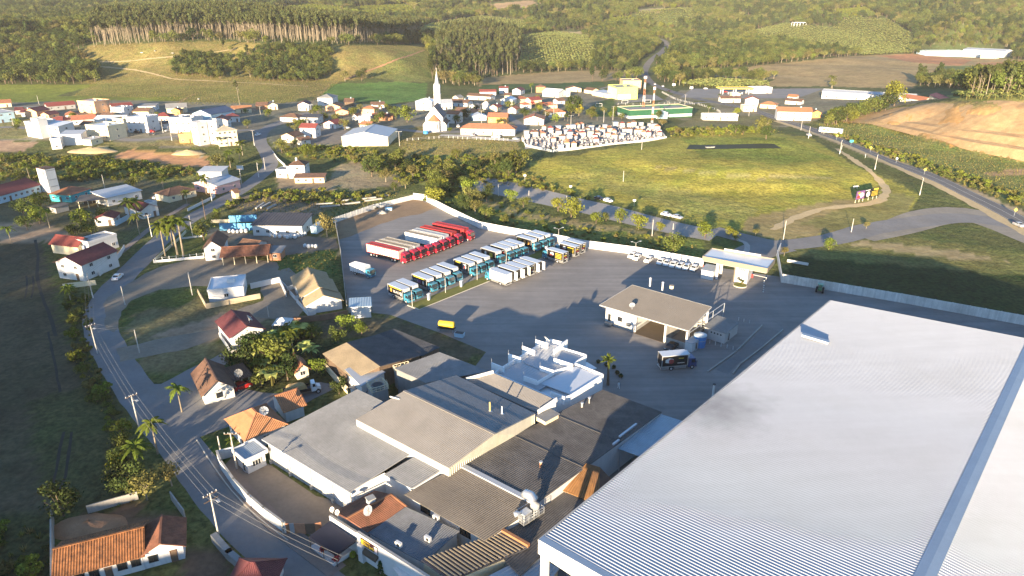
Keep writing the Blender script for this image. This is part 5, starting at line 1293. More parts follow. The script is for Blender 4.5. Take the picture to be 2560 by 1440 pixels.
# --- near, left of the works
house((150,695),(213,703),13,5.2,'gy',2.0,W_,M_MAROON,"two storey white house with maroon roof on the field edge by the road bend",2,2,2,ribs=.4,chim=True)
house((200,640),(236,626),11,3.4,'gy',1.9,C_,M_RED,"cream house with broad red roof above the road bend",1,1,2,ribs=.4)
house((228,640),(298,618),6,4.2,'flat',0,W_,M_GREYP,"white flat roofed house between the maroon and red roofs",3,1,1)
house((240,566),(288,563),7,2.8,'gy',1.2,W_,M_RED,"small white cottage with red roof and blue side wall",2,1,1,ribs=.4)
house((357,548),(399,538),13,3.4,'gy',1.8,W_,M_MAROON,"white house with wide brick red roof beside the palm avenue",2,1,2,ribs=.4)
house((424,507),(492,490),9,3.0,'hip',1.8,C_,M_BROWN,"low house with dark brown hipped roof behind garden palms",3,1,1)
house((345,540),(395,522),4,2.8,'flat',0,W_,M_GREYP,"small white flat annex behind the brick red roof",2,1,0)
house((488,478),(546,486),13,3.8,'gy',1.4,M_PINK,M_METG,"pink and pale blue hall with white metal roof at the roadside",3,1,2,cat="hall")
house((500,452),(556,452),8,4.2,'shed',.8,W_,M_METG,"white metal canopy roof behind the pink hall",0,1,0,door=False,cat="hall")
a,c=P(106,479),P(127,483);d=c-a
tw=thing("white_tower","tall white square tower with vent slots beside the school","tower",tuple(a),atan2(d.y,d.x));w=d.length
b=MB();b.prism([(0,0),(w,0),(w,4.2),(0,4.2)],0,10.4);b.build("shaft",SF,tw)
b=MB();b.box((w/2,2.1,10.5),(w+.4,4.6,.25));b.build("roof",M_BROWN,tw)
for z in(2.6,5.6,9.6):b=MB();b.box((w+.03,2.1,z),(.08,3.0,.35));b.build("vent_slot",M_GREYP,tw)
house((-70,530),(104,480),13,3.3,'gx',2.4,M_BLUEW,M_MAROON,"long school with dark maroon roof and many pale windows",12,1,2,ribs=.4,winm=WIN_S,cat="school")
house((128,503),(180,506),11,3.2,'hip',1.9,M_TEAL,M_TERRA,"turquoise house with terracotta hipped roof beside the white tower",3,1,2,ribs=.4)
house((272,516),(356,497),11,3.6,'shed',.9,W_,M_METG,"white hall with grey sheet roof behind tall twin palms",3,1,1,cat="hall")
house((198,522),(270,516),8,3.0,'shed',.5,M_WOOD,M_FIBRED,"dark open carport left of the white grey roofed hall",0,1,0,posts=4,door=False,cat="carport")
house((127,531),(142,534),5,2.3,'shed',.3,M_CONC,M_FIBRED,"tiny weathered hut in the shaded garden below the turquoise house",1,1,0,door=False,cat="hut")
house((515,652),(558,649),11,4.4,'gy',2.0,W_,M_BROWN,"white house with rust brown gable roof beside the palm lawn",1,2,1,ribs=.4)
house((600,635),(640,640),6,3.0,'gx',1.2,W_,M_BROWN,"small brown roofed outhouse behind the open sided shed",0,1,0,ribs=.4,door=False)
house((557,664),(672,657),9,2.9,'gx',1.6,M_WOOD,M_RUST,"long open sided shed with mossy roof on cream posts",0,1,0,ribs=.4,posts=5,door=False,cat="shed")
house((675,651),(703,651),4.5,2.7,'shed',.5,M_BRICK,M_FIBRE,"small brick hut at the end of the open sided shed",1,1,0,cat="hut")
house((634,589),(757,591),11,3.9,'shed',1.2,W_,M_SLATE,"white recycling workshop with black ribbed roof",5,1,1,ribs=1.1,door=False,cat="workshop")
wall_run("blue_wall",[(552,576),(636,575)],2.6,M_BLUE,"front blue wall of the scrap pen",.25,panel=6)
wall_run("blue_wall",[(575,556),(642,553),(645,566)],2.6,M_BLUE,"back blue wall of the scrap pen with dark openings",.25)
wall_run("lane_wall",[(527,557),(574,556)],1.2,C_,"cream wall leading to the blue scrap pen",.2)
cn=house((778,584),(793,585),6.0,2.6,'flat',0,M_BLUEW,M_METB,"pale blue shipping container beside the black roofed workshop",0,1,0,door=False,name="container",cat="container",parapet=.05)
house((524,756),(612,747),9.5,3.3,'flat',0,SF,M_METW,"new white flat roofed house inside a beige wall",1,1,1,parapet=.5)
wall_run("plot_wall",[(496,735),(517,772),(651,746)],1.5,mat("beige_wall",(.42,.34,.23),.85,.08,.6),"beige boundary wall round the new white house",.18)
wall_run("plot_wall",[(628,722),(700,706),(716,742)],1.7,W_,"white boundary wall between new house and terraced houses",.18)
ta,tb=P(768,786),P(856,772);td=(tb-ta);tn=Vector((-td.y,td.x,0)).normalized()
for i,(s,L,dx,hh,lb)in enumerate(((0,5.0,0,2.7,"terraced house with sand tiles, nearest unit with the big white gable"),(5.1,9.5,-.4,3.2,"terraced house with sand tiles, long middle unit"),(14.7,7.0,-1.0,2.8,"terraced house with sand tiles, far unit by the grass bank"))):
 o=tn*s+td.normalized()*dx
 house(None,None,L,hh,'gy',2.1,W_,M_SANDT,lb,0,1,1,ribs=.4,pts=(ta+o,tb+o),group="sand roofed terraced houses",door=False)
for i,(px,py)in enumerate(((705,712),(725,736),(742,757),(758,776))):
 wall_run("yard_divider",[(px,py),(px+14,py+15),(px+32,py+9)],1.3,W_,f"{('farthest','second','third','nearest')[i]} small white front yard wall of the terraced houses",.15)
wall_run("retaining_wall",[(735,806),(800,802),(868,790)],1.6,mat("brown_block_wall",(.22,.13,.085),.9,.15,.8),"brown block retaining wall under the terraced houses",.25)
house((583,874),(662,852),11,3.4,'gy',1.7,SF,M_MAROON,"white house with maroon and navy roof and a dish by the side lane",3,1,1,ribs=.4)
wall_run("garden_wall",[(549,842),(566,866),(580,888),(622,876)],1.2,W_,"white garden wall in front of the maroon and navy roofed house",.18)
dish("satellite_dish",P(624,806,4.6),0.85,"cream dish on the maroon and navy roof",.9,.4)
gz_=thing("gazebo_tent","white peaked gazebo tent behind the maroon roofed house","gazebo",tuple(P(710,826)))
b=MB();b.tube([(0,0,2.4),(0,0,3.6)],[3.0,.1],4);b.build("canopy",M_WHITE,gz_,rz=pi/4)
for x,y in((2,2),(-2,2),(-2,-2),(2,-2)):b=MB();b.bar((x,y,0),(x,y,2.45),.1);b.build("pole",M_STEEL,gz_)
house((514,1013),(588,992),10.5,2.6,'gy',2.3,mat("pale_boards",(.62,.60,.54),.8,.06,.6,streak=.15),M_BROWN,"pale boarded cottage with brown roof and black framed window",1,1,1,ribs=.4,winm=WIN_B,door=False)
house((588,975),(628,962),5,2.3,'shed',.5,M_WOOD,M_BROWN,"reddish brown carport roof beside the boarded cottage",0,1,0,posts=3,door=False,ribs=.4,cat="carport")
dish("satellite_dish",P(597,945,3.0),0.9,"dark mesh dish behind the boarded cottage",.9,5.6,M_CONCD)
hq=[P(566,1048,3.0),P(612,1098,3.0),P(719,1055,3.0),P(672,1017,3.0)]
a,c=hq[0].copy(),hq[1].copy();a.z=c.z=0;dv=hq[3]-hq[0];dd=(hq[1]-hq[0]);nn=Vector((-dd.y,dd.x,0)).normalized()
house(None,None,abs(dv.dot(nn))-.6,3.0,'hip',2.4,W_,M_TERRAL,"orange tiled hipped house beside the grey factory shed",2,1,1,ribs=.36,pts=(a+nn*.3,c+nn*.3))
house((717,1056),(762,1040),6.5,2.8,'gx',1.7,W_,M_TERRAL,"orange tiled wing squeezed against the factory shed",0,1,0,ribs=.36,door=False)
dish("satellite_dish",P(661,1040,4.7),0.85,"big cream dish on the orange hipped roof",.8,5.5)
house((140,1440),(352,1385),7.0,2.9,'gx',1.7,W_,M_OLDTILE,"long old house with mottled orange tiles at the picture corner",6,1,0,ribs=.34,ez=True,winm=WIN_B,cat="house")
house((353,1387),(455,1360),5.5,2.7,'gy',1.3,mat("greyed_white",(.6,.6,.6),.85,.08,.5,streak=.2),M_RUST,"white house with dark red roof end joined to the mottled tile house",2,1,1,ribs=.34,winm=WIN_B,ez=True)
_a=P(630,1407,4.4);house(None,None,5.6,2.2,'hip',2.4,W_,M_MAROON,"dark red hipped roof cut by the lower picture edge",2,1,1,ribs=.34,pts=(Vector((_a.x-2.9,_a.y-2.8,0)),Vector((_a.x+2.9,_a.y-2.9,0))))
house((744,950),(773,942),5,2.4,'gy',1.2,M_CREAM,M_TERRA,"tiny cream hut among the garden palms",1,1,0,ribs=.36,door=False,cat="hut")
wall_run("roadside_wall",[(160,722),(240,712)],1.5,C_,"cream wall below the two storey maroon roofed house",.2)
wall_run("roadside_wall",[(250,690),(275,668),(302,640),(312,622)],1.4,W_,"white front wall with bushes of the houses by the bend",.2)
wall_run("lawn_wall",[(385,657),(510,645)],.8,SF,"white wall with rail along the palm lawn, facing the bend",.25)
wall_run("lawn_wall",[(385,655),(450,598),(465,582)],.9,C_,"cream wall along the palm lawn beside the road",.2)
wall_run("lawn_wall",[(455,598),(505,592)],.6,W_,"white wall at the far end of the palm lawn",.2)
wall_run("roadside_wall",[(470,528),(530,498),(538,492),(530,489)],1.1,W_,"white roadside wall in front of the dark brown roofed house",.2)
wall_run("roadside_wall",[(676,375),(695,402),(713,418)],1.6,SF,"bright white wall on the inside of the road junction",.25)
wall_run("plot_wall",[(290,565),(345,536),(350,528)],1.8,M_BLUEW,"pale blue wall beside the small red roofed cottage",.2)
wall_run("ruin_wall",[(430,1250),(448,1275),(463,1295)],1.7,M_CONC,"crumbling roadside wall by the bushes above the mottled tile house",.2)
wall_run("lot_wall",[(222,1283),(318,1256),(345,1248)],1.5,M_CONC,"low grey wall behind the red earth heap",.2)
wall_run("lot_wall",[(134,1300),(136,1470)],2.0,M_CONC,"thin concrete wall at the left end of the mottled tile house",.2)
wall_run("ramp_wall",[(540,1355),(575,1395),(610,1425)],1.4,mat("grey_stone_wall",(.2,.21,.21),.9,.15,.9),"grey stone ramp wall near the lower edge",.9)
sr=house((590,498),(599,496),3,3.0,'gx',.9,C_,M_BROWN,"little cream roadside shrine with brown roof",0,1,0,door=False,name="shrine",cat="shrine")
house((692,444),(730,446),7,3.4,'flat',0,W_,M_FIBRE,"low white wing with flat roof by the junction",2,1,0)
house((727,446),(764,446),8,6.4,'hip',1.5,W_,M_BROWN,"two storey white house with brown hipped roof by the junction",1,2,2,ribs=.4,chim=True)
house((738,458),(811,457),4.5,2.5,'shed',.9,C_,M_BROWN,"low cream bungalow with brown roof in front of the junction house",4,1,0)
# --- left village, on its terrace: front p1, p2, depth, height, roof, rise, wall, roof material, label, windows, floors
VG="houses of the left village"
for row in[((-25,311),(40,303),10,6.6,'hip',1.6,M_BLUEW,M_METG,"pale blue two storey house at the left picture edge",3,2),((-15,270),(30,267),9,3.2,'gx',1.8,C_,M_TERRA,"low terracotta roofed house at the far left of the village",2,1),((95,297),(128,291),9,5.0,'gx',1.8,M_PEACH,M_MAROON,"maroon roofed house with tall peach end wall",2,1),((55,292),(77,291),8,3.0,'gx',1.6,M_WHITE,M_MAROON,"small maroon roofed white house left of the peach wall",1,1),((121,277),(190,271),8,3.2,'gx',1.9,M_GREYP,M_RED,"long red roofed house behind the peach wall house",4,1),((104,297),(124,298),8,3.0,'gy',1.5,M_PEACH,M_MAROON,"low peach cottage with maroon roof and two front windows",2,1),((199,281),(241,284),13,7.6,'flat',0,M_PEACH,M_METG,"orange and white two storey block with flat roof near the fields",2,2),((166,299),(196,297),9,3.0,'hip',1.8,M_WHITE,M_TERRA,"terracotta hipped house with porch below the orange block",2,1),((183,313),(241,309),9,3.2,'gx',2.0,M_WHITE,M_TERRA,"house with long sunlit orange red roof in mid village",3,1),((124,311),(160,313),8,3.0,'hip',1.7,M_WHITE,M_RED,"red hipped house behind the white block with stair tower",1,1),((70,341),(90,344),13,8.0,'flat',0,SF,M_METG,"tall white block left of its stair tower",1,2),((89,344),(106,347),5,10.5,'flat',0,SF,M_METW,"slim white stair tower rising over the block",0,1),((107,342),(152,346),10,6.6,'shed',1.2,W_,M_METW,"white wing with pale metal roof right of the stair tower",3,2),((147,341),(186,338),9,4.6,'flat',0,M_BRICK,M_TERRA,"half built brick house full of orange blocks",2,1),((238,313),(310,313),11,3.6,'gx',1.6,W_,M_METW,"white house with broad pale metal gable roof",3,1),((221,347),(276,353),12,7.4,'flat',0,C_,M_METW,"cream two storey house with grey side wall and metal roof",4,2),((131,374),(156,372),8,5.2,'flat',0,SF,M_METG,"white cubic store with one barred window at the bank edge",1,1),((157,364),(207,362),9,6.0,'shed',.8,SF,M_METG,"plain white warehouse block with grey roof above the bank",0,1),((208,363),(230,365),8,3.2,'shed',.4,C_,M_METG,"low open garage beside the plain white warehouse block",0,1),((322,331),(373,332),12,8.4,'flat',0,SF,M_METW,"white two storey shop house with balcony on the village street",4,2),((385,305),(425,305),9,3.6,'hip',1.8,W_,M_RED,"bright red roofed house right of the balcony shop house",3,1),((284,283),(334,279),9,4.4,'gx',1.6,W_,M_RED,"white and red house on the field side of the village",2,1),((284,293),(313,294),9,6.0,'flat',0,SF,M_METG,"pair of plain white cubes behind the metal gable house",2,2),((334,291),(373,291),9,3.4,'gx',1.8,C_,M_BROWN,"brown roofed house with solar panels",3,1),((346,277),(390,276),9,3.2,'shed',.8,W_,M_FIBRE,"low white house with mixed brown and white roofs by the fields",2,1),((418,284),(468,282),10,3.8,'gx',2.2,C_,M_FIBRE,"cream barn roofed house at the field corner",2,1),((431,288),(451,288),5,3.4,'gy',1.3,M_ORANGE,M_MAROON,"small mustard fronted house before the cream barn roof",2,1),((427,332),(453,333),12,8.4,'flat',0,SF,M_FIBRE,"left half of the white twin street houses with a brick panel",2,2),((455,333),(484,334),12,8.4,'flat',0,SF,M_FIBRE,"right half of the white twin street houses",2,2),((484,301),(530,305),22,4.6,'gy',2.6,M_BLUEW,mat("navy_roof_sheet",(.05,.075,.13),.5,.1,.4),"long pale blue hall with navy roof",1,1),((531,320),(571,320),10,4.6,'gy',1.9,W_,M_RED,"white gabled house with bright red roof behind the flats",2,1),((571,306),(601,305),9,3.6,'hip',1.7,W_,M_MAROON,"dark red hipped house near the road curve",2,1),((485,360),(501,365),6,11.6,'flat',0,SF,M_METG,"left white stair tower of the cream flats",2,3),((523,359),(549,361),7,12.0,'flat',0,SF,M_METG,"middle white tower of the cream flats",1,3),((549,367),(597,363),11,8.6,'hip',1.8,C_,mat("cream_tiles",(.40,.35,.26),.8,.1,.6),"cream block of flats with pale tiled roof",4,3),((450,358),(485,357),6,4.4,'flat',0,M_ORANGE,M_FIBRE,"orange brick building under way beside the white stair tower",2,1),((580,283),(629,282),8,3.0,'gx',1.4,C_,M_TERRA,"yellowish bungalow with terracotta roof by the tree belt",3,1),((641,274),(668,274),9,3.0,'gx',1.7,M_BRICK,M_BROWN,"brown house left of the cream gable above the road",1,1),((671,275),(695,274),9,3.4,'gy',1.9,C_,M_SLATE,"small cream gabled house with dark roof above the road",2,1),((746,277),(773,277),12,4.6,'gy',1.8,W_,M_MAROON,"white house with maroon roof and two upper windows",2,1),((795,264),(832,265),15,6.0,'hip',2.2,W_,M_FIBRE,"large white hall with grey hipped roof against the green crop",1,1),((862,265),(884,265),9,3.2,'gx',2.0,M_WOOD,M_BROWN,"tan brown shed roof right of the grey hall",0,1),((815,277),(851,278),9,3.4,'gy',1.8,M_PEACH,M_BROWN,"peach gabled house below the grey hall",3,1),((840,289),(871,288),8,2.8,'gy',1.5,M_PEACH,M_TERRAL,"bungalow with orange tiles in stepped gables",1,1),((903,286),(936,287),9,4.2,'hip',1.4,M_PEACH,M_TERRAL,"sunlit peach house with orange hipped roof",1,1),((930,273),(962,272),9,3.2,'gx',1.5,W_,M_BROWN,"brown roofed house behind the sunlit peach house",2,1),((701,304),(745,306),10,3.0,'hip',2.0,W_,M_BROWN,"white house with dark brown hipped roof by the road curve",2,1),((752,309),(796,310),9,4.0,'shed',1.0,SF,M_SLATE,"white building with black ribbed roof in mid town",3,1),((810,320),(840,322),9,3.0,'gy',1.9,W_,M_RED,"white house with bright red gable roof left of the barn",2,1),((752,344),(790,345),8,6.0,'gx',1.7,SF,M_RED,"two storey white house with red roof left of the barn yard",2,2),((705,355),(736,358),9,3.6,'gy',1.7,C_,M_BROWN,"brown gabled house by the road above the palms",1,1),((750,363),(777,359),5,2.8,'gx',1.2,W_,M_BROWN,"small brown porch roof below the two storey red roofed house",1,1),((897,307),(926,307),6,3.6,'flat',0,W_,M_METG,"small white flat building behind the barn",1,1),((930,301),(982,301),7,3.0,'gx',1.2,M_BRICK,M_MAROON,"long low maroon roof behind the barn",2,1),((1117,308),(1146,309),8,6.2,'gx',1.4,M_WHITE,M_TERRA,"two storey pale house with terracotta roof right of the church",2,2),((1152,337),(1287,339),9,3.8,'hip',2.2,SF,M_TERRA,"very long white parish building with terracotta roof",6,1),((1220,307),(1267,308),8,3.8,'gx',2.0,M_ORANGE,M_TERRAL,"bright orange house behind the long parish building",3,1),((1040,275),(1080,276),12,6.6,'hip',1.6,SF,M_METW,"large white villa behind the church, left of the spire",3,2),((1102,275),(1131,274),10,5.0,'gx',1.8,SF,M_METG,"white house with pale sheet roof right of the spire",3,1),((1126,265),(1168,267),10,3.2,'gx',1.6,W_,M_BROWN,"long brown roofed house behind the cypress",3,1),((1132,252),(1146,253),7,3.0,'gy',1.4,C_,M_FIBRE,"tiny cream gabled house by the palm wood",1,1),((1200,241),(1240,241),8,4.0,'gx',1.4,W_,M_RED,"house with long bright red roof near the tan field",2,1),((1167,248),(1226,251),9,3.2,'gx',1.4,SF,M_BROWN,"white house with flat brown roof below the long red roof",3,1),((1248,234),(1270,234),8,5.0,'gx',1.0,SF,M_RED,"white cubic house with red top at the field edge",1,1),((1281,236),(1301,237),11,4.0,'gy',1.8,SF,M_MAROON,"white gabled house with maroon roof at the field edge",1,1),((1205,273),(1226,274),13,4.0,'gy',2.4,SF,M_SANDT,"tall white gable with sand coloured roof",0,1),((1224,278),(1243,279),9,3.2,'gy',1.6,M_CREAM,M_RED,"cream house with vivid red roof beside the sand roofed gable",1,1),((1173,276),(1191,277),8,3.2,'gy',1.4,W_,M_FIBRE,"white house with grey gable roof beside the cypress",1,1),((1173,291),(1191,292),7,3.0,'gx',1.6,C_,M_TERRAL,"small house with orange roof beside the cypress",1,1),((1182,302),(1216,301),8,3.0,'gy',1.5,M_BLUEW,M_METG,"pale blue gabled house in front of the cypress",1,1),((1252,262),(1281,263),11,4.0,'gy',1.8,SF,M_METW,"white gabled house with striped roof and tank tower",1,1),((1296,258),(1319,256),8,3.2,'hip',1.8,M_CREAM,M_TERRA,"terracotta hipped house left of the hedge trees",2,1),((1328,261),(1354,259),8,3.2,'gx',1.8,C_,M_RED,"red roofed house behind the red flowering trees",2,1),((1356,241),(1396,244),13,4.4,'gx',2.2,SF,M_METW,"broad white hall with white roof in the upper town",2,1),((1400,242),(1425,241),8,3.8,'gx',1.2,SF,M_METW,"white wing with small windows right of the broad white hall",3,1),((1416,230),(1453,230),11,3.2,'gy',1.8,C_,M_BROWN,"brown roofed house by the road to the tan field",2,1),((1340,232),(1363,232),8,5.6,'hip',1.5,M_BRICK,M_BROWN,"two storey brown house beside the lone palm",2,2),((1360,274),(1393,273),8,3.0,'hip',1.8,C_,M_TERRAL,"orange roofed house left of the big round tree",2,1),((1372,293),(1413,292),9,3.2,'hip',2.0,W_,M_TERRA,"terracotta roofed house behind the street lamp by the cemetery",2,1),((1310,312),(1359,313),13,3.6,'gy',2.0,SF,M_TERRAL,"white hall with terracotta gable at the cemetery gate",2,1),((1803,256),(1851,256),9,3.2,'gx',1.4,W_,M_BROWN,"brown roofed restaurant below the petrol station",4,1),((1862,262),(1895,263),10,4.4,'gy',2.0,SF,M_TERRAL,"white gabled house with orange roof below the petrol shop",0,1),((1858,279),(1891,279),8,3.6,'flat',0,C_,M_FIBRE,"cream flat roofed house by the town lane",2,1),((1899,270),(1939,272),9,3.0,'hip',1.7,C_,M_TERRAL,"house with orange hipped roof left of the white villa",3,1),((1942,300),(2027,302),10,6.0,'gx',2.2,SF,M_TERRAL,"large two storey white villa with orange roof by the highway",5,2),((2028,295),(2051,294),8,3.6,'gy',1.6,M_ORANGE,M_BROWN,"mustard house with brown roof right of the white villa",1,1),((2250,254),(2309,250),9,3.4,'gx',1.8,W_,M_TERRAL,"row house with orange roofs right of the long white warehouse",3,1),((2322,248),(2386,246),8,3.2,'gx',1.4,C_,M_MAROON,"house with maroon roof and teal shed under the tall pines",3,1),((252,300),(280,301),8,3.0,'gx',1.5,C_,M_BROWN,"low brown roofed cottage behind the red roofs in the village",2,1),((40,286),(58,285),7,2.8,'gx',1.4,W_,M_MAROON,"tiny maroon cottage left of the village lawn",1,1),((285,318),(312,320),8,4.8,'flat',0,C_,M_BROWN,"cream house with brown upper edge left of the balcony shop house",2,2),((395,322),(420,321),7,3.0,'shed',.7,W_,M_BROWN,"low brown carport house between the shop house and the twins",1,1),((205,330),(225,331),7,4.6,'gx',1.5,C_,M_BROWN,"cream house with striped brown roof behind the cream two storey house",2,1),((560,292),(578,291),7,3.0,'gy',1.4,W_,M_BROWN,"small white gable between the navy hall and the dark red roof",1,1),((470,312),(484,313),6,4.0,'flat',0,M_GREYP,M_METG,"grey little block at the foot of the navy hall",1,1),((1080,262),(1098,262),7,3.2,'gx',1.4,C_,M_BROWN,"small brown roof just left of the spire",1,1),((1270,283),(1290,284),8,3.0,'gy',1.6,W_,M_TERRA,"white gable with rust roof right of the bright orange house",1,1),((1140,286),(1160,287),7,3.0,'gx',1.5,W_,M_BROWN,"brown roofed cottage behind the two storey pale house",1,1),((1262,247),(1278,247),7,3.0,'gx',1.4,C_,M_BROWN,"little brown roofed house below the red topped cube",1,1),((1310,272),(1328,271),7,3.0,'hip',1.5,W_,M_TERRAL,"small orange hipped house in the hedge trees",1,1),((1395,262),(1412,261),7,3.0,'gx',1.4,W_,M_BROWN,"small white house with brown roof by the big round tree",1,1),((1460,232),(1480,235),8,3.2,'gx',1.5,C_,M_BROWN,"brown roofed house at the lane below the tan field",2,1),((900,322),(925,323),7,2.8,'gx',1.3,C_,M_TERRA,"low rust roofed house right of the barn yard",2,1),((880,300),(894,301),6,2.8,'gy',1.3,W_,M_BROWN,"small brown gable behind the barn yard",1,1),((1830,244),(1850,244),7,3.0,'flat',0,C_,M_METG,"small cream kiosk below the petrol canopy",1,1),((1968,250),(1990,251),7,3.0,'gx',1.4,W_,M_TERRA,"rust roofed cottage at the lane below the long warehouse",1,1),((1962,260),(2001,262),7,3.0,'gx',1.4,W_,M_BROWN,"small brown roofed house behind the white villa",2,1),((1757,300),(1844,302),7,3.0,'flat',0,SF,M_CONCD,"long low white building with dark roof and green end",5,1),((1882,234),(1929,233),11,4.6,'flat',0,SF,M_METW,"white petrol station shop",2,1),]:
 p1,p2,dp,h,rf,ri,wm,rm,lb,wn_,fl=row
 house(p1,p2,dp,h,rf,ri,wm,rm,lb,wn_,fl,1 if dp>5 else 0,group=VG if p1[0]<640 else("houses of the upper town" if p1[0]>1000 else "houses along the road curve"),parapet=.8,tank=len(lb)%6==0 and rf!='flat')
bn_=house((856,367),(971,365),27,5.6,'gy',2.6,mat("cream_block_wall",(.66,.58,.42),.8,.06,.6,streak=.08),M_METG,"big cream barn with pale grey gable roof below the town",0,1,0,oh=.3,name="barn",cat="barn",door=False)
wB=(gp(971,365)-gp(856,367)).length
b=MB()
for k in(.17,.38,.6,.82):b.box((wB*k,-.04,2.8),(.3,.1,5.6))
b.build("pilaster",M_WHITE,bn_,kind='stuff')
b=MB();b.box((wB*.69,-.05,1.9),(3.0,.1,3.8));b.build("door",M_CREAM,bn_)
sch=house((1541,249),(1593,248),22,9.6,'flat',0,M_LIME,M_FIBRE,"yellow and white school block with four upper windows",4,2,0,name="school",cat="school",door=False)
wS=(gp(1593,248)-gp(1541,249)).length
b=MB();b.box((wS*.36,-.06,2.2),(wS*.6,.12,4.2));b.build("white_panel",SF,sch)
b=MB();b.box((-.06,11,4.8),(.12,22,9.6));b.build("side_panel",C_,sch)
house((1556,226),(1602,226),20,8.5,'flat',0,M_PEACH,M_FIBRE,"salmon pink school block behind the yellow one",3,2,1,cat="school",door=False)
house((1480,238),(1520,246),12,3.6,'shed',.6,C_,M_METG,"low pale school annex left of the yellow block",2,1,0,cat="school")
gh_=house((1573,297),(1729,293),20,4.6,'flat',0,M_GREENP,M_FIBRE,"long green walled sports hall with pale parapet",0,1,0,name="sports_hall",cat="sports hall",door=False,parapet=1.2)
wS=(gp(1729,293)-gp(1573,297)).length
b=MB();b.box((wS/2,-.06,.9),(wS,.12,1.8));b.build("white_base",SF,gh_)
b=MB();b.box((-.06,10,.9),(.12,20,1.8));b.build("white_base",SF,gh_)
for(x0,y0,x1,y1)in((0,-.08,wS,-.08),(-.08,0,-.08,20),(0,20.1,wS,20.1),(wS+.08,0,wS+.08,20)):
 b=MB();b.bar((x0,y0,5.85),(x1,y1,5.85),.5,.3);b.build("coping",C_,gh_)
house((1640,296),(1668,297),6,4.0,'gy',1.4,M_BLUEW,M_METG,"pale blue gabled store in front of the green hall",0,1,0,door=False,cat="store")
lw_=house((2053,246),(2287,247),13,6.0,'gx',1.4,SF,M_METG,"very long white warehouse with small dark windows on the right",9,1,0,name="long_warehouse",cat="warehouse",door=False,winm=WIN_B)
house((2313,139),(2420,142),22,6.0,'flat',0,M_BLUEW,M_RED,"far white and turquoise factory yard with red roofs on the right",8,1,0,cat="factory",door=False)
house((2404,142),(2508,144),24,11.0,'gx',2.0,SF,M_METG,"far white hall beside the red roofed factory",7,1,0,cat="hall",door=False)
house((2450,146),(2490,147),8,6.5,'flat',0,C_,M_FIBRE,"far cream office in front of the distant white hall",5,1,0,cat="office",door=False)
a,c=gp(1797,236),gp(1882,236);d=c-a
ps=thing("petrol_canopy","flat petrol station canopy with yellow rim on white pillars","canopy",tuple(a),atan2(d.y,d.x));w=d.length
b=MB();b.box((w/2,5,5.3),(w,12,.25));b.build("roof",M_FIBRE,ps)
b=MB()
for(x,y,sx,sy)in((w/2,-1.05,w+.2,.12),(w/2,11.05,w+.2,.12),(-.05,5,.12,12),(w+.05,5,.12,12)):b.box((x,y,5.25),(sx,sy,.8))
b.build("rim",M_YELLOW,ps)
for k in(.12,.5,.88):
 for y in(1.0,8.0):b=MB();b.box((w*k,y,2.6),(.7,.7,5.2));b.build("pillar",SF,ps)
for k in(.3,.7):
 b=MB();b.box((w*k,2,.8),(1.0,.7,1.6));b.build("fuel_pump",SF,ps)
c=gp(2003,66)
fr_=thing("concrete_frame","white open concrete frame on the far banana hill","building frame",tuple(c))
b=MB()
for i in range(6):
 for y in(0,12):b.bar((-15+i*6,y,-1),(-15+i*6,y,7),.8)
b.build("column",SF,fr_,kind='stuff')
b=MB()
for y in(0,12):b.bar((-15.4,y,7.2),(15.4,y,7.2),.9)
for i in range(6):b.bar((-15+i*6,-.4,7.3),(-15+i*6,12.4,7.3),.8)
b.build("beam",SF,fr_,kind='stuff')
# ------ church
a,c=gp(1056,330),gp(1112,330);d=c-a;cw=d.length
ch=thing("church","white church with tall tower spire and orange apse roof","church",tuple(a),atan2(d.y,d.x)+.10)
n0,n1,D=cw*.14,cw*.90,20.0
hE,hR=8.6,15.0
b=MB();w1=n1-n0;m_=(n0+n1)/2
b.poly([(n0,2,-1),(n1,2,-1),(n1,2,hE),(m_,2,hR),(n0,2,hE)]);b.poly([(n1,D,-1),(n0,D,-1),(n0,D,hE),(m_,D,hR),(n1,D,hE)])
b.poly([(n1,2,-1),(n1,D,-1),(n1,D,hE),(n1,2,hE)]);b.poly([(n0,D,-1),(n0,2,-1),(n0,2,hE),(n0,D,hE)]);b.build("nave",SF,ch)
for sgn,x0 in((-1,n0),(1,n1)):
 b=MB();b.slab([(x0+sgn*.4,1.8,hE-.5),(m_,1.8,hR+.15),(m_,D+.2,hR+.15),(x0+sgn*.4,D+.2,hE-.5)][::(1 if sgn>0 else-1)],.2);b.build("nave_roof",mat("purple_slate",(.10,.085,.095),.7,.12,.6),ch)
for sgn,x0 in((-1,n0),(1,n1)):
 x1=x0+sgn*(cw*.13);xs=sorted((x0,x1))
 b=MB();b.prism([(xs[0],3),(xs[1],3),(xs[1],D-2),(xs[0],D-2)],-1,4.0);b.poly([(x0,3,4),(x1,3,4),(x0,3,6.2)]);b.build("aisle",SF,ch)
 b=MB();b.slab([(x1+sgn*.3,2.7,3.95),(x1+sgn*.3,D-1.7,3.95),(x0,D-1.7,6.4),(x0,2.7,6.4)][::(1 if sgn>0 else-1)],.15);b.build("aisle_roof",M_BROWN,ch)
ap=[(m_-3.6,2),(m_-3.2,-.4),(m_-1.3,-1.8),(m_+1.3,-1.8),(m_+3.2,-.4),(m_+3.6,2)]
b=MB();b.prism(ap,-1,6.6);b.build("apse",SF,ch)
b=MB();n=len(ap)
apx=[(m_+(x-m_)*1.1,2+(y-2)*1.1,6.5)for x,y in ap];apx[0]=(apx[0][0],1.95,6.5);apx[-1]=(apx[-1][0],1.95,6.5)
for i in range(n-1):b.poly([apx[i],apx[i+1],(m_,1.95,10.6)])
b.poly(apx[::-1]);b.build("apse_roof",M_TERRAL,ch)
SL=win_mesh(.5,3.0,0,M_GREYP)
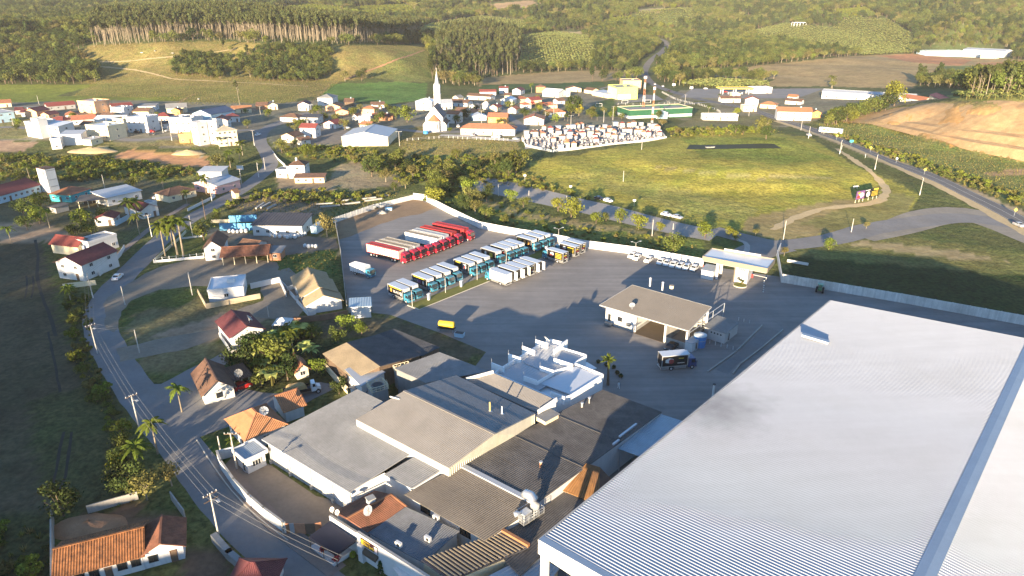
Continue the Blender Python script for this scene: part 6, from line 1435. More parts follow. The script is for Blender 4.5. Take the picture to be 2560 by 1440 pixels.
for(x0,y0),(x1,y1)in zip(ap[:-1],ap[1:]):
 dx,dy=x1-x0,y1-y0;L=math.hypot(dx,dy)
 link("lancet_window",SL,ch,((x0+x1)/2+dy/L*.05,(y0+y1)/2-dx/L*.05,3.4),atan2(dy,dx))
for i in range(5):o=link("lancet_window",SL,ch,(n1+.04,4+i*3.4,6.6));o.rotation_euler=(0,0,pi/2)
tx,ty=m_,D+1.5
b=MB();b.box((tx,ty,10),(3.9,3.9,20));b.build("tower",SF,ch)
b=MB()
for(bx,by)in((-1.6,-1.6),(1.6,-1.6),(1.6,1.6),(-1.6,1.6)):b.box((tx+bx,ty+by,22),(.6,.6,4))
b.box((tx,ty,22),(2.6,2.6,4));b.box((tx,ty,20.05),(4.2,4.2,.25));b.box((tx,ty,24.1),(4.1,4.1,.3));b.build("belfry",SF,ch)
for k in range(4):
 b=MB();an=k*pi/2;b.box((tx+cos(an)*1.32,ty+sin(an)*1.32,22),(.1,1.4,3.2),an);b.build("belfry_louvre",M_GREYP,ch)
b=MB();b.tube([(tx,ty,24.2),(tx,ty,26),(tx,ty,34)],[2.1,1.5,.08],8);b.build("spire",M_METG,ch)
for(bx,by)in((-1.7,-1.7),(1.7,-1.7),(1.7,1.7),(-1.7,1.7)):
 b=MB();b.tube([(tx+bx,ty+by,24.2),(tx+bx,ty+by,26.4)],[.4,.05],6);b.build("pinnacle",SF,ch)
b=MB();b.bar((tx,ty,34),(tx,ty,35.8),.16);b.bar((tx-.5,ty,35.1),(tx+.5,ty,35.1),.16);b.build("cross",M_GREYP,ch)
ct=thing("church_tank","dark blue water tank in front of the church apse","water tank",tuple(gp(1065,334)))
b=MB();b.cyl((0,0,0),1.6,1.7,14);b.build("body",MATS["tank_blue"],ct);b=MB();b.cyl((0,0,1.7),1.65,.15,14);b.build("lid",MATS["tank_blue"],ct)
# ------ cemetery
CEM=[(1303,352),(1318,332),(1400,322),(1480,318),(1640,318),(1662,343),(1600,354),(1500,364),(1420,374),(1384,378),(1312,366)]
M_TOMB=mat("tomb_stone",(.38,.35,.33),.7,.10,.8,rand=.2,stain=.3,stain_col=(.3,.28,.27));M_TOMBD=mat("dark_granite",(.16,.13,.125),.4,.1,1,rand=.3)
def chapel_mesh(k):
 b=MB();b.box((0,0,1.35),(2.5,2.3,2.7));return b.mesh("wall",mat('tomb_plaster',(.5,.48,.45),.8,.08,.6,rand=.25,streak=.2))
_cb=chapel_mesh(0)
_rf=[]
for m_,shape in((M_TERRAL,'g'),(M_RED,'g'),(M_METG,'f'),(M_BROWN,'g'),(M_CONCD,'f')):
 b=MB()
 if shape=='g':
  b.tube([(0,0,2.68),(0,0,3.5)],[2.05,.25],4)
  M4=Matrix.Rotation(pi/4,3,'Z');b.v=[tuple(M4@Vector(v))for v in b.v]
 else:b.box((0,0,2.82),(2.9,2.7,.28))
 _rf.append(b.mesh("roof",m_))
b=MB();b.box((0,-1.18,1.0),(.8,.08,1.9));_dr=b.mesh("door",M_GREYP)
b=MB();b.box((0,0,.35),(1.1,2.3,.7));b.box((0,0,.78),(1.25,2.45,.14));b.box((0,1.0,1.2),(1.0,.2,.8));_tb=[b.mesh("tomb",M_TOMB),b.mesh("tomb",M_TOMBD),None]
b=MB();b.box((0,0,.55),(1.3,2.3,1.1));b.box((0,0,1.16),(1.5,2.5,.12));b.bar((0,1,1.2),(0,1,2.1),.12);b.bar((-.35,1,1.8),(.35,1,1.8),.12);_tb[2]=b.mesh("tomb",M_TOMB)
RN=["orange pyramid roof","red pyramid roof","pale flat slab roof","brown pyramid roof","dark flat slab roof"]
cpts=[gp(x,y)for x,y in CEM];cx0,cx1=min(p.x for p in cpts),max(p.x for p in cpts);cy0,cy1=min(p.y for p in cpts),max(p.y for p in cpts)
cpoly=[(p.x,p.y)for p in cpts]
rc=random.Random(11);y=cy0+2;row_i=0;tomb_n=0
ORD=["first","second","third","fourth","fifth","sixth","seventh","eighth","ninth","tenth","eleventh","twelfth","thirteenth","fourteenth","fifteenth","sixteenth","seventeenth","eighteenth","nineteenth","twentieth"]
while y<cy1-1:
 x=cx0+1;ch_i=0
 while x<cx1-1:
  xx,yy=x+rc.uniform(-.3,.3),y+rc.uniform(-.5,.5)
  if inpoly(np.array([xx]),np.array([yy]),cpoly)[0]and rc.random()<.9:
   z=float(hgt(xx,yy));far=(yy-cy0)/(cy1-cy0)
   if rc.random()<.12+.20*far and ch_i<20:
    k=rc.choices(range(5),(4,2,4,2,2))[0];s=rc.uniform(.85,1.3)
    lb=f"white chapel tomb with {RN[k]}, {ORD[ch_i]} from left in cemetery row {row_i + 1}";ch_i+=1
    t=thing("chapel_tomb",lb,"tomb",(xx,yy,z),rc.uniform(-.08,.08)+.1,"chapel tombs of the cemetery");t.scale=(s,s,s*rc.uniform(.85,1.2))
    link("wall",_cb,t);link("roof",_rf[k],t);link("door",_dr,t);x+=3.6*s
   elif tomb_n<280:
    k=rc.choices(range(3),(5,1,3))[0];tomb_n+=1
    o=link("tomb",_tb[k],None,(xx,yy,z),rc.uniform(-.06,.06)+.1,label=("low pale tomb with headstone in the crowded cemetery","low dark granite tomb in the crowded cemetery","raised pale tomb with a cross in the crowded cemetery")[k],cat="tomb",group=("pale low tombs","dark granite tombs","raised cross tombs")[k])
    x+=2.5
  else:x+=2.2
 y+=4.6;row_i+=1
drape("cemetery_paving",[(1312,372),(1664,347),(1640,316),(1318,330)],.07,M_PATHC)
wall_run("cemetery_wall",[(1308,352),(1314,366),(1384,381),(1500,366),(1600,356),(1666,345),(1640,316)],1.2,M_WALLOLD,"low white wall round the crowded cemetery",.25,on_ground=True)
# ------ vehicles
def lacquer(name,col,rough=.3,var=.04):return mat(name,col,rough,var,1.5,spec=.5,stain=.12,stain_col=(.12,.10,.08),stain_scale=.8)
P_BLUE,P_RED,P_WHITE,P_NAVY=lacquer("cab_blue",(.04,.20,.29)),lacquer("cab_red",(.36,.012,.03)),lacquer("car_white",(.75,.75,.73)),lacquer("cab_navy",(.015,.05,.16))
P_BLACKC,P_SILVER,P_REDC,P_GREEN=lacquer("car_black",(.012,.013,.016)),lacquer("car_silver",(.40,.41,.42)),lacquer("car_red",(.45,.02,.02)),lacquer("tractor_green",(.02,.16,.06))
M_BOXB=mat("black_box_panel",(.014,.013,.014),.45,.1,1)
M_ALU=mat("aluminium_skirt",(.55,.55,.53),.4,.08,1,metal=.4)
M_LAMP=mat("headlamp_glass",(.7,.7,.66),.2,0,spec=.6);M_TAIL=mat("tail_lamp",(.4,.02,.02),.3,0)
def wheel_mesh(r,w,nm="wheel"):
 b=MB();b.tube([(0,-w/2,0),(0,w/2,0)],r,14,0);b.tube([(0,-w/2-.015,0),(0,w/2+.015,0)],r*.55,10,1)
 return b.mesh(nm,[M_TYRE,M_RIM])
WH_T,WH_C=wheel_mesh(.5,.32),wheel_mesh(.32,.22)
def hexa(b,p,m=0):
 """box from 8 corners: bottom ring then top ring"""
 for q in((3,2,1,0),(4,5,6,7),(0,1,5,4),(1,2,6,5),(2,3,7,6),(3,0,4,7)):b.poly([p[i]for i in q],m)
def cab_over(root,paint,x0,L,W,H,z0=.55,roof_spoiler=False):
 """cab whose nose points to +x; x0 is its back"""
 x1=x0+L;w=W/2
 b=MB();hexa(b,[(x0,-w,z0),(x1,-w,z0),(x1,w,z0),(x0,w,z0),(x0,-w,z0+H*.45),(x1,-w,z0+H*.45),(x1,w,z0+H*.45),(x0,w,z0+H*.45)])
 hexa(b,[(x0,-w,z0+H*.45),(x1,-w,z0+H*.45),(x1,w,z0+H*.45),(x0,w,z0+H*.45),(x0+.05,-w*.94,z0+H),(x1-.35,-w*.92,z0+H),(x1-.35,w*.92,z0+H),(x0+.05,w*.94,z0+H)])
 cab_=b.build("cab",paint,root)
 b=MB();a=.46;c=.92
 def fx(k):return x1-.35*(k-.45)/.55
 b.poly([(fx(a)+.015,-w*.9,z0+H*a),(fx(a)+.015,w*.9,z0+H*a),(fx(c)+.015,w*.84,z0+H*c),(fx(c)+.015,-w*.84,z0+H*c)]);b.build("windscreen",M_DARK,cab_)
 for s in(-1,1):
  b=MB();q=[(x0+L*.35,s*(w*.98+.02),z0+H*.5),(x1-.22,s*(w*.98+.02),z0+H*.5),(x1-.42,s*(w*.93+.02),z0+H*.88),(x0+L*.35,s*(w*.93+.02),z0+H*.88)]
  b.poly(q if s<0 else q[::-1]);b.build("side_window",M_DARK,cab_)
  b=MB();b.box((x1+.02,s*w*.72,z0+H*.12),(.06,.4,.2));b.build("headlight",M_LAMP,root)
  b=MB();b.box((x1-.05,s*(w+.18),z0+H*.66),(.1,.16,.5));b.build("mirror",M_BLACK,root)
 b=MB();b.box((x1+.03,0,z0+.1),(.12,W*.98,.34));b.build("bumper",M_BLACK if paint is not P_BLUE else paint,root)
 b=MB();b.box((x1+.015,0,z0+H*.32),(.05,W*.6,H*.2));b.build("grille",M_BLACK,root)
 return cab_
def wheels(root,xs,W,me,r):
 for x in xs:
  for s in(-1,1):link("wheel",me,root,(x,s*(W/2-.17),r))
M_GY,M_GW,M_GM,M_GP,M_GO=mat("print_yellow",(.65,.48,.05),.5,0),mat("print_white",(.62,.60,.56),.5,.1,2),mat("print_meat_red",(.32,.05,.045),.5,.3,2.5),mat("print_purple",(.16,.08,.2),.5,.2,2),mat("print_orange",(.62,.26,.05),.5,.3,2)
def blob(b,cx,cz,rx,rz,y,n=12,seed=0,m=0):
 rr=random.Random(seed);pts=[(cx+rx*cos(2*pi*i/n)*rr.uniform(.8,1.1),y,cz+rz*sin(2*pi*i/n)*rr.uniform(.8,1.1))for i in range(n)]
 b.poly(pts if y<0 else pts[::-1],m)
def graphics(root,kind,x0,x1,W,zb,zt,side):
 """the printed side of a refrigerated box, on side -1 or +1"""
 y=side*(W/2+.02);L=x1-x0;H=zt-zb
 def X(u):return x0+L*u if side<0 else x1-L*u
 b=MB()
 def bar(u0,u1,v0,v1,m,k=0.0):
  q=[(X(u0),y+side*k,zb+H*v0),(X(u1),y+side*k,zb+H*v0),(X(u1),y+side*k,zb+H*v1),(X(u0),y+side*k,zb+H*v1)]
  b.poly(q,m)
 if kind=='black2':
  bar(.06,.86,.86,.95,0);bar(.36,.62,.22,.66,3);blob(b,X(.78),zb+H*.42,L*.06,H*.28,y,10,3,1);lines=None
 elif kind=='black':
  bar(.06,.94,.86,.95,0);blob(b,X(.2),zb+H*.5,L*.07,H*.28,y,10,2,4);blob(b,X(.92),zb+H*.4,L*.05,H*.25,y,10,4,1)
 elif kind=='burger':
  bar(.04,.3,.62,.8,0);blob(b,X(.55),zb+H*.5,L*.10,H*.33,y,12,5,4);blob(b,X(.8),zb+H*.5,L*.08,H*.3,y,12,6,4)
 elif kind=='ham':
  blob(b,X(.26),zb+H*.55,L*.2,H*.3,y,14,7,1);blob(b,X(.34),zb+H*.48,L*.13,H*.27,y+side*.006,14,8,2);bar(.64,.86,.7,.78,0);bar(.6,.9,.22,.3,1)
 elif kind=='pink':
  bar(.1,.45,.72,.92,0);bar(.62,.86,.1,.85,1);blob(b,X(.74),zb+H*.45,L*.07,H*.3,y+side*.006,12,9,2)
 elif kind=='meat':
  blob(b,X(.84),zb+H*.5,L*.12,H*.4,y,12,10,2);bar(.08,.5,.5,.62,1)
 elif kind=='list':
  blob(b,X(.3),zb+H*.62,L*.12,H*.22,y,12,11,1);blob(b,X(.24),zb+H*.35,L*.12,H*.2,y,12,12,2)
  for i in range(4):bar(.52,.94,.15+i*.2,.22+i*.2,0)
 elif kind=='round':
  blob(b,X(.3),zb+H*.55,L*.08,H*.33,y,14,13,1);bar(.6,.82,.15,.75,0)
 if b.f:b.build("side_print",[M_GY,M_GW,M_GM,M_GP,M_GO],root)
 if kind in('black','black2'):
  t=text_on(root,"BLACK",X(.17)if kind=='black2' else X(.62),y+side*.01,zb+H*.42,H*.42,M_GW,rz=0 if side<0 else pi,name="lettering")
def box_truck(label,loc,rz,paint,box,kind,group=None,cabL=1.9,L=9.0,rear=None,unit=True):
 W,zb,zt=2.5,1.15,3.75
 r=thing("box_truck",label,"truck",loc,rz,group)
 x1=L/2;xc=x1-cabL;x0=-L/2
 cab_over(r,paint,xc,cabL,2.35,2.1)
 b=MB();hexa(b,[(x0,-W/2,zb),(xc-.25,-W/2,zb),(xc-.25,W/2,zb),(x0,W/2,zb),(x0,-W/2,zt),(xc-.25,-W/2,zt),(xc-.25,W/2,zt),(x0,W/2,zt)])
 bx=b.build("cargo_box",box,r)
 b=MB();b.box(((x0+xc-.25)/2,0,zt+.03),(xc-.25-x0+.06,W+.06,.06));b.build("box_roof",M_METW,bx)
 b=MB()
 for s in(-1,1):
  b.box(((x0+xc)/2-.12,s*W/2,zt-.04),(xc-x0,.08,.14));b.box((xc-.3,s*W/2,(zb+zt)/2),(.14,.08,zt-zb));b.box((x0,s*W/2,(zb+zt)/2),(.12,.08,zt-zb))
  b.box(((x0+xc)/2-.12,s*W/2,zb),(xc-x0,.08,.12))
 b.build("box_trim",M_ALU if box is M_BOXB else M_WHITE,bx)
 if unit:b=MB();b.box((xc-.02,0,zt-.35),(.5,1.9,.8));b.build("cooling_unit",M_WHITE,r)
 b=MB();b.box((0,0,.85),(L-.4,.9,.3));b.build("chassis",M_BLACK,r)
 for s in(-1,1):
  b=MB()
  for xx0,xx1 in((x0+.2,x0+1.7),(x0+3.1,xc-.6)):
   for z in(.55,.85):b.bar((xx0,s*1.18,z),(xx1,s*1.18,z),.05,.12)
   b.bar((xx0,s*1.18,.5),(xx0,s*1.18,1.1),.05);b.bar((xx1,s*1.18,.5),(xx1,s*1.18,1.1),.05)
  b.build("side_guard",M_ALU,r)
 wheels(r,(xc+.9,x0+2.3),2.4,WH_T,.5)
 b=MB();b.box((x0-.06,0,.6),(.12,2.4,.2));b.build("rear_bumper",M_ALU,r)
 if rear=='open':
  for s in(-1,1):b=MB();b.box((x0-.6,s*(W/2+.02),(zb+zt)/2),(1.2,.06,zt-zb));b.build("rear_door",M_WHITE,r)
 else:
  for s in(-1,1):b=MB();b.box((x0-.03,s*.6,(zb+zt)/2),(.05,1.12,zt-zb-.2));b.build("rear_door",box,r)
  if rear=='print':
   b=MB()
   for i in range(4):b.box((x0-.07,R.uniform(-.3,.3),zb+.4+i*.6),(.02,R.uniform(.8,1.6),.22),m=i%3)
   b.build("rear_print",[M_GW,M_GM,M_GY],r)
 if kind:graphics(r,kind,x0+.25,xc-.5,W,zb+.12,zt-.15,-1);graphics(r,kind,x0+.25,xc-.5,W,zb+.12,zt-.15,1)
 return r
dv=P(1073,730)-P(1025,711);HD1=atan2(dv.y,dv.x)
d1=Vector((cos(HD1),sin(HD1),0));n1_=Vector((-d1.y,d1.x,0))
def park(px,py,L,W,front=True,hd=None,wheel=1.35):
 """centre of a vehicle whose near-side front wheel (or rear corner) stands at a pixel"""
 hd=HD1 if hd is None else hd
 d=Vector((cos(hd),sin(hd),0));n=Vector((-d.y,d.x,0))
 if n.y<0:n=-n
 p=P(px,py)
 c=p-d*(L/2-wheel)+n*(W/2)if front else p+d*(L/2)+n*(W/2)
 return(c.x,c.y,0)
TG="blue cab refrigerated trucks parked along the grass island"
rows=[((1013,758),'black',"first pair at the island tip, near one, yellow print"),((1034,749),'meat',"first pair by the island tip, the far one beside it"),((1073,731),'black2',"group of four, nearest one lettered with a yellow band"),((1094,722),'round',"group of four, second from near"),((1116,714),'meat',"group of four, third from near"),((1135,704),'list',"group of four, farthest one"),((1177,691),'pink',"middle group of three, near one with pink panel"),((1196,683),'meat',"middle group of three, centre one"),((1215,675),'list',"middle group of three, far one"),((1244,660),'round',"second group of four, nearest with round emblem"),((1268,652),'meat',"second group of four, second with red meat panel"),((1285,646),'list',"second group of four, third from near"),((1302,640),'pink',"second group of four, farthest one"),((1333,629),'burger',"last group of three, near one with two round food prints"),((1351,622),'meat',"last group of three, centre one"),((1367,616),'list',"last group of three, far one by the wall")]
for(q,kd,lb)in rows:
 box_truck("blue cab truck in the "+lb,park(*q,8.6,2.4),HD1,P_BLUE,M_BOXB,kd,TG,L=8.6)
HD2=HD1+pi
def park_r(px,py,L=8.6):return tuple((P(px,py)-d1*(L/2)+n1_*1.25))
for(q,kd,rear,bx,lb)in(((1265,718),None,None,P_WHITE,"plain white box truck backed up across the island"),((1286,708),'ham','open',M_BOXB,"backed-in truck next to the plain white one, white rear door open"),((1304,701),'meat','open',M_BOXB,"third backed-in truck from the plain white one, white door open"),((1323,694),'pink','print',M_BOXB,"backed-in truck with red printed rear door"),((1341,687),'round','open',M_BOXB,"last backed-in truck of the row of five, white door open"),((1407,662),'list','print',M_BOXB,"backed-in truck near the white wall, front of three"),((1437,646),'list','print',M_BOXB,"backed-in truck near the white wall, middle of three"),((1452,638),'meat','print',M_BOXB,"backed-in truck near the white wall, nearest the wall")):
 box_truck(lb,park_r(*q),HD2,P_BLUE,bx,kd,"trucks backed in across the grass island",L=8.6,rear=rear)
a,e=P(1653,929),P(1722,923);dv=e-a
dvn=dv.normalized();nn=Vector((-dvn.y,dvn.x,0));c=a+dvn*4.1+nn*1.2
box_truck("navy cab truck with a ham picture driving in the shaded yard",(c.x,c.y,0),atan2(dv.y,dv.x),P_NAVY,M_BOXB,'ham',L=8.2)
def slat_body(root,x0,x1,W,z0,z1,frame,slat,top=True,rows=7,posts=10):
 b=MB();b.box(((x0+x1)/2,0,z0-.08),(x1-x0,W,.16));b.build("bed",M_BLACK,root)
 for s in(-1,1):
  b=MB()
  for i in range(rows):z=z0+(z1-z0)*(i+.5)/rows;b.bar((x0,s*W/2,z),(x1,s*W/2,z),.05,(z1-z0)/rows*.72)
  b.build("side_slats",slat,root,kind='stuff')
  for i in range(posts+1):x=x0+(x1-x0)*i/posts;b=MB();b.bar((x,s*(W/2+.04),z0-.1),(x,s*(W/2+.04),z1),.1,.08);b.build("side_post",frame,root)
  b=MB();b.bar((x0,s*W/2,z1),(x1,s*W/2,z1),.14,.14);b.build("top_rail",frame,root)
 for x in(x0,x1):
  b=MB();b.box((x,0,(z0+z1)/2),(.08,W,z1-z0));b.build("end_board",slat,root)
 if top:
  b=MB();n=int((x1-x0)/1.1)
  for i in range(n+1):x=x0+(x1-x0)*i/n;b.bar((x,-W/2,z1+.05),(x,W/2,z1+.05),.08)
  for k in(-.5,0,.5):b.bar((x0,k*W*.6,z1+.06),(x1,k*W*.6,z1+.06),.10)
  b.build("top_bars",frame,root,kind='stuff')
a,e=P(886,688),P(917,696);dv=e-a;hd=atan2(dv.y,dv.x)
lt=thing("livestock_truck","white slatted livestock truck with blue cab, parked alone at the left","truck",park(918,696,8,2.4,hd=hd),hd)
cab_over(lt,P_BLUE,2.1,1.9,2.35,2.1);slat_body(lt,-4,1.9,2.4,1.1,3.4,P_WHITE,P_WHITE,posts=7)
b=MB();b.box((0,0,.8),(7.4,.9,.3));b.build("chassis",M_BLACK,lt);wheels(lt,(3.0,-2.2),2.4,WH_T,.5)
a,e=P(930,641),P(1007,660);dv=e-a;HS=atan2(dv.y,dv.x)
M_SLG,M_SLC,M_SLR,M_TARPT=mat("trailer_grey",(.45,.44,.42),.6,.1,1),mat("trailer_cream",(.62,.55,.45),.6,.1,1),mat("trailer_red",(.36,.04,.035),.55,.12,1),mat("trailer_tan_top",(.33,.28,.21),.8,.1,.8)
for i,(q,fr_c,sl_c,tp,lb)in enumerate((((1007,660),P_RED,M_SLC,M_SLR,"red framed cream slatted trailer, nearest of the red lorries"),((1029,653),M_SLG,M_SLG,M_TARPT,"grey slatted trailer, second of the red lorries"),((1046,647),M_SLG,M_SLG,M_TARPT,"grey trailer with tan top, third of the red lorries"),((1065,641),None,None,None,"no trailer, left one of two bare red cabs"),((1084,635),None,None,None,"no trailer, right one of two bare red cabs"),((1102,628),P_WHITE,P_WHITE,M_TARPT,"long white sided trailer, sixth of the red lorries"),((1119,621),M_SLG,M_METW,M_METG,"pale grey slatted trailer, seventh of the red lorries"),((1139,613),M_SLR,M_SLR,M_SLR,"dark red slatted trailer, eighth of the red lorries"),((1169,603),P_RED,M_SLR,M_SLR,"bright red slatted trailer, farthest of the red lorries"))):
 r=thing("semi_truck","red lorry with "+lb,"lorry",park(*q,6.0,2.5,hd=HS,wheel=1.4),HS,"red lorries parked in a slanting row")
 cab_over(r,P_RED,.8,2.2,2.5,2.65,.6)
 b=MB();hexa(b,[(.9,-1.1,3.2),(2.3,-1.1,3.2),(2.3,1.1,3.2),(.9,1.1,3.2),(.9,-1,3.6),(1.7,-.9,3.55),(1.7,.9,3.55),(.9,1,3.6)]);b.build("roof_spoiler",P_RED,r)
 b=MB();b.box((-.6,0,.8),(6.0,.9,.3));b.build("chassis",M_BLACK,r);wheels(r,(1.6,-1.6,-2.9),2.5,WH_T,.5)
 if fr_c is not None:
  tl=MB();tl.box((-6,0,1.05),(13.0,1.0,.3));t_=tl.build("trailer",M_BLACK,r)
  W,x0,x1,z0,z1=2.5,-13.6,.2,1.3,4.0
  for s in(-1,1):
   b=MB()
   if sl_c is P_WHITE:b.box(((x0+x1)/2,s*W/2,(z0+z1)/2),(x1-x0,.08,z1-z0))
   else:
    for k in range(6):z=z0+(z1-z0)*(k+.5)/6;b.bar((x0,s*W/2,z),(x1,s*W/2,z),.05,.38)
   b.build("side_slats",sl_c,t_,kind='stuff')
   b=MB()
   for k in range(15):x=x0+(x1-x0)*k/14;b.bar((x,s*(W/2+.05),z0-.1),(x,s*(W/2+.05),z1),.1,.1)
   for z in(z0,z1):b.bar((x0,s*(W/2+.03),z),(x1,s*(W/2+.03),z),.12,.16)
   b.build("side_frame",fr_c,t_,kind='stuff')
  for x in(x0,x1):b=MB();b.box((x,0,(z0+z1)/2),(.08,W,z1-z0));b.build("end_board",sl_c,t_)
  b=MB();b.box(((x0+x1)/2,0,z0),(x1-x0,W,.12));b.build("bed",M_BLACK,t_)
  b=MB()
  for k in range(28):x=x0+(x1-x0)*(k+.5)/28;b.bar((x,-W/2,z1+.02),(x,W/2,z1+.02),.26,.06)
  for k in(-.3,.3):b.bar((x0,k*W,z1+.06),(x1,k*W,z1+.06),.12,.06)
  b.build("top_slats",tp,t_,kind='stuff')
  for x in(-10.6,-11.8,-9.4):
   for s in(-1,1):link("wheel",WH_T,t_,(x,s*1.08,.5))
def car_meshes(L=4.1,W=1.7,H=1.48,kind='hatch',paint=None):
 pr={'hatch':[(-.5,.52),(-.48,.95),(-.40,1.0),(-.30,H),(.10,H),(.27,1.0),(.46,.86),(.5,.55)],'sedan':[(-.5,.55),(-.49,.92),(-.34,.98),(-.20,H),(.10,H),(.26,.98),(.46,.86),(.5,.55)],'pickup':[(-.5,.6),(-.5,1.0),(-.12,1.02),(-.10,H),(.14,H),(.26,1.05),(.47,.95),(.5,.6)]}[kind]
 b=MB();n=len(pr);w=W/2
 pts=[(x*L,z)for x,z in pr]+[(.49*L,.28),(-.49*L,.28)]
 def yy(z):return w*(1.0 if z<1.05 else .84)
 for s in(-1,1):b.poly([(x,s*yy(z),z)for x,z in(pts if s<0 else pts[::-1])][::-1]if True else[])
 m_=len(pts)
 for i in range(m_):
  (x0,z0),(x1,z1)=pts[i],pts[(i+1)%m_]
  b.poly([(x0,-yy(z0),z0),(x0,yy(z0),z0),(x1,yy(z1),z1),(x1,-yy(z1),z1)])
 body=b.mesh("body",paint)
 g=MB();i0=3
 (xa,za),(xb,zb)=pr[2],pr[3];(xc,zc),(xd,zd)=pr[4],pr[5]
 def lerp(p,q,k):return(p[0]+(q[0]-p[0])*k)*L,p[1]+(q[1]-p[1])*k
 for p,q,out in((pr[5],pr[4],.02),(pr[2],pr[3],-.02)):
  x0,z0=lerp(p,q,.06);x1,z1=lerp(p,q,.9);o=out
  qd=[(x0+o,-w*.86,z0),(x0+o,w*.86,z0),(x1+o,w*.78,z1),(x1+o,-w*.78,z1)]
  g.poly(qd if out>0 else qd[::-1])
 for s in(-1,1):
  x0,z0=lerp(pr[2],pr[3],.15);x1,z1=lerp(pr[2],pr[3],.88);x2,z2=lerp(pr[5],pr[4],.88);x3,z3=lerp(pr[5],pr[4],.15)
  qd=[(x0+.1,s*(w*.97+.02),1.06),(x3-.1,s*(w*.97+.02),1.06),(x2-.1,s*(w*.86+.02),z2),(x1+.1,s*(w*.86+.02),z1)]
  g.poly(qd if s<0 else qd[::-1])
 glass=g.mesh("window_glass",M_DARK)
 l=MB()
 for s in(-1,1):l.box((.495*L,s*w*.72,.72),(.05,.36,.16))
 lamp=l.mesh("headlight",M_LAMP)
 t=MB()
 for s in(-1,1):t.box((-.495*L,s*w*.8,.85),(.05,.2,.3))
 return body,glass,lamp,t.mesh("tail_light",M_TAIL),L,W
_car={}
def car(label,loc,rz,kind='hatch',paint=None,group=None,cat="car"):
 key=(kind,paint.name)
 if key not in _car:_car[key]=car_meshes({'hatch':3.9,'sedan':4.4,'pickup':5.2}[kind],{'hatch':1.7,'sedan':1.75,'pickup':1.85}[kind],{'hatch':1.5,'sedan':1.45,'pickup':1.75}[kind],kind,paint)
 body,glass,lamp,tail,L,W=_car[key]
 r=thing("car" if cat=="car" else cat.replace(' ','_'),label,cat,tuple(loc),rz,group)
 link("body",body,r);link("window_glass",glass,r);link("headlight",lamp,r);link("tail_light",tail,r)
 for x in(-.31*L,.31*L):
  for s in(-1,1):link("wheel",WH_C,r,(x,s*(W/2-.1),.32))
 return r
dv=P(1731,677)-P(1746,662);HC=atan2(dv.y,dv.x)
for i,(px,py,lb)in enumerate(((1580,643,"first white hatchback at the far left of the row by the wall"),(1592,648,"second white hatchback, close to the first one at the wall"),(1621,654,"third white hatchback standing alone between gaps"),(1652,659,"fourth white hatchback, leftmost of the six together"),(1667,662,"fifth white hatchback, second of the six together"),(1683,666,"sixth white hatchback, third of the six together"),(1700,669,"seventh white hatchback, fourth of the six together"),(1716,672,"eighth white hatchback, fifth of the six together"),(1735,675,"ninth white hatchback, nearest the gate canopy"))):
 car(lb,P(px,py),HC+R.uniform(-.04,.04),'hatch',P_WHITE,"white hatchbacks along the yard wall")
def car_at(px,py,px2,py2,label,kind='sedan',paint=P_WHITE,cat="car"):
 a,e=gp(px,py),gp(px2,py2);return car(label,a+Vector((0,0,.08)),atan2(e.y-a.y,e.x-a.x),kind,paint,None,cat)
car_at(1678,872,1665,882,"black car parked in shade beside the workshop",'sedan',P_BLACKC)
car_at(295,697,305,688,"white car driving round the road bend",'sedan',P_WHITE)
car_at(1665,540,1685,545,"white car on the tree lined parking road, left of two",'hatch',P_WHITE);car_at(1692,546,1712,551,"silver car on the tree lined parking road",'sedan',P_SILVER)
car_at(1520,505,1540,510,"white car at the grass edge of the parking road",'hatch',P_WHITE);car_at(1497,499,1515,503,"dark car at the grass edge of the parking road",'sedan',P_BLACKC);car_at(1413,515,1430,520,"black car behind a round tree on the parking road",'sedan',P_BLACKC)
car_at(2022,340,2040,350,"white car on the highway below the parked trailer",'sedan',P_WHITE);car_at(2546,566,2560,572,"silver car at the right picture edge on the highway",'sedan',P_SILVER)
car_at(305,343,325,341,"white pickup parked on the village street",'pickup',P_WHITE,"pickup");car_at(381,331,396,332,"red car outside the balcony shop house",'hatch',P_REDC);car_at(378,338,398,337,"black car on the village street",'sedan',P_BLACKC)
car_at(421,329,410,331,"silver car by the twin street houses",'hatch',P_SILVER);car_at(343,333,353,334,"dark car under the shop house balcony",'hatch',P_BLACKC);car_at(645,339,655,336,"white car at the town junction",'sedan',P_WHITE)
car_at(866,322,880,321,"white car parked by the barn yard",'sedan',P_WHITE);car_at(1145,318,1147,326,"white van beside the church cars",'hatch',P_WHITE);car_at(1183,337,1200,337,"white car before the long parish building",'sedan',P_WHITE);car_at(1240,345,1260,346,"white pickup before the parish building",'pickup',P_WHITE,"pickup")
car_at(1180,340,1170,338,"silver car before the parish building",'hatch',P_SILVER);car_at(1290,350,1296,351,"silver car near the cemetery corner",'hatch',P_SILVER)
for px,py,qx,qy,lb,p in((1618,207,1616,200,"dark car far up the highway bend",P_BLACKC),(1637,212,1645,218,"white car on the highway above the mast",P_WHITE),(1657,217,1665,222,"white car on the highway right of the mast",P_WHITE),(1672,229,1664,224,"dark car coming down the highway",P_BLACKC)):car_at(px,py,qx,qy,lb,'sedan',p)
car_at(1812,231,1825,231,"red car under the petrol canopy",'sedan',P_REDC);car_at(1764,223,1780,223,"white car at the forecourt edge",'hatch',P_WHITE)
car_at(607,971,620,966,"red car under the reddish brown carport",'hatch',P_REDC);car_at(395,496,402,494,"white car in the yard behind the grey hall",'sedan',P_WHITE);car_at(345,508,352,506,"black car beside the white grey roofed hall",'hatch',P_BLACKC)
a,e=gp(2046,333),gp(2098,340);dv=e-a
tr_=thing("parked_trailer","long white trailer with yellow print beside the highway","trailer",tuple(a),atan2(dv.y,dv.x));L=13.5
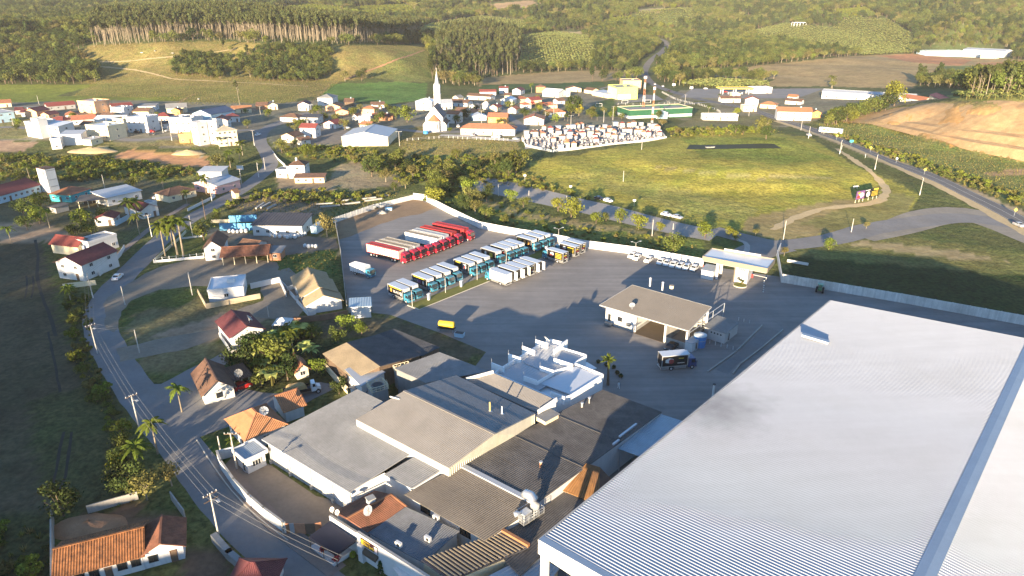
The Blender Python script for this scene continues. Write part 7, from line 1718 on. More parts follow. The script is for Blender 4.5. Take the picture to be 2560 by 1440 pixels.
b=MB();b.box((L/2,1.25,2.45),(L,2.5,2.6));b.build("box",P_WHITE,tr_)
b=MB()
for x in(3,5.2):b.box((x,-.02,2.5),(1.6,.03,1.0))
b.build("side_print",M_GY,tr_,kind='stuff');b=MB();b.box((L/2,1.25,1.0),(L,1,.25));b.build("chassis",M_BLACK,tr_)
for x in(2,3.2):[link("wheel",WH_T,tr_,(x,y,.5))for y in(.15,2.35)]
b=MB();b.bar((L-2,.5,0),(L-2,.5,1.0),.15);b.bar((L-2,2,0),(L-2,2,1.0),.15);b.build("landing_leg",M_STEEL,tr_)
a,e=P(712,1002),P(806,982);dv=e-a;hd=atan2(dv.y,dv.x)
fl=thing("flatbed_lorry","old white bonneted lorry with dark flatbed and tan covered load","lorry",tuple(a),hd);L=dv.length
b=MB();b.box((L*.36,1.2,1.15),(L*.70,2.4,.2));b.build("flatbed",M_BLACK,fl)
for y in(.02,2.38):b=MB();b.box((L*.36,y,1.45),(L*.70,.06,.5));b.build("side_board",M_BLACK,fl)
b=MB();hexa(b,[(L*.73,.15,.7),(L*.88,.15,.7),(L*.88,2.25,.7),(L*.73,2.25,.7),(L*.745,.3,2.5),(L*.845,.3,2.5),(L*.845,2.1,2.5),(L*.745,2.1,2.5)]);fc_=b.build("cab",P_WHITE,fl)
b=MB();hexa(b,[(L*.88,.35,.7),(L*.99,.5,.7),(L*.99,1.9,.7),(L*.88,2.05,.7),(L*.88,.4,1.65),(L*.98,.6,1.45),(L*.98,1.8,1.45),(L*.88,2.0,1.65)]);b.build("bonnet",P_WHITE,fl)
b=MB();b.poly([(L*.876,.35,1.75),(L*.876,2.05,1.75),(L*.852,1.98,2.4),(L*.852,.42,2.4)]);b.poly([(L*.77,.18,1.7),(L*.85,.18,1.7),(L*.835,.26,2.35),(L*.77,.26,2.35)]);b.build("window_glass",M_DARK,fc_)
for x,y in((L*.9,.2),(L*.9,2.2),(L*.2,.2),(L*.2,2.2),(L*.3,.2),(L*.3,2.2)):link("wheel",WH_T,fl,(x,y,.5))
ld=thing("covered_load","tan tarpaulin bundle on the old flatbed lorry","tarpaulin load",tuple(a+Vector((cos(hd),sin(hd),0))*L*.33+Vector((-sin(hd),cos(hd),0))*1.2+Vector((0,0,1.25))),hd)
b=MB();n,m_=8,6
for i in range(n+1):
 for j in range(m_+1):
  u,v=i/n-.5,j/m_-.5;z=1.5*(1-(2*abs(v))**4)*(1-(2*abs(u))**6)+R.uniform(-.12,.12)
  b.v.append((u*4.6,v*2.2,max(z,0)))
for i in range(n):
 for j in range(m_):k=i*(m_+1)+j;b.f.append((k,k+m_+1,k+m_+2,k+1));b.m.append(0)
b.build("tarpaulin",M_TARP,ld)
b=MB();b.bar((-.8,-1.12,0),(-.8,0,1.55),.05);b.bar((.9,-1.12,0),(.9,0,1.5),.05);b.build("rope",M_WOOD,ld)
c=P(1117,826);yt=thing("tank_trailer","yellow cylindrical tank on a dark stand at the yard edge","tank",tuple(c),-.25)
b=MB();b.tube([(-2.1,0,1.75),(-1.9,0,1.75),(1.9,0,1.75),(2.1,0,1.75)],[.5,.85,.85,.5],16);b.build("tank",mat("tank_yellow",(.62,.40,.03),.5,.08,1),yt)
b=MB();b.box((0,0,.8),(4.4,1.7,.12));b.build("frame",M_BLACK,yt)
for x in(-1.8,1.8):
 for y in(-.7,.7):b=MB();b.bar((x,y,0),(x,y,.8),.12);b.build("leg",M_STEEL,yt)
sk=thing("skip_bin","pale blue skip with dark top beside the yellow tank","skip",tuple(P(1149,841)),-.3)
b=MB();b.box((0,0,.5),(2.2,1.3,1.0),taper=1.1);b.build("bin",M_BLUEW,sk);b=MB();b.box((0,0,1.02),(2.1,1.2,.1));b.build("contents",M_BLACK,sk)
tc=thing("tractor","green tractor seen from behind at the yard wall","tractor",tuple(P(2049,729)),1.1)
b=MB();b.box((.9,0,1.15),(1.9,.8,.7));b.build("bonnet",P_GREEN,tc);b=MB();b.box((-.6,0,1.0),(1.3,1.0,.6));b.build("body",P_GREEN,tc)
b=MB();b.box((-.6,0,2.5),(1.6,1.5,.12));b.build("cab_roof",P_GREEN,tc)
for x in(-1.25,.05):
 for y in(-.65,.65):b=MB();b.bar((x,y,1.2),(x,y,2.45),.08);b.build("cab_post",M_BLACK,tc)
WB_,WS_=wheel_mesh(.85,.5),wheel_mesh(.5,.32)
for y in(-.85,.85):link("wheel",WB_,tc,(-.8,y,.85));link("wheel",WS_,tc,(1.4,y*.8,.5))
def person(label,loc,shirt,legs,rz=0.0,step=.12,skin=(.35,.2,.13)):
 ms,ml,mk,mh=mat("shirt_"+shirt[0],shirt[1],.8,.05),mat("trousers_"+legs[0],legs[1],.8,.05),mat("skin",skin,.6,0),mat("dark_hair",(.02,.015,.012),.8,0)
 root=thing("person",label,"person",tuple(loc),rz)
 b=MB()
 rings=[(0,1.02,.15,.11),(0,1.2,.15,.11),(0,1.38,.19,.11),(0,1.46,.13,.09),(0,1.53,.055,.055),(.01,1.58,.06,.07),(.015,1.66,.077,.095),(.01,1.74,.065,.085),(0,1.78,.02,.03)]
 n=10;base=len(b.v)
 for(y,z,rx,ry)in rings:
  for k in range(n):an=2*pi*k/n;b.v.append((ry*cos(an)+y,rx*sin(an),z))
 for i in range(len(rings)-1):
  for k in range(n):
   a=i*n+k;c_=i*n+(k+1)%n;b.f.append((a,c_,c_+n,a+n));b.m.append(0 if i<4 else 2)
 b.f.append(tuple(range((len(rings)-1)*n,len(rings)*n)));b.m.append(2)
 for s in(-1,1):
  b.tube([(0,s*.085,1.06),(s*step*.5,s*.095,.55),(s*step,s*.1,.08),(s*step+.02,s*.1,.0)],[.10,.075,.05,.045],8,1)
  b.tube([(s*step,s*.1,.04),(s*step+.17,s*.11,.03)],[.05,.04],6,3)
  b.tube([(0,s*.19,1.40),(-s*step*.3,s*.235,1.13),(-s*step*.3+.06,s*.225,.90)],[.05,.042,.034],8,0)
  hx,hy=-s*step*.3+.06,s*.225
  b.tube([(hx,hy,.91),(hx+.02,hy,.83),(hx+.04,hy-s*.005,.76)],[.034,.04,.018],6,2)
 b.build("body",[ms,ml,mk,M_BLACK],root,smooth=True)
 b=MB();base=0
 rr=[(1.64,.085,.10),(1.72,.084,.10),(1.78,.06,.075),(1.81,.01,.01)]
 for(z,rx,ry)in rr:
  for k in range(n):an=2*pi*k/n;b.v.append((ry*cos(an)-.022,rx*sin(an),z+(.045 if cos(an)>.5 and z<1.7 else 0)))
 for i in range(3):
  for k in range(n):a=i*n+k;c_=i*n+(k+1)%n;b.f.append((a,c_,c_+n,a+n));b.m.append(0)
 b.build("hair",mh,root,smooth=True)
 return root
person("person in red shirt standing at the wall by the gate cabin",P(1757,674),("red",(.45,.06,.04)),("dark",(.03,.035,.05)),-1.5,.03)
person("person in white walking on the yard below the palm",P(1546,972),("white",(.7,.7,.68)),("white",(.65,.65,.63)),-1.2,.2)
def cow(label,loc,rz,m,group=None):
 r=thing("cow",label,"cow",tuple(loc),rz,group);b=MB()
 b.tube([(-1.15,0,1.18),(-1.0,0,1.05),(-.5,0,.98),(.2,0,.98),(.65,0,1.08),(.95,0,1.22),(1.25,0,1.1),(1.55,0,.85),(1.66,0,.72)],[.12,.33,.38,.42,.38,.24,.17,.13,.08],10)
 for x,y in((-.85,.2),(-.85,-.2),(.55,.2),(.55,-.2)):b.tube([(x,y,.95),(x-(.06 if x<0 else-.02),y,.5),(x,y,0)],[.16,.085,.06],7)
 for s in(-1,1):b.tube([(1.2,s*.12,1.2),(1.15,s*.34,1.22)],[.06,.02],5)
 b.tube([(-1.15,0,1.2),(-1.28,0,.9),(-1.26,0,.5)],[.04,.03,.04],5);b.build("body",m,r,smooth=True);return r
M_COW=mat("white_hide",(.68,.64,.56),.9,.06,3)
cow("white cow grazing in the pasture behind the billboard",gp(2139,472),.1,M_COW)
for i,(px,py)in enumerate(((388,129),(432,135),(355,134),(470,174),(462,171),(497,250),(436,158))):
 cow("white cow as a speck on the brown hillside",gp(px,py),R.uniform(0,6),M_COW,"white cattle on the brown hillside")
a,e=gp(2136,508),gp(2193,496);dv=e-a;w=dv.length
bb=thing("billboard","long dark billboard with meat photo and round emblem at the pasture corner","billboard",tuple(a),atan2(dv.y,dv.x))
b=MB();b.box((w/2,0,3.1),(w,.15,3.6));b.build("board",M_BOXB,bb)
for k in(.04,.2,.36,.6,.8,.97):b=MB();b.bar((w*k,.15,0),(w*k,.15,3.0),.18);b.build("post",M_CREAM,bb)
b=MB();b.box((w*.19,-.09,3.1),(w*.36,.03,3.4));b.build("meat_photo",M_GP,bb)
b=MB();blob(b,w*.25,3.0,w*.11,1.0,-.12,12,3,1);blob(b,w*.12,2.4,w*.08,.7,-.13,12,4,2);blob(b,w*.12,4.0,w*.06,.5,-.12,12,5,0);b.build("photo_shapes",[M_GO,M_GW,M_GM],bb)
b=MB();b.tube([(w*.53,-.08,2.8),(w*.53,-.12,2.8)],1.15,20);b.build("round_emblem",M_GW,bb)
b=MB();b.box((w*.86,-.09,4.4),(w*.2,.03,.7),m=0)
for i in range(4):b.box((w*.82,-.09,3.5-i*.55),(w*.28,.03,.2),m=0)
b.build("text_lines",M_GY,bb,kind='stuff')
b=MB();b.box((w*.5,-.09,4.5),(w*.2,.03,.3));b.build("headline",M_GW,bb)
# ------ vegetation
def leafm(name,col,tip=None,rand=.25,hue=.03,transl=.22):
 m=bpy.data.materials.new(name);MATS[name]=m;m.use_nodes=True
 N,L=m.node_tree.nodes,m.node_tree.links;N.clear()
 out=N.new("ShaderNodeOutputMaterial");df=N.new("ShaderNodeBsdfDiffuse");tr=N.new("ShaderNodeBsdfTranslucent");mx=N.new("ShaderNodeMixShader")
 oi=N.new("ShaderNodeObjectInfo");geo=N.new("ShaderNodeNewGeometry")
 hs=N.new("ShaderNodeHueSaturation");hs.inputs["Color"].default_value=(*col,1)
 def rng(o,a,b):
  q=N.new("ShaderNodeMapRange");q.inputs[3].default_value=a;q.inputs[4].default_value=b;L.new(o,q.inputs[0]);return q.outputs[0]
 a=rng(geo.outputs["Random Per Island"],.60,1.45);b=rng(oi.outputs["Random"],1-rand,1+rand)
 mu=N.new("ShaderNodeMath");mu.operation='MULTIPLY';L.new(a,mu.inputs[0]);L.new(b,mu.inputs[1]);L.new(mu.outputs[0],hs.inputs["Value"])
 w=N.new("ShaderNodeTexWhiteNoise");w.noise_dimensions='1D';L.new(oi.outputs["Random"],w.inputs["W"]);L.new(rng(w.outputs[0],.5-hue,.5+hue*.6),hs.inputs["Hue"])
 L.new(hs.outputs[0],df.inputs[0]);L.new(hs.outputs[0],tr.inputs[0]);mx.inputs[0].default_value=transl
 L.new(df.outputs[0],mx.inputs[1]);L.new(tr.outputs[0],mx.inputs[2]);L.new(mx.outputs[0],out.inputs[0]);return m
L_DARK,L_MID,L_BRIGHT=leafm("dark_foliage",(.050,.068,.021)),leafm("mid_foliage",(.105,.125,.030)),leafm("bright_foliage",(.15,.175,.028))
L_EUC,L_OLIVE,L_PALM=leafm("eucalypt_foliage",(.088,.100,.036)),leafm("olive_foliage",(.16,.152,.048)),leafm("palm_fronds",(.085,.11,.018),hue=.02)
L_BAN,L_YEL,L_REDT,L_SCRUB,L_STRAW=leafm("banana_leaves",(.33,.36,.105)),leafm("yellow_foliage",(.24,.21,.02)),leafm("red_foliage",(.26,.055,.035)),leafm("scrub_foliage",(.145,.155,.036),rand=.35),leafm("dry_grass_blades",(.27,.225,.07),rand=.35)
def leaf_quad(b,p,nrm,s,m=0):
 a=Vector((R.gauss(0,1),R.gauss(0,1),R.gauss(0,1)));e=nrm.cross(a)
 if e.length<1e-4:e=nrm.orthogonal()
 e=e.normalized()*s;f=nrm.cross(e).normalized()*s*R.uniform(.5,.9)
 b.poly([p-e-f*.4,p-e*.1-f,p+e,p+e*.1+f],m)
def crown(b,c,rx,rz,n,ls,clumps=9,m=0):
 """uneven crown: leaf faces spread over and inside several overlapping clumps"""
 cl=[]
 for i in range(clumps):
  d=Vector((R.gauss(0,1),R.gauss(0,1),R.gauss(0,.9))).normalized()*R.uniform(.35,.8)
  cl.append((Vector((c[0]+d.x*rx,c[1]+d.y*rx,c[2]+d.z*rz)),R.uniform(.32,.58)))
 for _ in range(n):
  cc,k=R.choice(cl);d=Vector((R.gauss(0,1),R.gauss(0,1),R.gauss(0,1)+.25)).normalized()
  r=R.uniform(.55,1.08);p=cc+Vector((d.x*rx*k*r,d.y*rx*k*r,d.z*rz*k*r))
  nn=(d+Vector((R.gauss(0,.5),R.gauss(0,.5),R.gauss(0,.5)))).normalized();leaf_quad(b,p,nn,ls*R.uniform(.6,1.3),m)
def tree_meshes(kind,h,rx,rz,n,ls,leaf,bark,bare=.4,clumps=9,tr=.03):
 t=MB();top=h-rz*.7;dx,dy=R.uniform(-.04,.04)*h,R.uniform(-.04,.04)*h
 t.tube([(0,0,-.4),(dx*.4,dy*.4,h*.3),(dx,dy,top)],[h*tr,h*tr*.7,h*tr*.3],6)
 for i in range(4):
  an=R.uniform(0,6.28);z0=h*(bare*R.uniform(.7,1.0))+.1;t.tube([(dx*z0/h,dy*z0/h,z0),(cos(an)*rx*.6,sin(an)*rx*.6,min(h-rz*.6,z0+rz*.9))],[h*tr*.45,h*tr*.15],5)
 c=MB();crown(c,(dx,dy,h-rz),rx,rz,n,ls,clumps)
 return t.mesh("trunk",bark),c.mesh("crown",leaf)
def palm_meshes(h,nf=15,L=2.6,leaf=None,bark=None,droop=1.0,tr=.16):
 t=MB();bx,by=R.uniform(-.3,.3),R.uniform(-.3,.3);t.tube([(0,0,-.3),(bx*.3,by*.3,h*.4),(bx,by,h)],[tr*1.5,tr*1.15,tr*.8],7)
 c=MB()
 for i in range(nf):
  an=2*pi*i/nf+R.uniform(-.2,.2);up=R.uniform(-.1,1.1);prev=None;segs=6;l_=L*R.uniform(.8,1.15)
  for k in range(segs+1):
   s=k/segs;p=Vector((bx+cos(an)*l_*s*cos(up*.6),by+sin(an)*l_*s*cos(up*.6),h+l_*(sin(up)*s-droop*.75*s*s*(1.2-up*.3))))
   if prev is not None:
    d=(p-prev).normalized();sd=d.cross(Vector((0,0,1))).normalized();w=L*.17*(1-abs(2*s-1)**2*.75)
    for sg in(-1,1):
     o=sd*sg*w+Vector((0,0,-w*.55))+d*w*.5;c.poly([prev,p,p+o,prev.lerp(p,.2)+o])
   prev=p
 return t.mesh("trunk",bark or M_BARK),c.mesh("crown",leaf or L_PALM)
def banana_meshes():
 t=MB();t.tube([(0,0,-.2),(.05,0,1.6)],[.16,.12],6);c=MB()
 for i in range(8):
  an=i*2.4+R.uniform(-.2,.2);up=R.uniform(.5,1.2);L=R.uniform(1.8,2.6);prev=None
  for k in range(5):
   s=k/4;p=Vector((cos(an)*L*s*.8,sin(an)*L*s*.8,1.5+L*(sin(up)*s-.75*s*s)));sd=Vector((-sin(an),cos(an),0))*.42*(1-abs(2*s-.9)**2)
   if prev is not None:c.poly([prev[0]-prev[1],prev[0]+prev[1],p+sd,p-sd])
   prev=(p,sd)
 return t.mesh("trunk",L_OLIVE),c.mesh("crown",L_BAN)
def bush_meshes(r,n,ls,leaf):
 t=MB()
 for i in range(3):an=i*2.1;t.tube([(0,0,-.2),(cos(an)*r*.4,sin(an)*r*.4,r*.8)],[.06,.03],5)
 c=MB();crown(c,(0,0,r*.72),r,r*.7,n,ls,7);return t.mesh("trunk",M_BARKD),c.mesh("crown",leaf)
SPC={'dark':[tree_meshes('d',9,4.2,3.9,900,.36,L_DARK,M_BARKD,.2,13)for _ in range(3)],'mid':[tree_meshes('m',9,4.6,3.8,900,.36,L_MID,M_BARKD,.2,14)for _ in range(3)],'bright':[tree_meshes('b',6,3.2,2.6,800,.29,L_BRIGHT,M_BARKD,.2,12)for _ in range(2)],'olive':[tree_meshes('o',8,3.7,3.2,650,.33,L_OLIVE,M_BARK,.3,11)for _ in range(2)],'yellow':[tree_meshes('y',7,2.6,2.7,600,.30,L_YEL,M_BARKD,.3,8)],'red':[tree_meshes('r',5,2.3,1.8,420,.28,L_REDT,M_BARKD,.4,7)],'euc':[tree_meshes('e',24,2.3,4.6,330,.55,L_EUC,M_BARK,.66,8,.012)for _ in range(3)],'young':[tree_meshes('c',13,2.3,5.2,420,.5,L_DARK,M_BARKD,.2,9,.016)for _ in range(2)],'palm':[palm_meshes(8.6,18,3.3),palm_meshes(8.0,18,3.2)],'slim':[palm_meshes(6.4,15,2.7,tr=.11),palm_meshes(5.6,15,2.6,tr=.11)],'fan':[palm_meshes(5.4,18,1.5,L_PALM,M_BARKD,.6,.2)],'banana':[banana_meshes()for _ in range(3)],'bush':[bush_meshes(1.5,330,.2,L_MID),bush_meshes(1.4,330,.2,L_OLIVE),bush_meshes(1.5,330,.2,L_BRIGHT)],'cycad':[palm_meshes(.9,14,1.0,L_PALM,M_BARKD,.7,.16)],}
LOOK={'dark':"dark green broad tree",'mid':"mid green rounded tree",'bright':"bright green bushy tree",'olive':"olive thin-crowned tree",'yellow':"yellow green round tree",'red':"red flowering tree",'euc':"tall slender eucalyptus with bare pale trunk",'young':"dark narrow conical tree",'palm':"tall royal palm with pale trunk",'slim':"slim palm",'fan':"stout palm with a dense head",'banana':"banana plant with broad torn leaves",'bush':"rounded shrub",'cycad':"small spiky cycad"}
NM={'palm':'palm_tree','slim':'palm_tree','fan':'palm_tree','banana':'banana_plant','bush':'shrub','euc':'eucalyptus_tree','cycad':'cycad'}
_var=[0]
def plant(kind,loc,h,label,group=None,name=None,cat=None):
 ms=SPC[kind];_var[0]+=1;tm,cm=ms[_var[0]%len(ms)]
 base={'dark':9,'mid':9,'bright':6,'olive':8,'yellow':7,'red':5,'euc':24,'young':13,'palm':11,'slim':8.5,'fan':6.6,'banana':3.4,'bush':2.3,'cycad':1.6}[kind]
 nm=name or NM.get(kind,'tree')
 r=thing(nm,label,cat or('palm' if 'palm' in nm else 'shrub' if kind in('bush','cycad')else 'plant' if kind=='banana' else 'tree'),tuple(loc),R.uniform(0,6.28),group)
 s=h/base;r.scale=(s*R.uniform(.88,1.15),s*R.uniform(.88,1.15),s)
 link("trunk",tm,r);link("crown",cm,r);return r
for k,px,py,h,where in[('palm',414,642,9.6,"leftmost of the four royal palms on the wedge lawn"),('palm',432,618,8.6,"royal palm at the back of the wedge lawn, half hidden"),('palm',444,637,10.2,"tallest royal palm in the middle of the wedge lawn"),('palm',459,640,10.0,"rightmost of the four royal palms on the wedge lawn"),('slim',178,758,5.2,"palm by the roadside below the two storey maroon roofed house"),('slim',330,560,8.5,"palm above the shaded garden, left trunk of two"),('slim',345,553,8.8,"palm above the shaded garden, right trunk of two"),('slim',350,590,7.5,"slim palm beside the pale blue wall"),('slim',468,512,6,"palm in front of the dark brown hipped house"),('slim',516,486,7.5,"palm before the pink hall"),('slim',410,478,6,"drooping palm behind the dark brown hipped house"),('slim',76,452,7,"palm left of the white tower"),('slim',30,610,6.5,"slim palm by the shaded field corner"),('slim',125,570,6.5,"palm with bent trunk in the shaded grove"),('fan',1520,962,6.2,"stout sunlit palm on the yard beside the offices"),('slim',455,1030,5.5,"small palm on the lawn in front of the boarded cottage"),('fan',583,1135,3.0,"small palm by the courtyard guard house"),('slim',549,372,6,"palm before the cream flats"),('slim',607,388,8,"palm right of the cream flats by the road"),('slim',577,420,8,"palm in the clump at the red earth terrace"),('slim',600,405,7,"sunlit palm in the clump by the junction"),('slim',1329,232,8,"lone palm behind the brown two storey house"),('slim',1235,236,5,"palm at the edge of the dark crop"),('slim',1335,295,6,"palm left of the cemetery gate hall"),('slim',1318,298,6,"palm beside the hedge trees by the cemetery gate"),('slim',1797,248,4,"small palm on the petrol forecourt"),('dark',930,442,11,"big broad tree below the barn"),('mid',988,420,10,"round tree on the bank right of the barn"),('olive',965,455,7,"thin tree at the path below the barn"),('mid',1290,437,14,"large tree at the mound corner by the parking road"),('dark',1272,446,9,"dark tree beside the large mound corner tree"),('mid',705,383,8,"sunlit leafy tree on the inside of the road junction"),('bright',768,392,7,"bushy tree below the two storey red roofed house"),('mid',735,372,6,"leafy tree by the junction wall"),('olive',545,425,9,"spreading tree at the corner of the red earth terrace"),('mid',575,418,6,"low tree clump by the roadside hut"),('bright',1018,306,11,"large bright tree left of the church"),('mid',990,300,9,"bushy tree behind the barn roof"),('dark',1162,300,9,"dark columnar cypress right of the church"),('bright',1125,330,3,"small bright tree beside the church apse"),('bright',1232,336,3,"clipped bush before the parish building"),('dark',1437,282,15,"very broad dark tree beside the green playing field"),('yellow',1449,288,7,"yellow green ball shaped tree by the cemetery lamp"),('red',1334,268,5,"red flowering tree, left of two in the upper town"),('red',1352,270,5,"red flowering tree, right of two in the upper town"),('dark',1310,298,8,"dark hedge tree above the cemetery gate"),('mid',1345,255,6,"hedge tree behind the red roofed houses"),('bright',1420,270,6,"tree beside the white wing in the upper town"),('mid',1645,300,7,"leafy tree before the pale blue store by the hall"),('olive',1655,318,6,"bush tree at the foot of the lattice mast"),('dark',1838,335,7,"dark round tree on the pasture edge, left of two"),('dark',1858,338,6,"narrow dark tree on the pasture edge, right of two"),('olive',1905,335,11,"large spreading olive tree by the highway bend"),('dark',1915,348,9,"dark round tree below the spreading olive tree"),('olive',1693,338,5,"yellowish bush tree by the cemetery corner"),('mid',1720,340,5,"round bush beside the cemetery corner"),('bright',2235,265,17,"big bright tree at the end of the roadside hedge"),('mid',2190,285,13,"tree in the roadside hedge below the long warehouse"),('mid',2140,300,12,"round tree in the roadside hedge, middle"),('dark',2090,312,12,"round tree at the lower end of the roadside hedge"),('mid',2115,305,12,"tree in the roadside hedge, lower middle"),('mid',2165,292,13,"tree in the roadside hedge, upper middle"),('dark',2213,275,14,"tree in the roadside hedge beside its bright end tree"),('mid',1160,466,5,"small round tree at the start of the parking road"),('mid',1225,488,5.5,"round tree of the parking road row, second from its start"),('bright',1277,505,5.5,"round tree of the parking road row, third from its start"),('mid',1308,518,5,"low tree of the parking road row, fourth from its start"),('bright',1395,528,6,"sunlit tree of the big clump by the parking road, left"),('bright',1428,545,8,"largest sunlit tree of the clump by the parking road"),('bright',1490,560,5,"tree of the parking road row right of the big clump"),('bright',1550,558,5.5,"round tree of the parking road row near the lamp"),('bright',1596,574,6,"bushy tree of the parking road row before the gate end"),('mid',1515,553,4,"small tree between the big clump and the lamp"),('bright',1649,578,3.5,"little round tree near the parking gate"),('bright',1762,596,6,"bright tree at the parking road end by the entrance"),('bright',1822,590,3.5,"small bright tree at the entrance lawn, upper"),('bright',1838,602,3.5,"small bright tree at the entrance lawn, lower"),('olive',1960,640,3.5,"young tree beside the gate wall"),('bright',2072,625,4,"young bright tree in the shaded field"),('mid',1680,640,8,"dark leafy tree outside the white yard wall"),('olive',2165,572,3,"lone shrub tree on the mown verge"),('olive',1888,590,3,"thin young tree on the sandy verge"),('olive',818,592,9,"two-stemmed old tree at the corner of the yard wall"),('mid',510,600,8,"spreading tree by the white lane hut"),('mid',540,555,4,"low bush tree by the scrap pen"),('bright',868,830,5,"leafy tree under the brown block wall"),('mid',845,858,5,"bushy tree beside the timber shed"),('bright',905,838,4,"bright shrub tree left of the timber shed"),('dark',640,900,8,"dense dark tree in the garden below the maroon roofed house"),('dark',600,925,7,"dark tree at the garden corner by the boarded cottage"),('mid',680,910,8,"leafy tree in the middle of the walled garden"),('dark',720,950,6,"low dark tree beside the tiny cream hut"),('mid',655,965,5,"rounded tree at the drive edge by the parked lorry"),('bright',795,935,4,"bright bush tree right of the tiny cream hut"),('dark',848,985,4,"round dark bush tree by the alley wall"),('slim',665,905,6,"feathery palm in the walled garden, left"),('slim',705,900,6.5,"feathery palm in the walled garden, middle"),('slim',735,895,6.5,"feathery palm in the walled garden, right"),('slim',690,955,4,"drooping palm at the drive edge"),('banana',765,890,5,"banana clump at the top of the walled garden"),('banana',780,895,4.5,"second banana clump beside the timber shed"),('slim',395,1135,6.5,"palm by the dark ditch, upper of two"),('slim',350,1180,6,"palm by the dark ditch, lower of two"),('dark',330,1240,6,"dark tree above the grey lot wall"),('olive',368,1250,6,"brownish tree at the ditch end"),('olive',430,1215,5,"dry sunlit bush tree beside the road at the ditch end"),('dark',160,1290,6,"dark tree at the left end of the lot wall"),('dark',300,1215,5,"dark low tree between ditch and field"),('bright',100,560,7,"leafy tree in the shaded grove, left"),('mid',60,540,7,"spreading tree below the school"),('bright',105,520,6.5,"sunlit round tree below the turquoise house"),('mid',70,575,6,"low tree in the shaded grove"),('bright',205,570,7,"tree in the dark garden above the bend, left"),('mid',230,590,7,"tree in the dark garden above the bend, middle"),('dark',260,555,6,"dark tree beside the small red roofed cottage"),('dark',190,600,6,"dark tree beside the concrete ruin wall"),('mid',335,470,6,"thin leafy tree behind the white hall"),('mid',1182,520,5,"bushy tree outside the yard wall top corner"),('dark',1165,530,6,"dark bush tree along the yard wall top"),('mid',1215,545,5,"tree in the river strip behind the red lorries"),('mid',1260,560,4,"low tree in the river strip, left of the wall lamp"),('mid',1090,472,9,"leafy tree in the river thicket"),('dark',1110,490,7,"dark tree in the river thicket beside the wall corner"),('olive',1116,462,8,"thin olive tree above the river thicket"),('euc',600,262,19,"lone tall thin tree at the foot of the brown hill"),('olive',2080,222,9,"pale tree clump at the edge of the tan field"),('slim',2078,220,12,"tall palm at the edge of the tan field")]:
 plant(k,gp(px,py),h*{'palm':1.5,'slim':1.35,'fan':1.2}.get(k,1),where)
plant('cycad',P(1856,712)+Vector((0,0,.3)),1.8,"small spiky cycad in the round gate planter")
for i,(px,py)in enumerate(((1496,908),(1516,916),(1534,922),(1543,936),(1552,944))):
 r=thing("ball_shrub",f"{('first','second','third','fourth','fifth')[i]} clipped dark ball shrub from the offices on the yard bed","shrub",tuple(P(px,py)))
 b=MB();tuft(b,(0,0,.5),.5,90,.13);b.build("crown",L_DARK,r);b=MB();b.cyl((0,0,-.05),.05,.4,6);b.build("trunk",M_BARKD,r)
# ---- masses: woods, plantations, scrub, tussocks: points on the ground carrying copies of the trees above
HOUSES=np.array([(o.location.x,o.location.y,7.0)for o in COL.objects if o.get('category')and o.parent is None and o.get('category')not in('tree','palm','shrub','cow','car','truck','lorry')])
def clear_of_houses(x,y,r=7.5):
 keep=np.ones(len(x),bool)
 for hx,hy,_ in HOUSES:keep&=(x-hx)**2+(y-hy-3)**2>r*r
 return keep
_roads=[np.array([tuple(p)for p in smooth_line([tuple(gp(x,y))[:2]for x,y in l],6.0)])for l in(HWY,MAIN)]
def off_road(x,y,d):
 k=np.ones(len(x),bool)
 for rd in _roads:
  for(a,b_)in rd:k&=(x-a)**2+(y-b_)**2>d*d
 return k
def scatter(poly,sp,jitter=.45,zone=None,y0=40,y1=3000,rows=False,avoid=(),world=None):
 """points of the ground inside outlines drawn on the survey photograph"""
 if world:xa,xb,ya,yb=world
 else:xa,xb,ya,yb=-1500,1500,y0,y1
 X,Y=np.meshgrid(np.arange(xa,xb,sp),np.arange(ya,yb,sp));X=X.ravel().astype(float);Y=Y.ravel().astype(float)
 k=np.abs(X)<Y*.80+40;X,Y=X[k],Y[k]
 X+=NR.uniform(-jitter,jitter,len(X))*sp;Y+=NR.uniform(-jitter,jitter,len(Y))*sp
 Z=hgt(X,Y);px,py=to_px(X,Y,Z);k=(py<1500)&(px>-150)&(px<2720)
 m=np.zeros(len(X),bool)
 for p in poly:m|=inpoly(px,py,p)
 for p in avoid:m&=~inpoly(px,py,p)
 m&=k;return np.stack([X[m],Y[m],Z[m]],1)
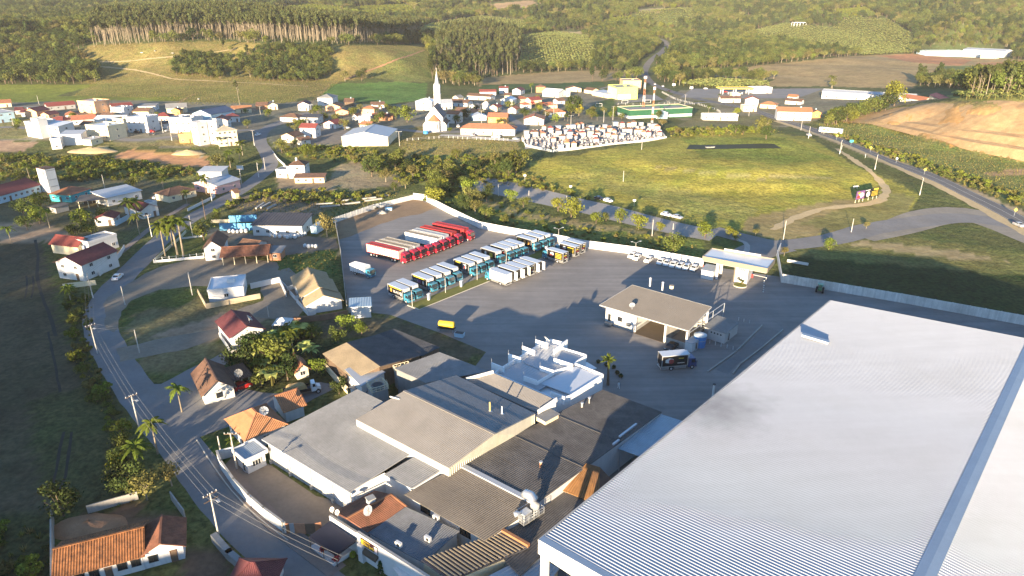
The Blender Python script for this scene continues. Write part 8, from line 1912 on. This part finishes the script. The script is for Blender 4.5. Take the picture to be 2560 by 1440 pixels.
def mass(name,pts,kinds,smin,smax,label=None):
 """one object: points on the ground, each carrying one of the tree or tuft meshes (geometry nodes)"""
 if len(pts)==0:return
 me=bpy.data.meshes.new(name);me.from_pydata([tuple(p)for p in pts],[],[])
 n=len(pts)
 for nm,ty,dt in(("size",'FLOAT',NR.uniform(smin,smax,n)),("turn",'FLOAT',NR.uniform(0,6.28,n)),("pick",'INT',NR.randint(0,1000,n))):
  at=me.attributes.new(nm,ty,'POINT');at.data.foreach_set("value",dt.astype(np.int32 if ty=='INT' else np.float32))
 o=link(name,me,kind='stuff')
 if label:o['label']=label
 ng=bpy.data.node_groups.new(name,'GeometryNodeTree');N,L=ng.nodes,ng.links
 ng.interface.new_socket("Geometry",in_out='INPUT',socket_type='NodeSocketGeometry');ng.interface.new_socket("Geometry",in_out='OUTPUT',socket_type='NodeSocketGeometry')
 gi,go=N.new('NodeGroupInput'),N.new('NodeGroupOutput');jn=N.new('GeometryNodeJoinGeometry');v=0
 for k in kinds:
  for t,c in SPC[k]:
   j2=N.new('GeometryNodeJoinGeometry')
   for me_ in(t,c):
    src=next((q for q in COL.objects if q.data==me_),None)
    if src is None:src=link("trunk" if me_ is t else "crown",me_,_spare(k))
    oi=N.new('GeometryNodeObjectInfo');oi.inputs[0].default_value=src;oi.transform_space='ORIGINAL';L.new(oi.outputs['Geometry'],j2.inputs[0])
   g2=N.new('GeometryNodeGeometryToInstance');L.new(j2.outputs[0],g2.inputs[0]);L.new(g2.outputs[0],jn.inputs[0]);v+=1
 ip=N.new('GeometryNodeInstanceOnPoints');ip.inputs['Pick Instance'].default_value=True
 def attr(nm,ty):
  a=N.new('GeometryNodeInputNamedAttribute');a.data_type=ty;a.inputs[0].default_value=nm;return a.outputs[0]
 md=N.new('ShaderNodeMath');md.operation='MODULO';md.inputs[1].default_value=v;L.new(attr("pick",'INT'),md.inputs[0]);L.new(md.outputs[0],ip.inputs['Instance Index'])
 cv=N.new('ShaderNodeCombineXYZ');L.new(attr("turn",'FLOAT'),cv.inputs[2]);L.new(cv.outputs[0],ip.inputs['Rotation'])
 cs=N.new('ShaderNodeCombineXYZ');sz=attr("size",'FLOAT')
 for i in range(3):L.new(sz,cs.inputs[i])
 L.new(cs.outputs[0],ip.inputs['Scale']);L.new(gi.outputs[0],ip.inputs['Points']);L.new(jn.outputs[0],ip.inputs['Instance']);L.new(ip.outputs[0],go.inputs[0])
 o.modifiers.new("scatter",'NODES').node_group=ng;return o
_sp={}
def _spare(k):
 """a real plant of this kind standing in the wood behind, so that every mesh belongs to a plant"""
 if k not in _sp:_sp[k]=thing(NM.get(k,'tree'),LOOK.get(k,"tuft of dry grass")+" in the woods behind the drone","tree",(-60-9*len(_sp),-118,float(hgt(-60-9*len(_sp),-118))))
 return _sp[k]
def individuals(pts,n,kinds,hmin,hmax,label,group):
 """the nearest trees of a mass stand as things of their own; returns the rest"""
 d=np.hypot(pts[:,0],pts[:,1]);o=np.argsort(d)
 for i in o[:n]:plant(R.choice(kinds),pts[i],R.uniform(hmin,hmax),label,group)
 return pts[o[n:]]
b=MB()
for i in range(26):
 an=R.uniform(0,6.28);r=R.uniform(0,.45);h=R.uniform(.35,.8);w=.07;x,y=cos(an)*r,sin(an)*r;dx,dy=cos(an)*h*.5,sin(an)*h*.5
 b.poly([(x-w*sin(an),y+w*cos(an),-.05),(x+w*sin(an),y-w*cos(an),-.05),(x+dx,y+dy,h)])
_b2=MB();_b2.tube([(0,0,-.1),(0,0,.1)],.05,5)
SPC['tuft']=[(_b2.mesh("trunk",M_BARKD),b.mesh("crown",L_STRAW)),(_b2.mesh("trunk",M_BARKD),b.mesh("crown",L_SCRUB))]
FLD=[z[0]for z in ZONES[:11]]
EUCROW=[[(235,118),(400,104),(560,100),(700,108),(860,110),(1020,104),(1060,88),(860,70),(560,52),(240,70)]]
GROVE=[[(1075,200),(1090,150),(1100,100),(1190,78),(1290,95),(1305,130),(1290,186),(1190,196)]]
LWOOD=[[(-150,210),(242,206),(236,178),(180,168),(90,168),(-150,172)]]
BANAN=[[(1280,175),(1300,140),(1290,92),(1390,80),(1470,92),(1490,120),(1480,172),(1390,176)],[(1020,84),(1080,60),(1200,42),(1310,52),(1320,76),(1280,92),(1180,80),(1090,98)],[(1840,88),(1960,60),(2080,72),(2120,44),(2220,50),(2290,92),(2280,134),(2160,140),(2080,128),(1990,110)],[(1590,30),(1730,20),(1745,55),(1680,66),(1590,58)],[(2380,240),(2560,216),(2720,206),(2720,240),(2560,248),(2430,254)],[(1700,216),(1730,205),(1800,200),(1910,206),(1930,218),(1820,222)]]
TANS=[FLD[5],FLD[6],FLD[7],FLD[8],FLD[9],FLD[10],[(1150,215),(1620,200),(1700,215),(1720,240),(2060,212),(2300,215),(2330,262),(2000,330),(1300,370),(640,380),(640,250)],[(2300,118),(2530,118),(2530,150),(2300,146)]]
eu=scatter(EUCROW,5.2,avoid=[]);eu=individuals(eu,150,['euc'],22,28,"tall pale trunked eucalyptus in the row along the brown hill crest","eucalyptus trees along the brown hill crest")
gr=scatter(GROVE,6.0);gr=individuals(gr,90,['euc','young'],16,25,"tall narrow tree of the dark grove behind the church","trees of the dark grove behind the church")
lw=scatter(LWOOD,7.0);lw=individuals(lw,25,['dark','mid'],12,17,"broad dark tree of the wood on the left hill foot","trees of the wood on the left hill foot")
mass("eucalyptus_wood",eu,['euc'],.9,1.15);mass("grove_trees",gr,['euc','young'],.8,1.1);mass("hill_foot_wood",lw,['dark','mid'],1.3,1.8)
OPEN_=[[(1195,12),(1330,-4),(1360,18),(1240,32)],[(1590,22),(1662,17),(1657,34),(1597,36)],[(1392,77),(1465,77),(1458,92),(1408,92)],[(600,40),(760,12),(850,20),(860,44),(700,60)],[(880,20),(1010,14),(1060,40),(900,58)],[(1510,52),(1580,40),(1590,62),(1520,70)],[(2060,30),(2160,20),(2200,42),(2110,46)]]
ALLF=[[(-150,-200),(2720,-200),(2720,250),(2300,215),(1640,215),(1480,210),(1190,225),(1060,200),(240,215),(-150,215)]]
CLEAR=[[(1715,376),(1955,374),(1935,356),(1725,358)]]
fr1=scatter(ALLF,9.0,y0=600,y1=1350,avoid=FLD+BANAN+TANS+OPEN_+GROVE+EUCROW+LWOOD);fr1=fr1[off_road(fr1[:,0],fr1[:,1],12)]
OPE=scatter(OPEN_[3:],5.5,y0=700,y1=2700);mass('young_plantation',OPE,['bright'],.6,.9)
near=individuals(fr1,20,['mid','olive','dark'],9,15,"mixed green tree at the edge of the far woods","trees at the edge of the far woods")
def stands(name,pts,sc):
 n=vnoise(pts[:,0]/75,pts[:,1]/75,21)*.65+vnoise(pts[:,0]/28,pts[:,1]/28,22)*.35
 mass(name+"_dark",pts[n<.42],['dark','young','mid'],1.0*sc,1.6*sc);mass(name+"_green",pts[(n>=.42)&(n<.6)],['mid','dark','olive'],.9*sc,1.7*sc);mass(name+"_light",pts[n>=.6],['bright','olive','mid'],1.1*sc,1.7*sc)
stands("mixed_forest",near,1.0)
fr2=scatter(ALLF,11.5,y0=1350,y1=2750,avoid=BANAN+TANS+OPEN_);stands("far_forest",fr2[off_road(fr2[:,0],fr2[:,1],12)],1.25)
bn1=scatter(BANAN,4.2,y0=300,y1=2000,jitter=.3);bn1=individuals(bn1,60,['banana'],3.5,5,"banana plant at the near edge of a plantation","banana plants at the plantation edges");mass("banana_plantation",bn1,['banana'],1.2,1.8)
hw=scatter([[(420,185),(450,140),(560,125),(640,140),(700,120),(820,125),(820,185),(780,205),(640,200),(520,195)]],11.0,y0=500,y1=1100,jitter=.5);hw=hw[NR.rand(len(hw))<.75]
hw=individuals(hw,25,['mid','young','olive'],7,12,"bushy tree scattered on the brown hillside","trees scattered on the brown hillside");hd=scatter([[(585,160),(640,126),(700,119),(828,126),(828,190),(785,206),(640,202)],[(440,190),(430,165),(470,140),(560,150),(560,200)]],5.0,y0=500,y1=1100);mass("hillside_wood",hd,['mid','young','dark','mid'],.7,1.15)
mass("hillside_scrub",hw,['mid','young','olive','bush'],.7,1.2)
he=scatter([[(2055,312),(2130,288),(2235,258),(2250,266),(2140,302),(2075,320)]],6.0,y0=300,y1=620);individuals(he,22,['mid','dark','bright'],7,11,'leafy tree filling the roadside hedge below the long warehouse','trees filling the roadside hedge')
pn=scatter([[(2370,232),(2420,222),(2560,208),(2720,190),(2720,222),(2560,236),(2440,246)]],6.5,y0=300,y1=620);individuals(pn,60,['euc','euc','mid'],15,21,"tall flat-topped tree on the ridge above the earth cut","trees on the ridge above the earth cut")
tw=scatter([[(1100,238),(1380,222),(1500,232),(1560,300),(1300,318),(1130,310)],[(1700,248),(2050,250),(2300,250),(2050,290),(1760,290)],[(640,268),(980,268),(1000,330),(700,345)],[(1120,215),(1190,205),(1215,240),(1130,250)],[(2050,230),(2390,250),(2330,235),(2100,212)]],9.0,y0=350,y1=800);tw=tw[clear_of_houses(tw[:,0],tw[:,1],9)]
tw=tw[off_road(tw[:,0],tw[:,1],7)];tw=tw[NR.rand(len(tw))<.42];individuals(tw,60,['mid','dark','bright','slim','olive'],4,8,"garden tree among the town houses","garden trees among the town houses")
vg=scatter([[(0,262),(640,268),(640,330),(0,330)]],11.0,y0=350,y1=600);vg=vg[clear_of_houses(vg[:,0],vg[:,1],9)];individuals(vg[NR.rand(len(vg))<.25],12,['mid','bright','slim'],3,6,"small garden tree among the village houses","garden trees among the village houses")
SCRUB=[[(700,372),(860,365),(1000,395),(1290,390),(1320,455),(1150,470),(1000,460),(880,405),(720,395)],[(860,545),(1040,490),(1150,472),(1500,575),(1750,610),(1750,655),(1590,632),(1370,596),(1200,566),(1040,494)],[(0,385),(280,395),(500,428),(500,445),(0,460)],[(150,700),(228,760),(228,900),(330,1090),(350,1250),(290,1290),(260,1050),(180,900)],[(-100,1320),(128,1310),(128,1600),(-100,1600)],[(520,545),(640,480),(850,478),(1000,490),(830,520),(640,500)],[(1300,430),(1480,500),(1700,550),(1780,580),(1500,520),(1300,470)],[(1665,325),(1880,318),(1960,330),(1820,340),(1680,345)],[(2050,335),(2300,425),(2560,520),(2560,490),(2300,400),(2060,320)]]
sc=scatter(SCRUB,2.4,y0=40,y1=620,jitter=.5,avoid=CLEAR);STRIP=[(1180,455),(1320,470),(1500,505),(1790,565),(1790,660),(1590,632),(1370,596),(1200,566),(1100,500)]
sp_=inpoly(*to_px(sc[:,0],sc[:,1],sc[:,2]),STRIP);sl=sc[sp_];sc=sc[~sp_];sl=sl[NR.rand(len(sl))<.6]
sl=sl[~inpoly(*to_px(sl[:,0],sl[:,1],sl[:,2]),[(1175,440),(1330,458),(1500,490),(1640,525),(1800,560),(1800,603),(1640,580),(1500,552),(1320,505),(1190,472)])];mass('stream_weeds',sl,['bush','tuft','tuft'],.3,.9)
sc=sc[off_road(sc[:,0],sc[:,1],5.5)];sc=sc[clear_of_houses(sc[:,0],sc[:,1],5)]
mass("undergrowth",sc[NR.rand(len(sc))<.75],['bush','tuft'],.5,1.4,"tangled shrubs and weeds along the stream, banks and verges")
GR=[ZONES[32][0],ZONES[0][0],ZONES[1][0],[(2040,310),(2200,300),(2560,395),(2700,420),(2700,530),(2560,505),(2300,415),(2080,330)],[(1000,352),(1290,350),(1300,375),(1150,385),(1000,390)],[(520,485),(640,472),(860,482),(1025,480),(830,548),(640,540)],[(690,642),(838,622),(850,688),(700,678)]]
ts=scatter(GR,1.7,y0=60,y1=900,jitter=.5,avoid=CLEAR);ts=ts[off_road(ts[:,0],ts[:,1],6)];ts=ts[clear_of_houses(ts[:,0],ts[:,1],4)];gd=scatter([[(590,850),(640,830),(760,830),(830,880),(800,950),(700,962),(640,975),(590,930)]],2.0,y0=60,y1=240);mass("garden_thicket",gd[clear_of_houses(gd[:,0],gd[:,1],6)],['bush','bush','banana'],1.0,2.0,"dense dark garden thicket between the cottages and the works")
wd2=scatter([[(165,730),(232,765),(228,890),(330,1085),(352,1250),(300,1290),(255,1050),(185,900)]],1.9,y0=60,y1=240);mass('ditch_growth',wd2,['bush','tuft','tuft'],.35,.85,'tangled dark growth filling the roadside ditch')
wd=scatter([[(165,730),(235,770),(232,890),(330,1085),(352,1250),(300,1290),(255,1050),(185,900)]],5.5,y0=60,y1=240);individuals(wd[NR.rand(len(wd))<.4],14,['dark','mid'],2,3.5,"shaded tree or bush in the overgrown ditch beside the road","bushes in the overgrown roadside ditch")
rv=scatter([[(1000,455),(1150,465),(1230,500),(1200,560),(1100,520),(1040,485),(900,470)],[(880,405),(1000,395),(1300,400),(1310,455),(1150,462),(1000,450)]],8.0,y0=200,y1=420);individuals(rv[NR.rand(len(rv))<.6],40,['dark','mid','olive','bright'],3.5,8,"leafy tree of the stream thicket behind the yard walls","trees of the stream thicket")
mass("pasture_grass",ts[:80000],['tuft'],.3,.75,"tussocky pasture grass")
X=NR.uniform(-560,-150,1600);Y=NR.uniform(-150,-60,1600);mass("ridge_wood",np.stack([X,Y,hgt(X,Y)],1),['euc','dark','mid'],.55,.8)
# ------ poles, lamps, wires, signs, fences, heaps
def pole(px,py,h,label,arm=0,lamp=0,rz=0.0,white=False,wood=False,r=.15):
 g=gp(px,py);t=thing("utility_pole",label,"pole",tuple(g),rz)
 b=MB();b.tube([(0,0,-.3),(0,0,h)],[r,r*.65],7);b.build("pole",M_WOOD if wood else M_POLEC,t)
 if white:b=MB();b.cyl((0,0,0),r*1.12,1.8,7);b.build("white_band",M_WHITE,t)
 if arm:
  for k in range(arm):b=MB();z=h-.25-k*1.0;b.bar((-1.1,0,z),(1.1,0,z),.12);b.build("crossarm",M_WOOD,t)
  for x in(-1,-.35,.35,1):b=MB();b.cyl((x,0,h-.19),.06,.25,6);b.build("insulator",M_WHITE,t)
 if lamp:
  for s in((1,)if lamp==1 else(-1,1)):
   z=h-1.2 if lamp==1 else h-.1;e=(0,-s*2.0,z+.9)if lamp==1 else(s*1.3,0,h+.5 if lamp==2 else h)
   b=MB();b.bar((0,0,z),e,.07);b.build("lamp_arm",M_STEEL,t)
   b=MB();b.box((e[0]*1.12,e[1]*1.12,e[2]),(.35 if lamp==1 else .6,.6 if lamp==1 else .3,.14));b.build("lamp_head",M_METG,t)
 return g,h
PL={}
for key,a in{'a':(313,762,5.5,"slim concrete pole on the inner side of the bend"),'b':(233,745,7.5,"white banded lamp pole below the two storey maroon roofed house",0,1,.5,True),'c':(380,592,8,"lamp pole beside the palm lawn road",1,1,.6,True),'d':(244,884,7.5,"pole with crossarm left of the road at the field edge",1,1,.9),'e':(350,1078,8,"lamp pole by the shaded road above the ditch palms",1,1,.9),'f':(548,1345,8.5,"double crossarm pole with lamp by the stone ramp",2,1,.9),'g':(592,1172,7.5,"pole behind the courtyard wall by the guard house",1),'h':(553,1137,4,"short pole on the small dark lawn"),'i':(482,590,7.5,"pole at the end of the palm lawn",0,1,.5),'j':(514,548,8,"brown wooden pole by the roadside verge",0,0,0,False,True),'k':(530,503,7.5,"white banded lamp pole before the pink hall",0,1,.5,True),'l':(604,460,7,"pole by the roadside shrine",1),'m':(647,443,7,"white banded pole at the junction",0,1,.5,True),'n':(636,364,8.5,"white banded lamp pole by the town junction",1,1,.4,True),'o':(349,882,6,"thin pole at the gravel lane",0),'p':(481,738,7,"pole at the left of the new white house",0),'q':(672,793,3,"short post at the terraced houses forecourt"),'r':(999,365,8,"T shaped lamp pole right of the barn",0,3),'s':(663,424,6,"pole on the earth triangle by the junction"),'t':(779,287,7,"lamp pole in front of the maroon roofed house",0,3),'u':(652,292,7,"pole by the road above the brown houses",1),'v':(1384,297,10,"tall lamp column behind the cemetery",0,3,0,True),'w':(1427,314,6.5,"lamp post by the cemetery wall and yellow tree",0,3),'x':(1204,308,8,"pole left of the bright orange house",0,3),'y':(1509,306,8,"white pole at the playing field corner",0),'z':(1532,300,9,"pole with crossarms by the playing field",2),'A':(2021,346,7,"white banded pole by the highway car",0,0,0,True),'B':(2099,385,7,"white banded highway pole, second along the grass",0,1,2.6,True),'C':(2187,424,7,"white banded highway pole, third along the grass",0,1,2.6,True),'D':(2299,488,7.5,"white banded lamp pole at the junction nose",0,1,2.8,True),'E':(1558,454,5,"lone thin post in the pasture"),'F':(1604,374,5,"thin post at the cemetery wall foot"),'G':(1958,600,7,"thin post on the sandy verge"),'H':(1246,490,5,"white parking lamp, leftmost",0),'I':(1322,506,5,"white parking lamp, second",0),'J':(1416,520,5,"white parking lamp, third",0),'K':(1630,590,6,"white pole at the parking gate"),'M':(1712,262,8,"pole between the green hall and the highway",1),'N':(1668,276,7,"pole behind the green hall",0,3),'O':(1872,290,7,"pole by the town lane",1),'P':(2002,326,8,"pole below the white villa",1,1),'Q':(430,352,8,"white banded pole in the village street",1,1,0,True),'S':(408,332,7,"white banded lamp pole by the village shops",0,1,0,True),'T':(270,322,7,"pole in the middle of the village",1),'U':(35,318,6.5,"pole on the village lawn"),'V':(98,262,7,"thin pole at the green field edge"),'W':(148,470,6,"slim pole in front of the white tower"),'X':(262,470,6,"pole by the back lane"),'Y':(2128,580,5,"thin post on the mown verge"),'Z':(1680,600,6,"pole in the river strip")}.items():
 PL[key]=pole(*a[:4],*(a[4:]if len(a)>4 else()))
for i,(px,py)in enumerate(((1031,767),(1114,733),(1193,701),(1266,663),(1335,636))):pole(px,py,4.8,f"{('first','second','third','fourth','fifth')[i]} twin lamp post on the grass island from its tip",0,2,HD1+1.57,r=.09)
pole(1396,606,4.8,"Y shaped twin lamp behind the last blue trucks",0,2,.2,r=.09);pole(1588,636,4.0,"Y shaped lamp over the white wall by the hatchbacks",0,2,.2,r=.09)
def wire(label,a,c,n=3):
 (p,h),(q,k)=PL[a],PL[c];t=thing("power_line",label,"power line",tuple(p))
 d=q-p;sd=Vector((-d.y,d.x,0)).normalized()
 for i in range(n):
  o=sd*(i-(n-1)/2)*.8;pts=[o+Vector((d.x*s,d.y*s,(h-.1)*(1-s)+(k+q.z-p.z-.1)*s-4*s*(1-s)*.02*d.length))for s in[j/8 for j in range(9)]]
  b=MB();b.tube(pts,.016,4,0,False);b.build("wire",M_CONCD,t)
PL['R1']=(P(860,1520),8.5)
for a,c,lb in(('f','R1',"wires from the double crossarm pole past the shop awnings"),('e','f',"wires along the shaded road to the double crossarm pole"),('d','e',"wires along the road beside the ditch"),('b','d',"wires round the road bend"),('c','b',"wires above the bend houses"),('k','c',"wires along the palm avenue"),('o','d',"wires across the road at the gravel lane")):wire(lb,a,c)
for px,py,h,w,lb in((1607,287,27,1.7,"tall red and white lattice mast by the green hall"),(1629,318,25,1.1,"slim red and white lattice mast at the cemetery corner")):
 t=thing("radio_mast",lb,"radio mast",tuple(gp(px,py)));MO=mat("mast_orange",(.4,.17,.08),.6,.05,1)
 for k in range(6):
  b=MB();z0,z1=h*k/6,h*(k+1)/6;w0,w1=w*(1-.09*k)/2,w*(1-.09*(k+1))/2;cs=[(-1,-1),(1,-1),(1,1),(-1,1)]
  for i in range(4):
   (x,y),(u,v)=cs[i],cs[(i+1)%4]
   b.bar((x*w0,y*w0,z0),(x*w1,y*w1,z1),.08);b.bar((x*w0,y*w0,z0),(u*w1,v*w1,z1),.06);b.bar((u*w0,v*w0,z0),(x*w1,y*w1,z1),.06);b.bar((x*w1,y*w1,z1),(u*w1,v*w1,z1),.06)
  b.build("mast_section",SF if k%2==0 else MO,t)
 for i in range(4):b=MB();an=i*1.57;b.box((cos(an)*w*.5,sin(an)*w*.5,h-1),(.35,.35,1.8),an);b.build("antenna",SF,t)
for i,(px,py,kd,lb)in enumerate(((2091,350,'y',"yellow diamond sign by the parked trailer"),(2175,381,'y',"yellow diamond sign in the middle of the sandy shoulder"),(2310,437,'y',"yellow diamond sign near the junction"),(2535,540,'y',"yellow diamond sign at the right picture edge"),(2240,408,'r',"white round sign on the sandy shoulder"),(2127,364,'g',"green direction sign on the sandy shoulder"),(2104,374,'k',"small dark chevron sign by the highway, upper"),(2163,395,'k',"small dark chevron sign by the highway, lower"),(1312,452,'w',"small white sign at the parking grass edge, left"),(1426,480,'w',"small white sign at the parking grass edge, middle"),(1585,516,'w',"small white sign at the parking grass edge, right"),(1684,218,'W',"white hoarding at the banana grove, left"),(1712,214,'w',"white sign at the banana grove, right"),(1728,226,'W',"white totem board on the petrol forecourt"),(602,432,'W',"grey white board by the roadside clump"))):
 t=thing("road_sign",lb,"sign",tuple(gp(px,py)),1.2 if kd=='k' else 0)
 b=MB();b.bar((0,.06,0),(0,.06,2.2),.1);b.build("post",M_STEEL,t);b=MB();s={'y':.75,'r':.6,'g':1.0,'k':.45,'w':.6,'W':1.6}[kd]
 if kd in 'r':b.tube([(0,0,2.4),(0,-.05,2.4)],s,14)
 elif kd=='y':b.tube([(0,0,2.5),(0,-.05,2.5)],s,4)
 else:b.box((0,-.03,2.5),(s*2,.06,s*1.3))
 b.build("panel",{'y':M_YELLOW,'r':SF,'g':M_TEAL,'k':M_BLACK,'w':SF,'W':SF}[kd],t)
for i,(px,py)in enumerate(((1073,750),(1154,717),(1231,684),(1301,657),(1366,630))):
 t=thing("service_box",f"{('first','second','third','fourth','fifth')[i]} white service box on the grass island from its tip","service box",tuple(P(px,py)+Vector((0,0,.14))),HD1-1.2)
 b=MB();b.box((0,0,.85),(.95,.55,1.7));b.build("casing",SF,t);b=MB();b.box((0,0,1.74),(1.25,.8,.12));b.build("hood",M_WHITE,t);b=MB();b.box((0,-.29,1.0),(.3,.04,.45));b.build("meter_window",M_DARK,t)
def fence(label,pix,h,gap,m=None,rails=2):
 ln=[gp(x,y)for x,y in pix];t=thing("fence",label,"fence",tuple(ln[0]));o=ln[0]
 for a,e in zip(ln[:-1],ln[1:]):
  n=max(1,int((e-a).length/gap))
  for i in range(n+1):p=a.lerp(e,i/n);p.z=float(hgt(p.x,p.y));p-=o;b=MB();b.bar(p,p+Vector((0,0,h)),.16);b.build("post",m or SF,t)
  for k in range(rails):z=Vector((0,0,h*(k+.8)/(rails+.2)));b=MB();b.bar(a-o+z,e-o+z,.05);b.build("rail",m or M_STEEL,t)
fence("white post fence along the bank below the church",[(1018,352),(1060,349),(1110,345),(1180,349),(1270,352)],1.5,2.6)
fence("white post fence between the highway and the playing field",[(1655,232),(1690,250),(1735,262)],1.6,3);fence("white post fence by the town lane",[(1745,262),(1790,276),(1800,282)],1.6,3);fence("white posts along the playing field",[(1545,262),(1620,262),(1700,258)],1.4,5)
fence("wire fence along the foot of the earth cut",[(2118,345),(2190,362),(2260,380),(2330,408)],1.3,5,M_WOOD);fence("timber fence climbing beside the green crop",[(780,258),(800,240),(822,215)],2.0,9,M_WOOD,1)
ln_=fence("grey rail on the palm lawn wall",[(390,656),(510,644)],1.7,2,M_STEEL);fence("dark wire fence of the green field",[(443,262),(470,245),(490,236)],1.4,3,M_WOOD)
for px,py,lb in((1497,266,"left"),(1562,258,"middle"),(1619,257,"right")):
 t=thing("football_goal",f"white football goal on the playing field, {lb} of three","goal",tuple(gp(px,py)));b=MB();b.bar((-2.5,0,0),(-2.5,0,2.3),.2);b.bar((2.5,0,0),(2.5,0,2.3),.2);b.bar((-2.6,0,2.3),(2.6,0,2.3),.2);b.build("goal_frame",SF,t);b=MB();b.bar((-2.5,.9,.1),(2.5,.9,.1),.1);b.bar((-2.5,0,2.3),(-2.5,.9,.1),.1);b.bar((2.5,0,2.3),(2.5,.9,.1),.1);b.build("stay",SF,t)
M_BAG=mat("white_woven_bags",(.62,.62,.60),.8,.15,1.5)
def bag_mesh():b=MB();b.tube([(0,0,0),(0,0,.3),(0,0,.9),(0,0,1.1),(.05,0,1.25)],[.45,.62,.6,.4,.12],8);return b.mesh("bag",M_BAG,True)
BG=bag_mesh()
for i,(px,py)in enumerate(((676,592),(688,594),(700,595),(712,594),(719,597),(728,595),(738,596),(745,593),(752,590),(762,588),(574,581),(584,582),(594,582),(604,581),(616,581),(763,618),(772,620),(781,618),(790,619))):
 w="before the black roofed workshop" if i<10 else "along the front blue wall" if i<15 else "on the weedy ground by the yard wall"
 o=link("bulk_bag",BG,None,tuple(P(px,py)),R.uniform(0,6),label=f"stuffed white bulk bag {w}, {ORD[i if i < 10 else i - 10 if i < 15 else i - 15]} from the left",cat="bag",group="white bulk bags");s=R.uniform(.85,1.25);o.scale=(s,s,s)
for i,(a,c)in enumerate((((790,512),(835,508)),((800,518),(850,514)),((846,503),(882,500)),((855,512),(900,506)),((905,498),(940,494)),((912,503),(955,497)),((945,490),(972,488)),((652,520),(676,507)),((640,522),(660,508)),((668,523),(690,512)))):
 p,q=P(*a,.3),P(*c,.3);t=thing("concrete_beam",f"long pale concrete beam lying on the storage ground, {ORD[i]} of the scattered beams","beam",tuple(p));b=MB();b.bar((0,0,.15),q-p+Vector((0,0,.15)),.7,.6);b.build("beam",M_CONC,t);b=MB();b.bar((.3,.2,-.3),(.3,-.6,-.3),.25);b.build("bearer",M_WOOD,t)
def heap(label,px,py,r,h,m,sx=1.4):
 g=gp(px,py);t=MB();n,k=18,6
 for j in range(k+1):
  for i in range(n):
   a=2*pi*i/n;q=r*(j/k)*R.uniform(.88,1.1);t.v.append((cos(a)*q*sx,sin(a)*q,h*(1-(j/k)**1.3)*R.uniform(.85,1.1)-.12*(j==k)))
 for j in range(k):
  for i in range(n):a=j*n+i;c=j*n+(i+1)%n;t.f.append((a,a+n,c+n,c));t.m.append(0)
 o=t.build("heap",m,None,True,label=label,cat="heap");o.location=g
heap("red earth heap behind the mottled tile house",225,1318,3.4,1.3,M_DIRTR,1.8);heap("sand heap by the storage yard wall",955,533,1.6,1.2,M_CONC);heap("tan earth heap on the village bank",232,378,7,2.2,M_SAND,2.0);heap("pale earth heap at the terrace edge below the flats",470,384,5,2.0,M_SAND,1.8)
t=thing("blue_bin","pale blue skip at the top of the truck yard","skip",tuple(P(972,525)));b=MB();b.box((0,0,.5),(2.6,1.4,1.0),taper=1.1);b.build("bin",M_BLUEW,t);b=MB();b.box((0,0,1.02),(2.7,1.5,.08));b.build("rim",M_BLUE,t)
t=thing("rowing_boat","pale flat boat on the dark pond","boat",tuple(gp(1775,370)+Vector((0,0,.15))),.2);b=MB();hexa(b,[(-2.2,-.6,0),(2.2,-.4,0),(2.2,.4,0),(-2.2,.6,0),(-2.5,-.9,.55),(2.7,-.6,.55),(2.7,.6,.55),(-2.5,.9,.55)]);b.build("hull",M_CONC,t);b=MB();b.box((0,0,.58),(.4,1.5,.06));b.build("thwart",M_WOOD,t)
M_TRK=mat("wheel_track",(.035,.032,.026),.95,.2,.5)
for i,pix in enumerate((([(88,600),(95,640),(93,690),(105,740),(125,790),(140,840)]),[(65,690),(68,715),(62,745)],[(82,690),(84,715),(78,745)],[(160,1080),(150,1120),(140,1180),(125,1230)],[(180,1080),(172,1130),(165,1190),(145,1235)],[(120,830),(135,900),(150,980)])):strip("wheel_track",pix,.5 if i else .8,.03,M_TRK,wear=.1)
strip("ditch_water",[(178,820),(200,880),(225,940),(262,1000),(290,1060)],.8,.02,M_WATER,wear=.2)
# ------ evening haze over the valley
b=MB();b.box((0,1500,150),(7200,4400,304))
hm=bpy.data.materials.new("valley_haze");hm.use_nodes=True;hm.node_tree.nodes.clear()
pv_=hm.node_tree.nodes.new("ShaderNodeVolumePrincipled");ho=hm.node_tree.nodes.new("ShaderNodeOutputMaterial")
pv_.inputs["Color"].default_value=(1.0,0.96,0.90,1);pv_.inputs["Density"].default_value=0.00006;pv_.inputs["Anisotropy"].default_value=0.0
hm.node_tree.links.new(pv_.outputs[0],ho.inputs["Volume"])
b.build("haze",hm,kind='stuff')
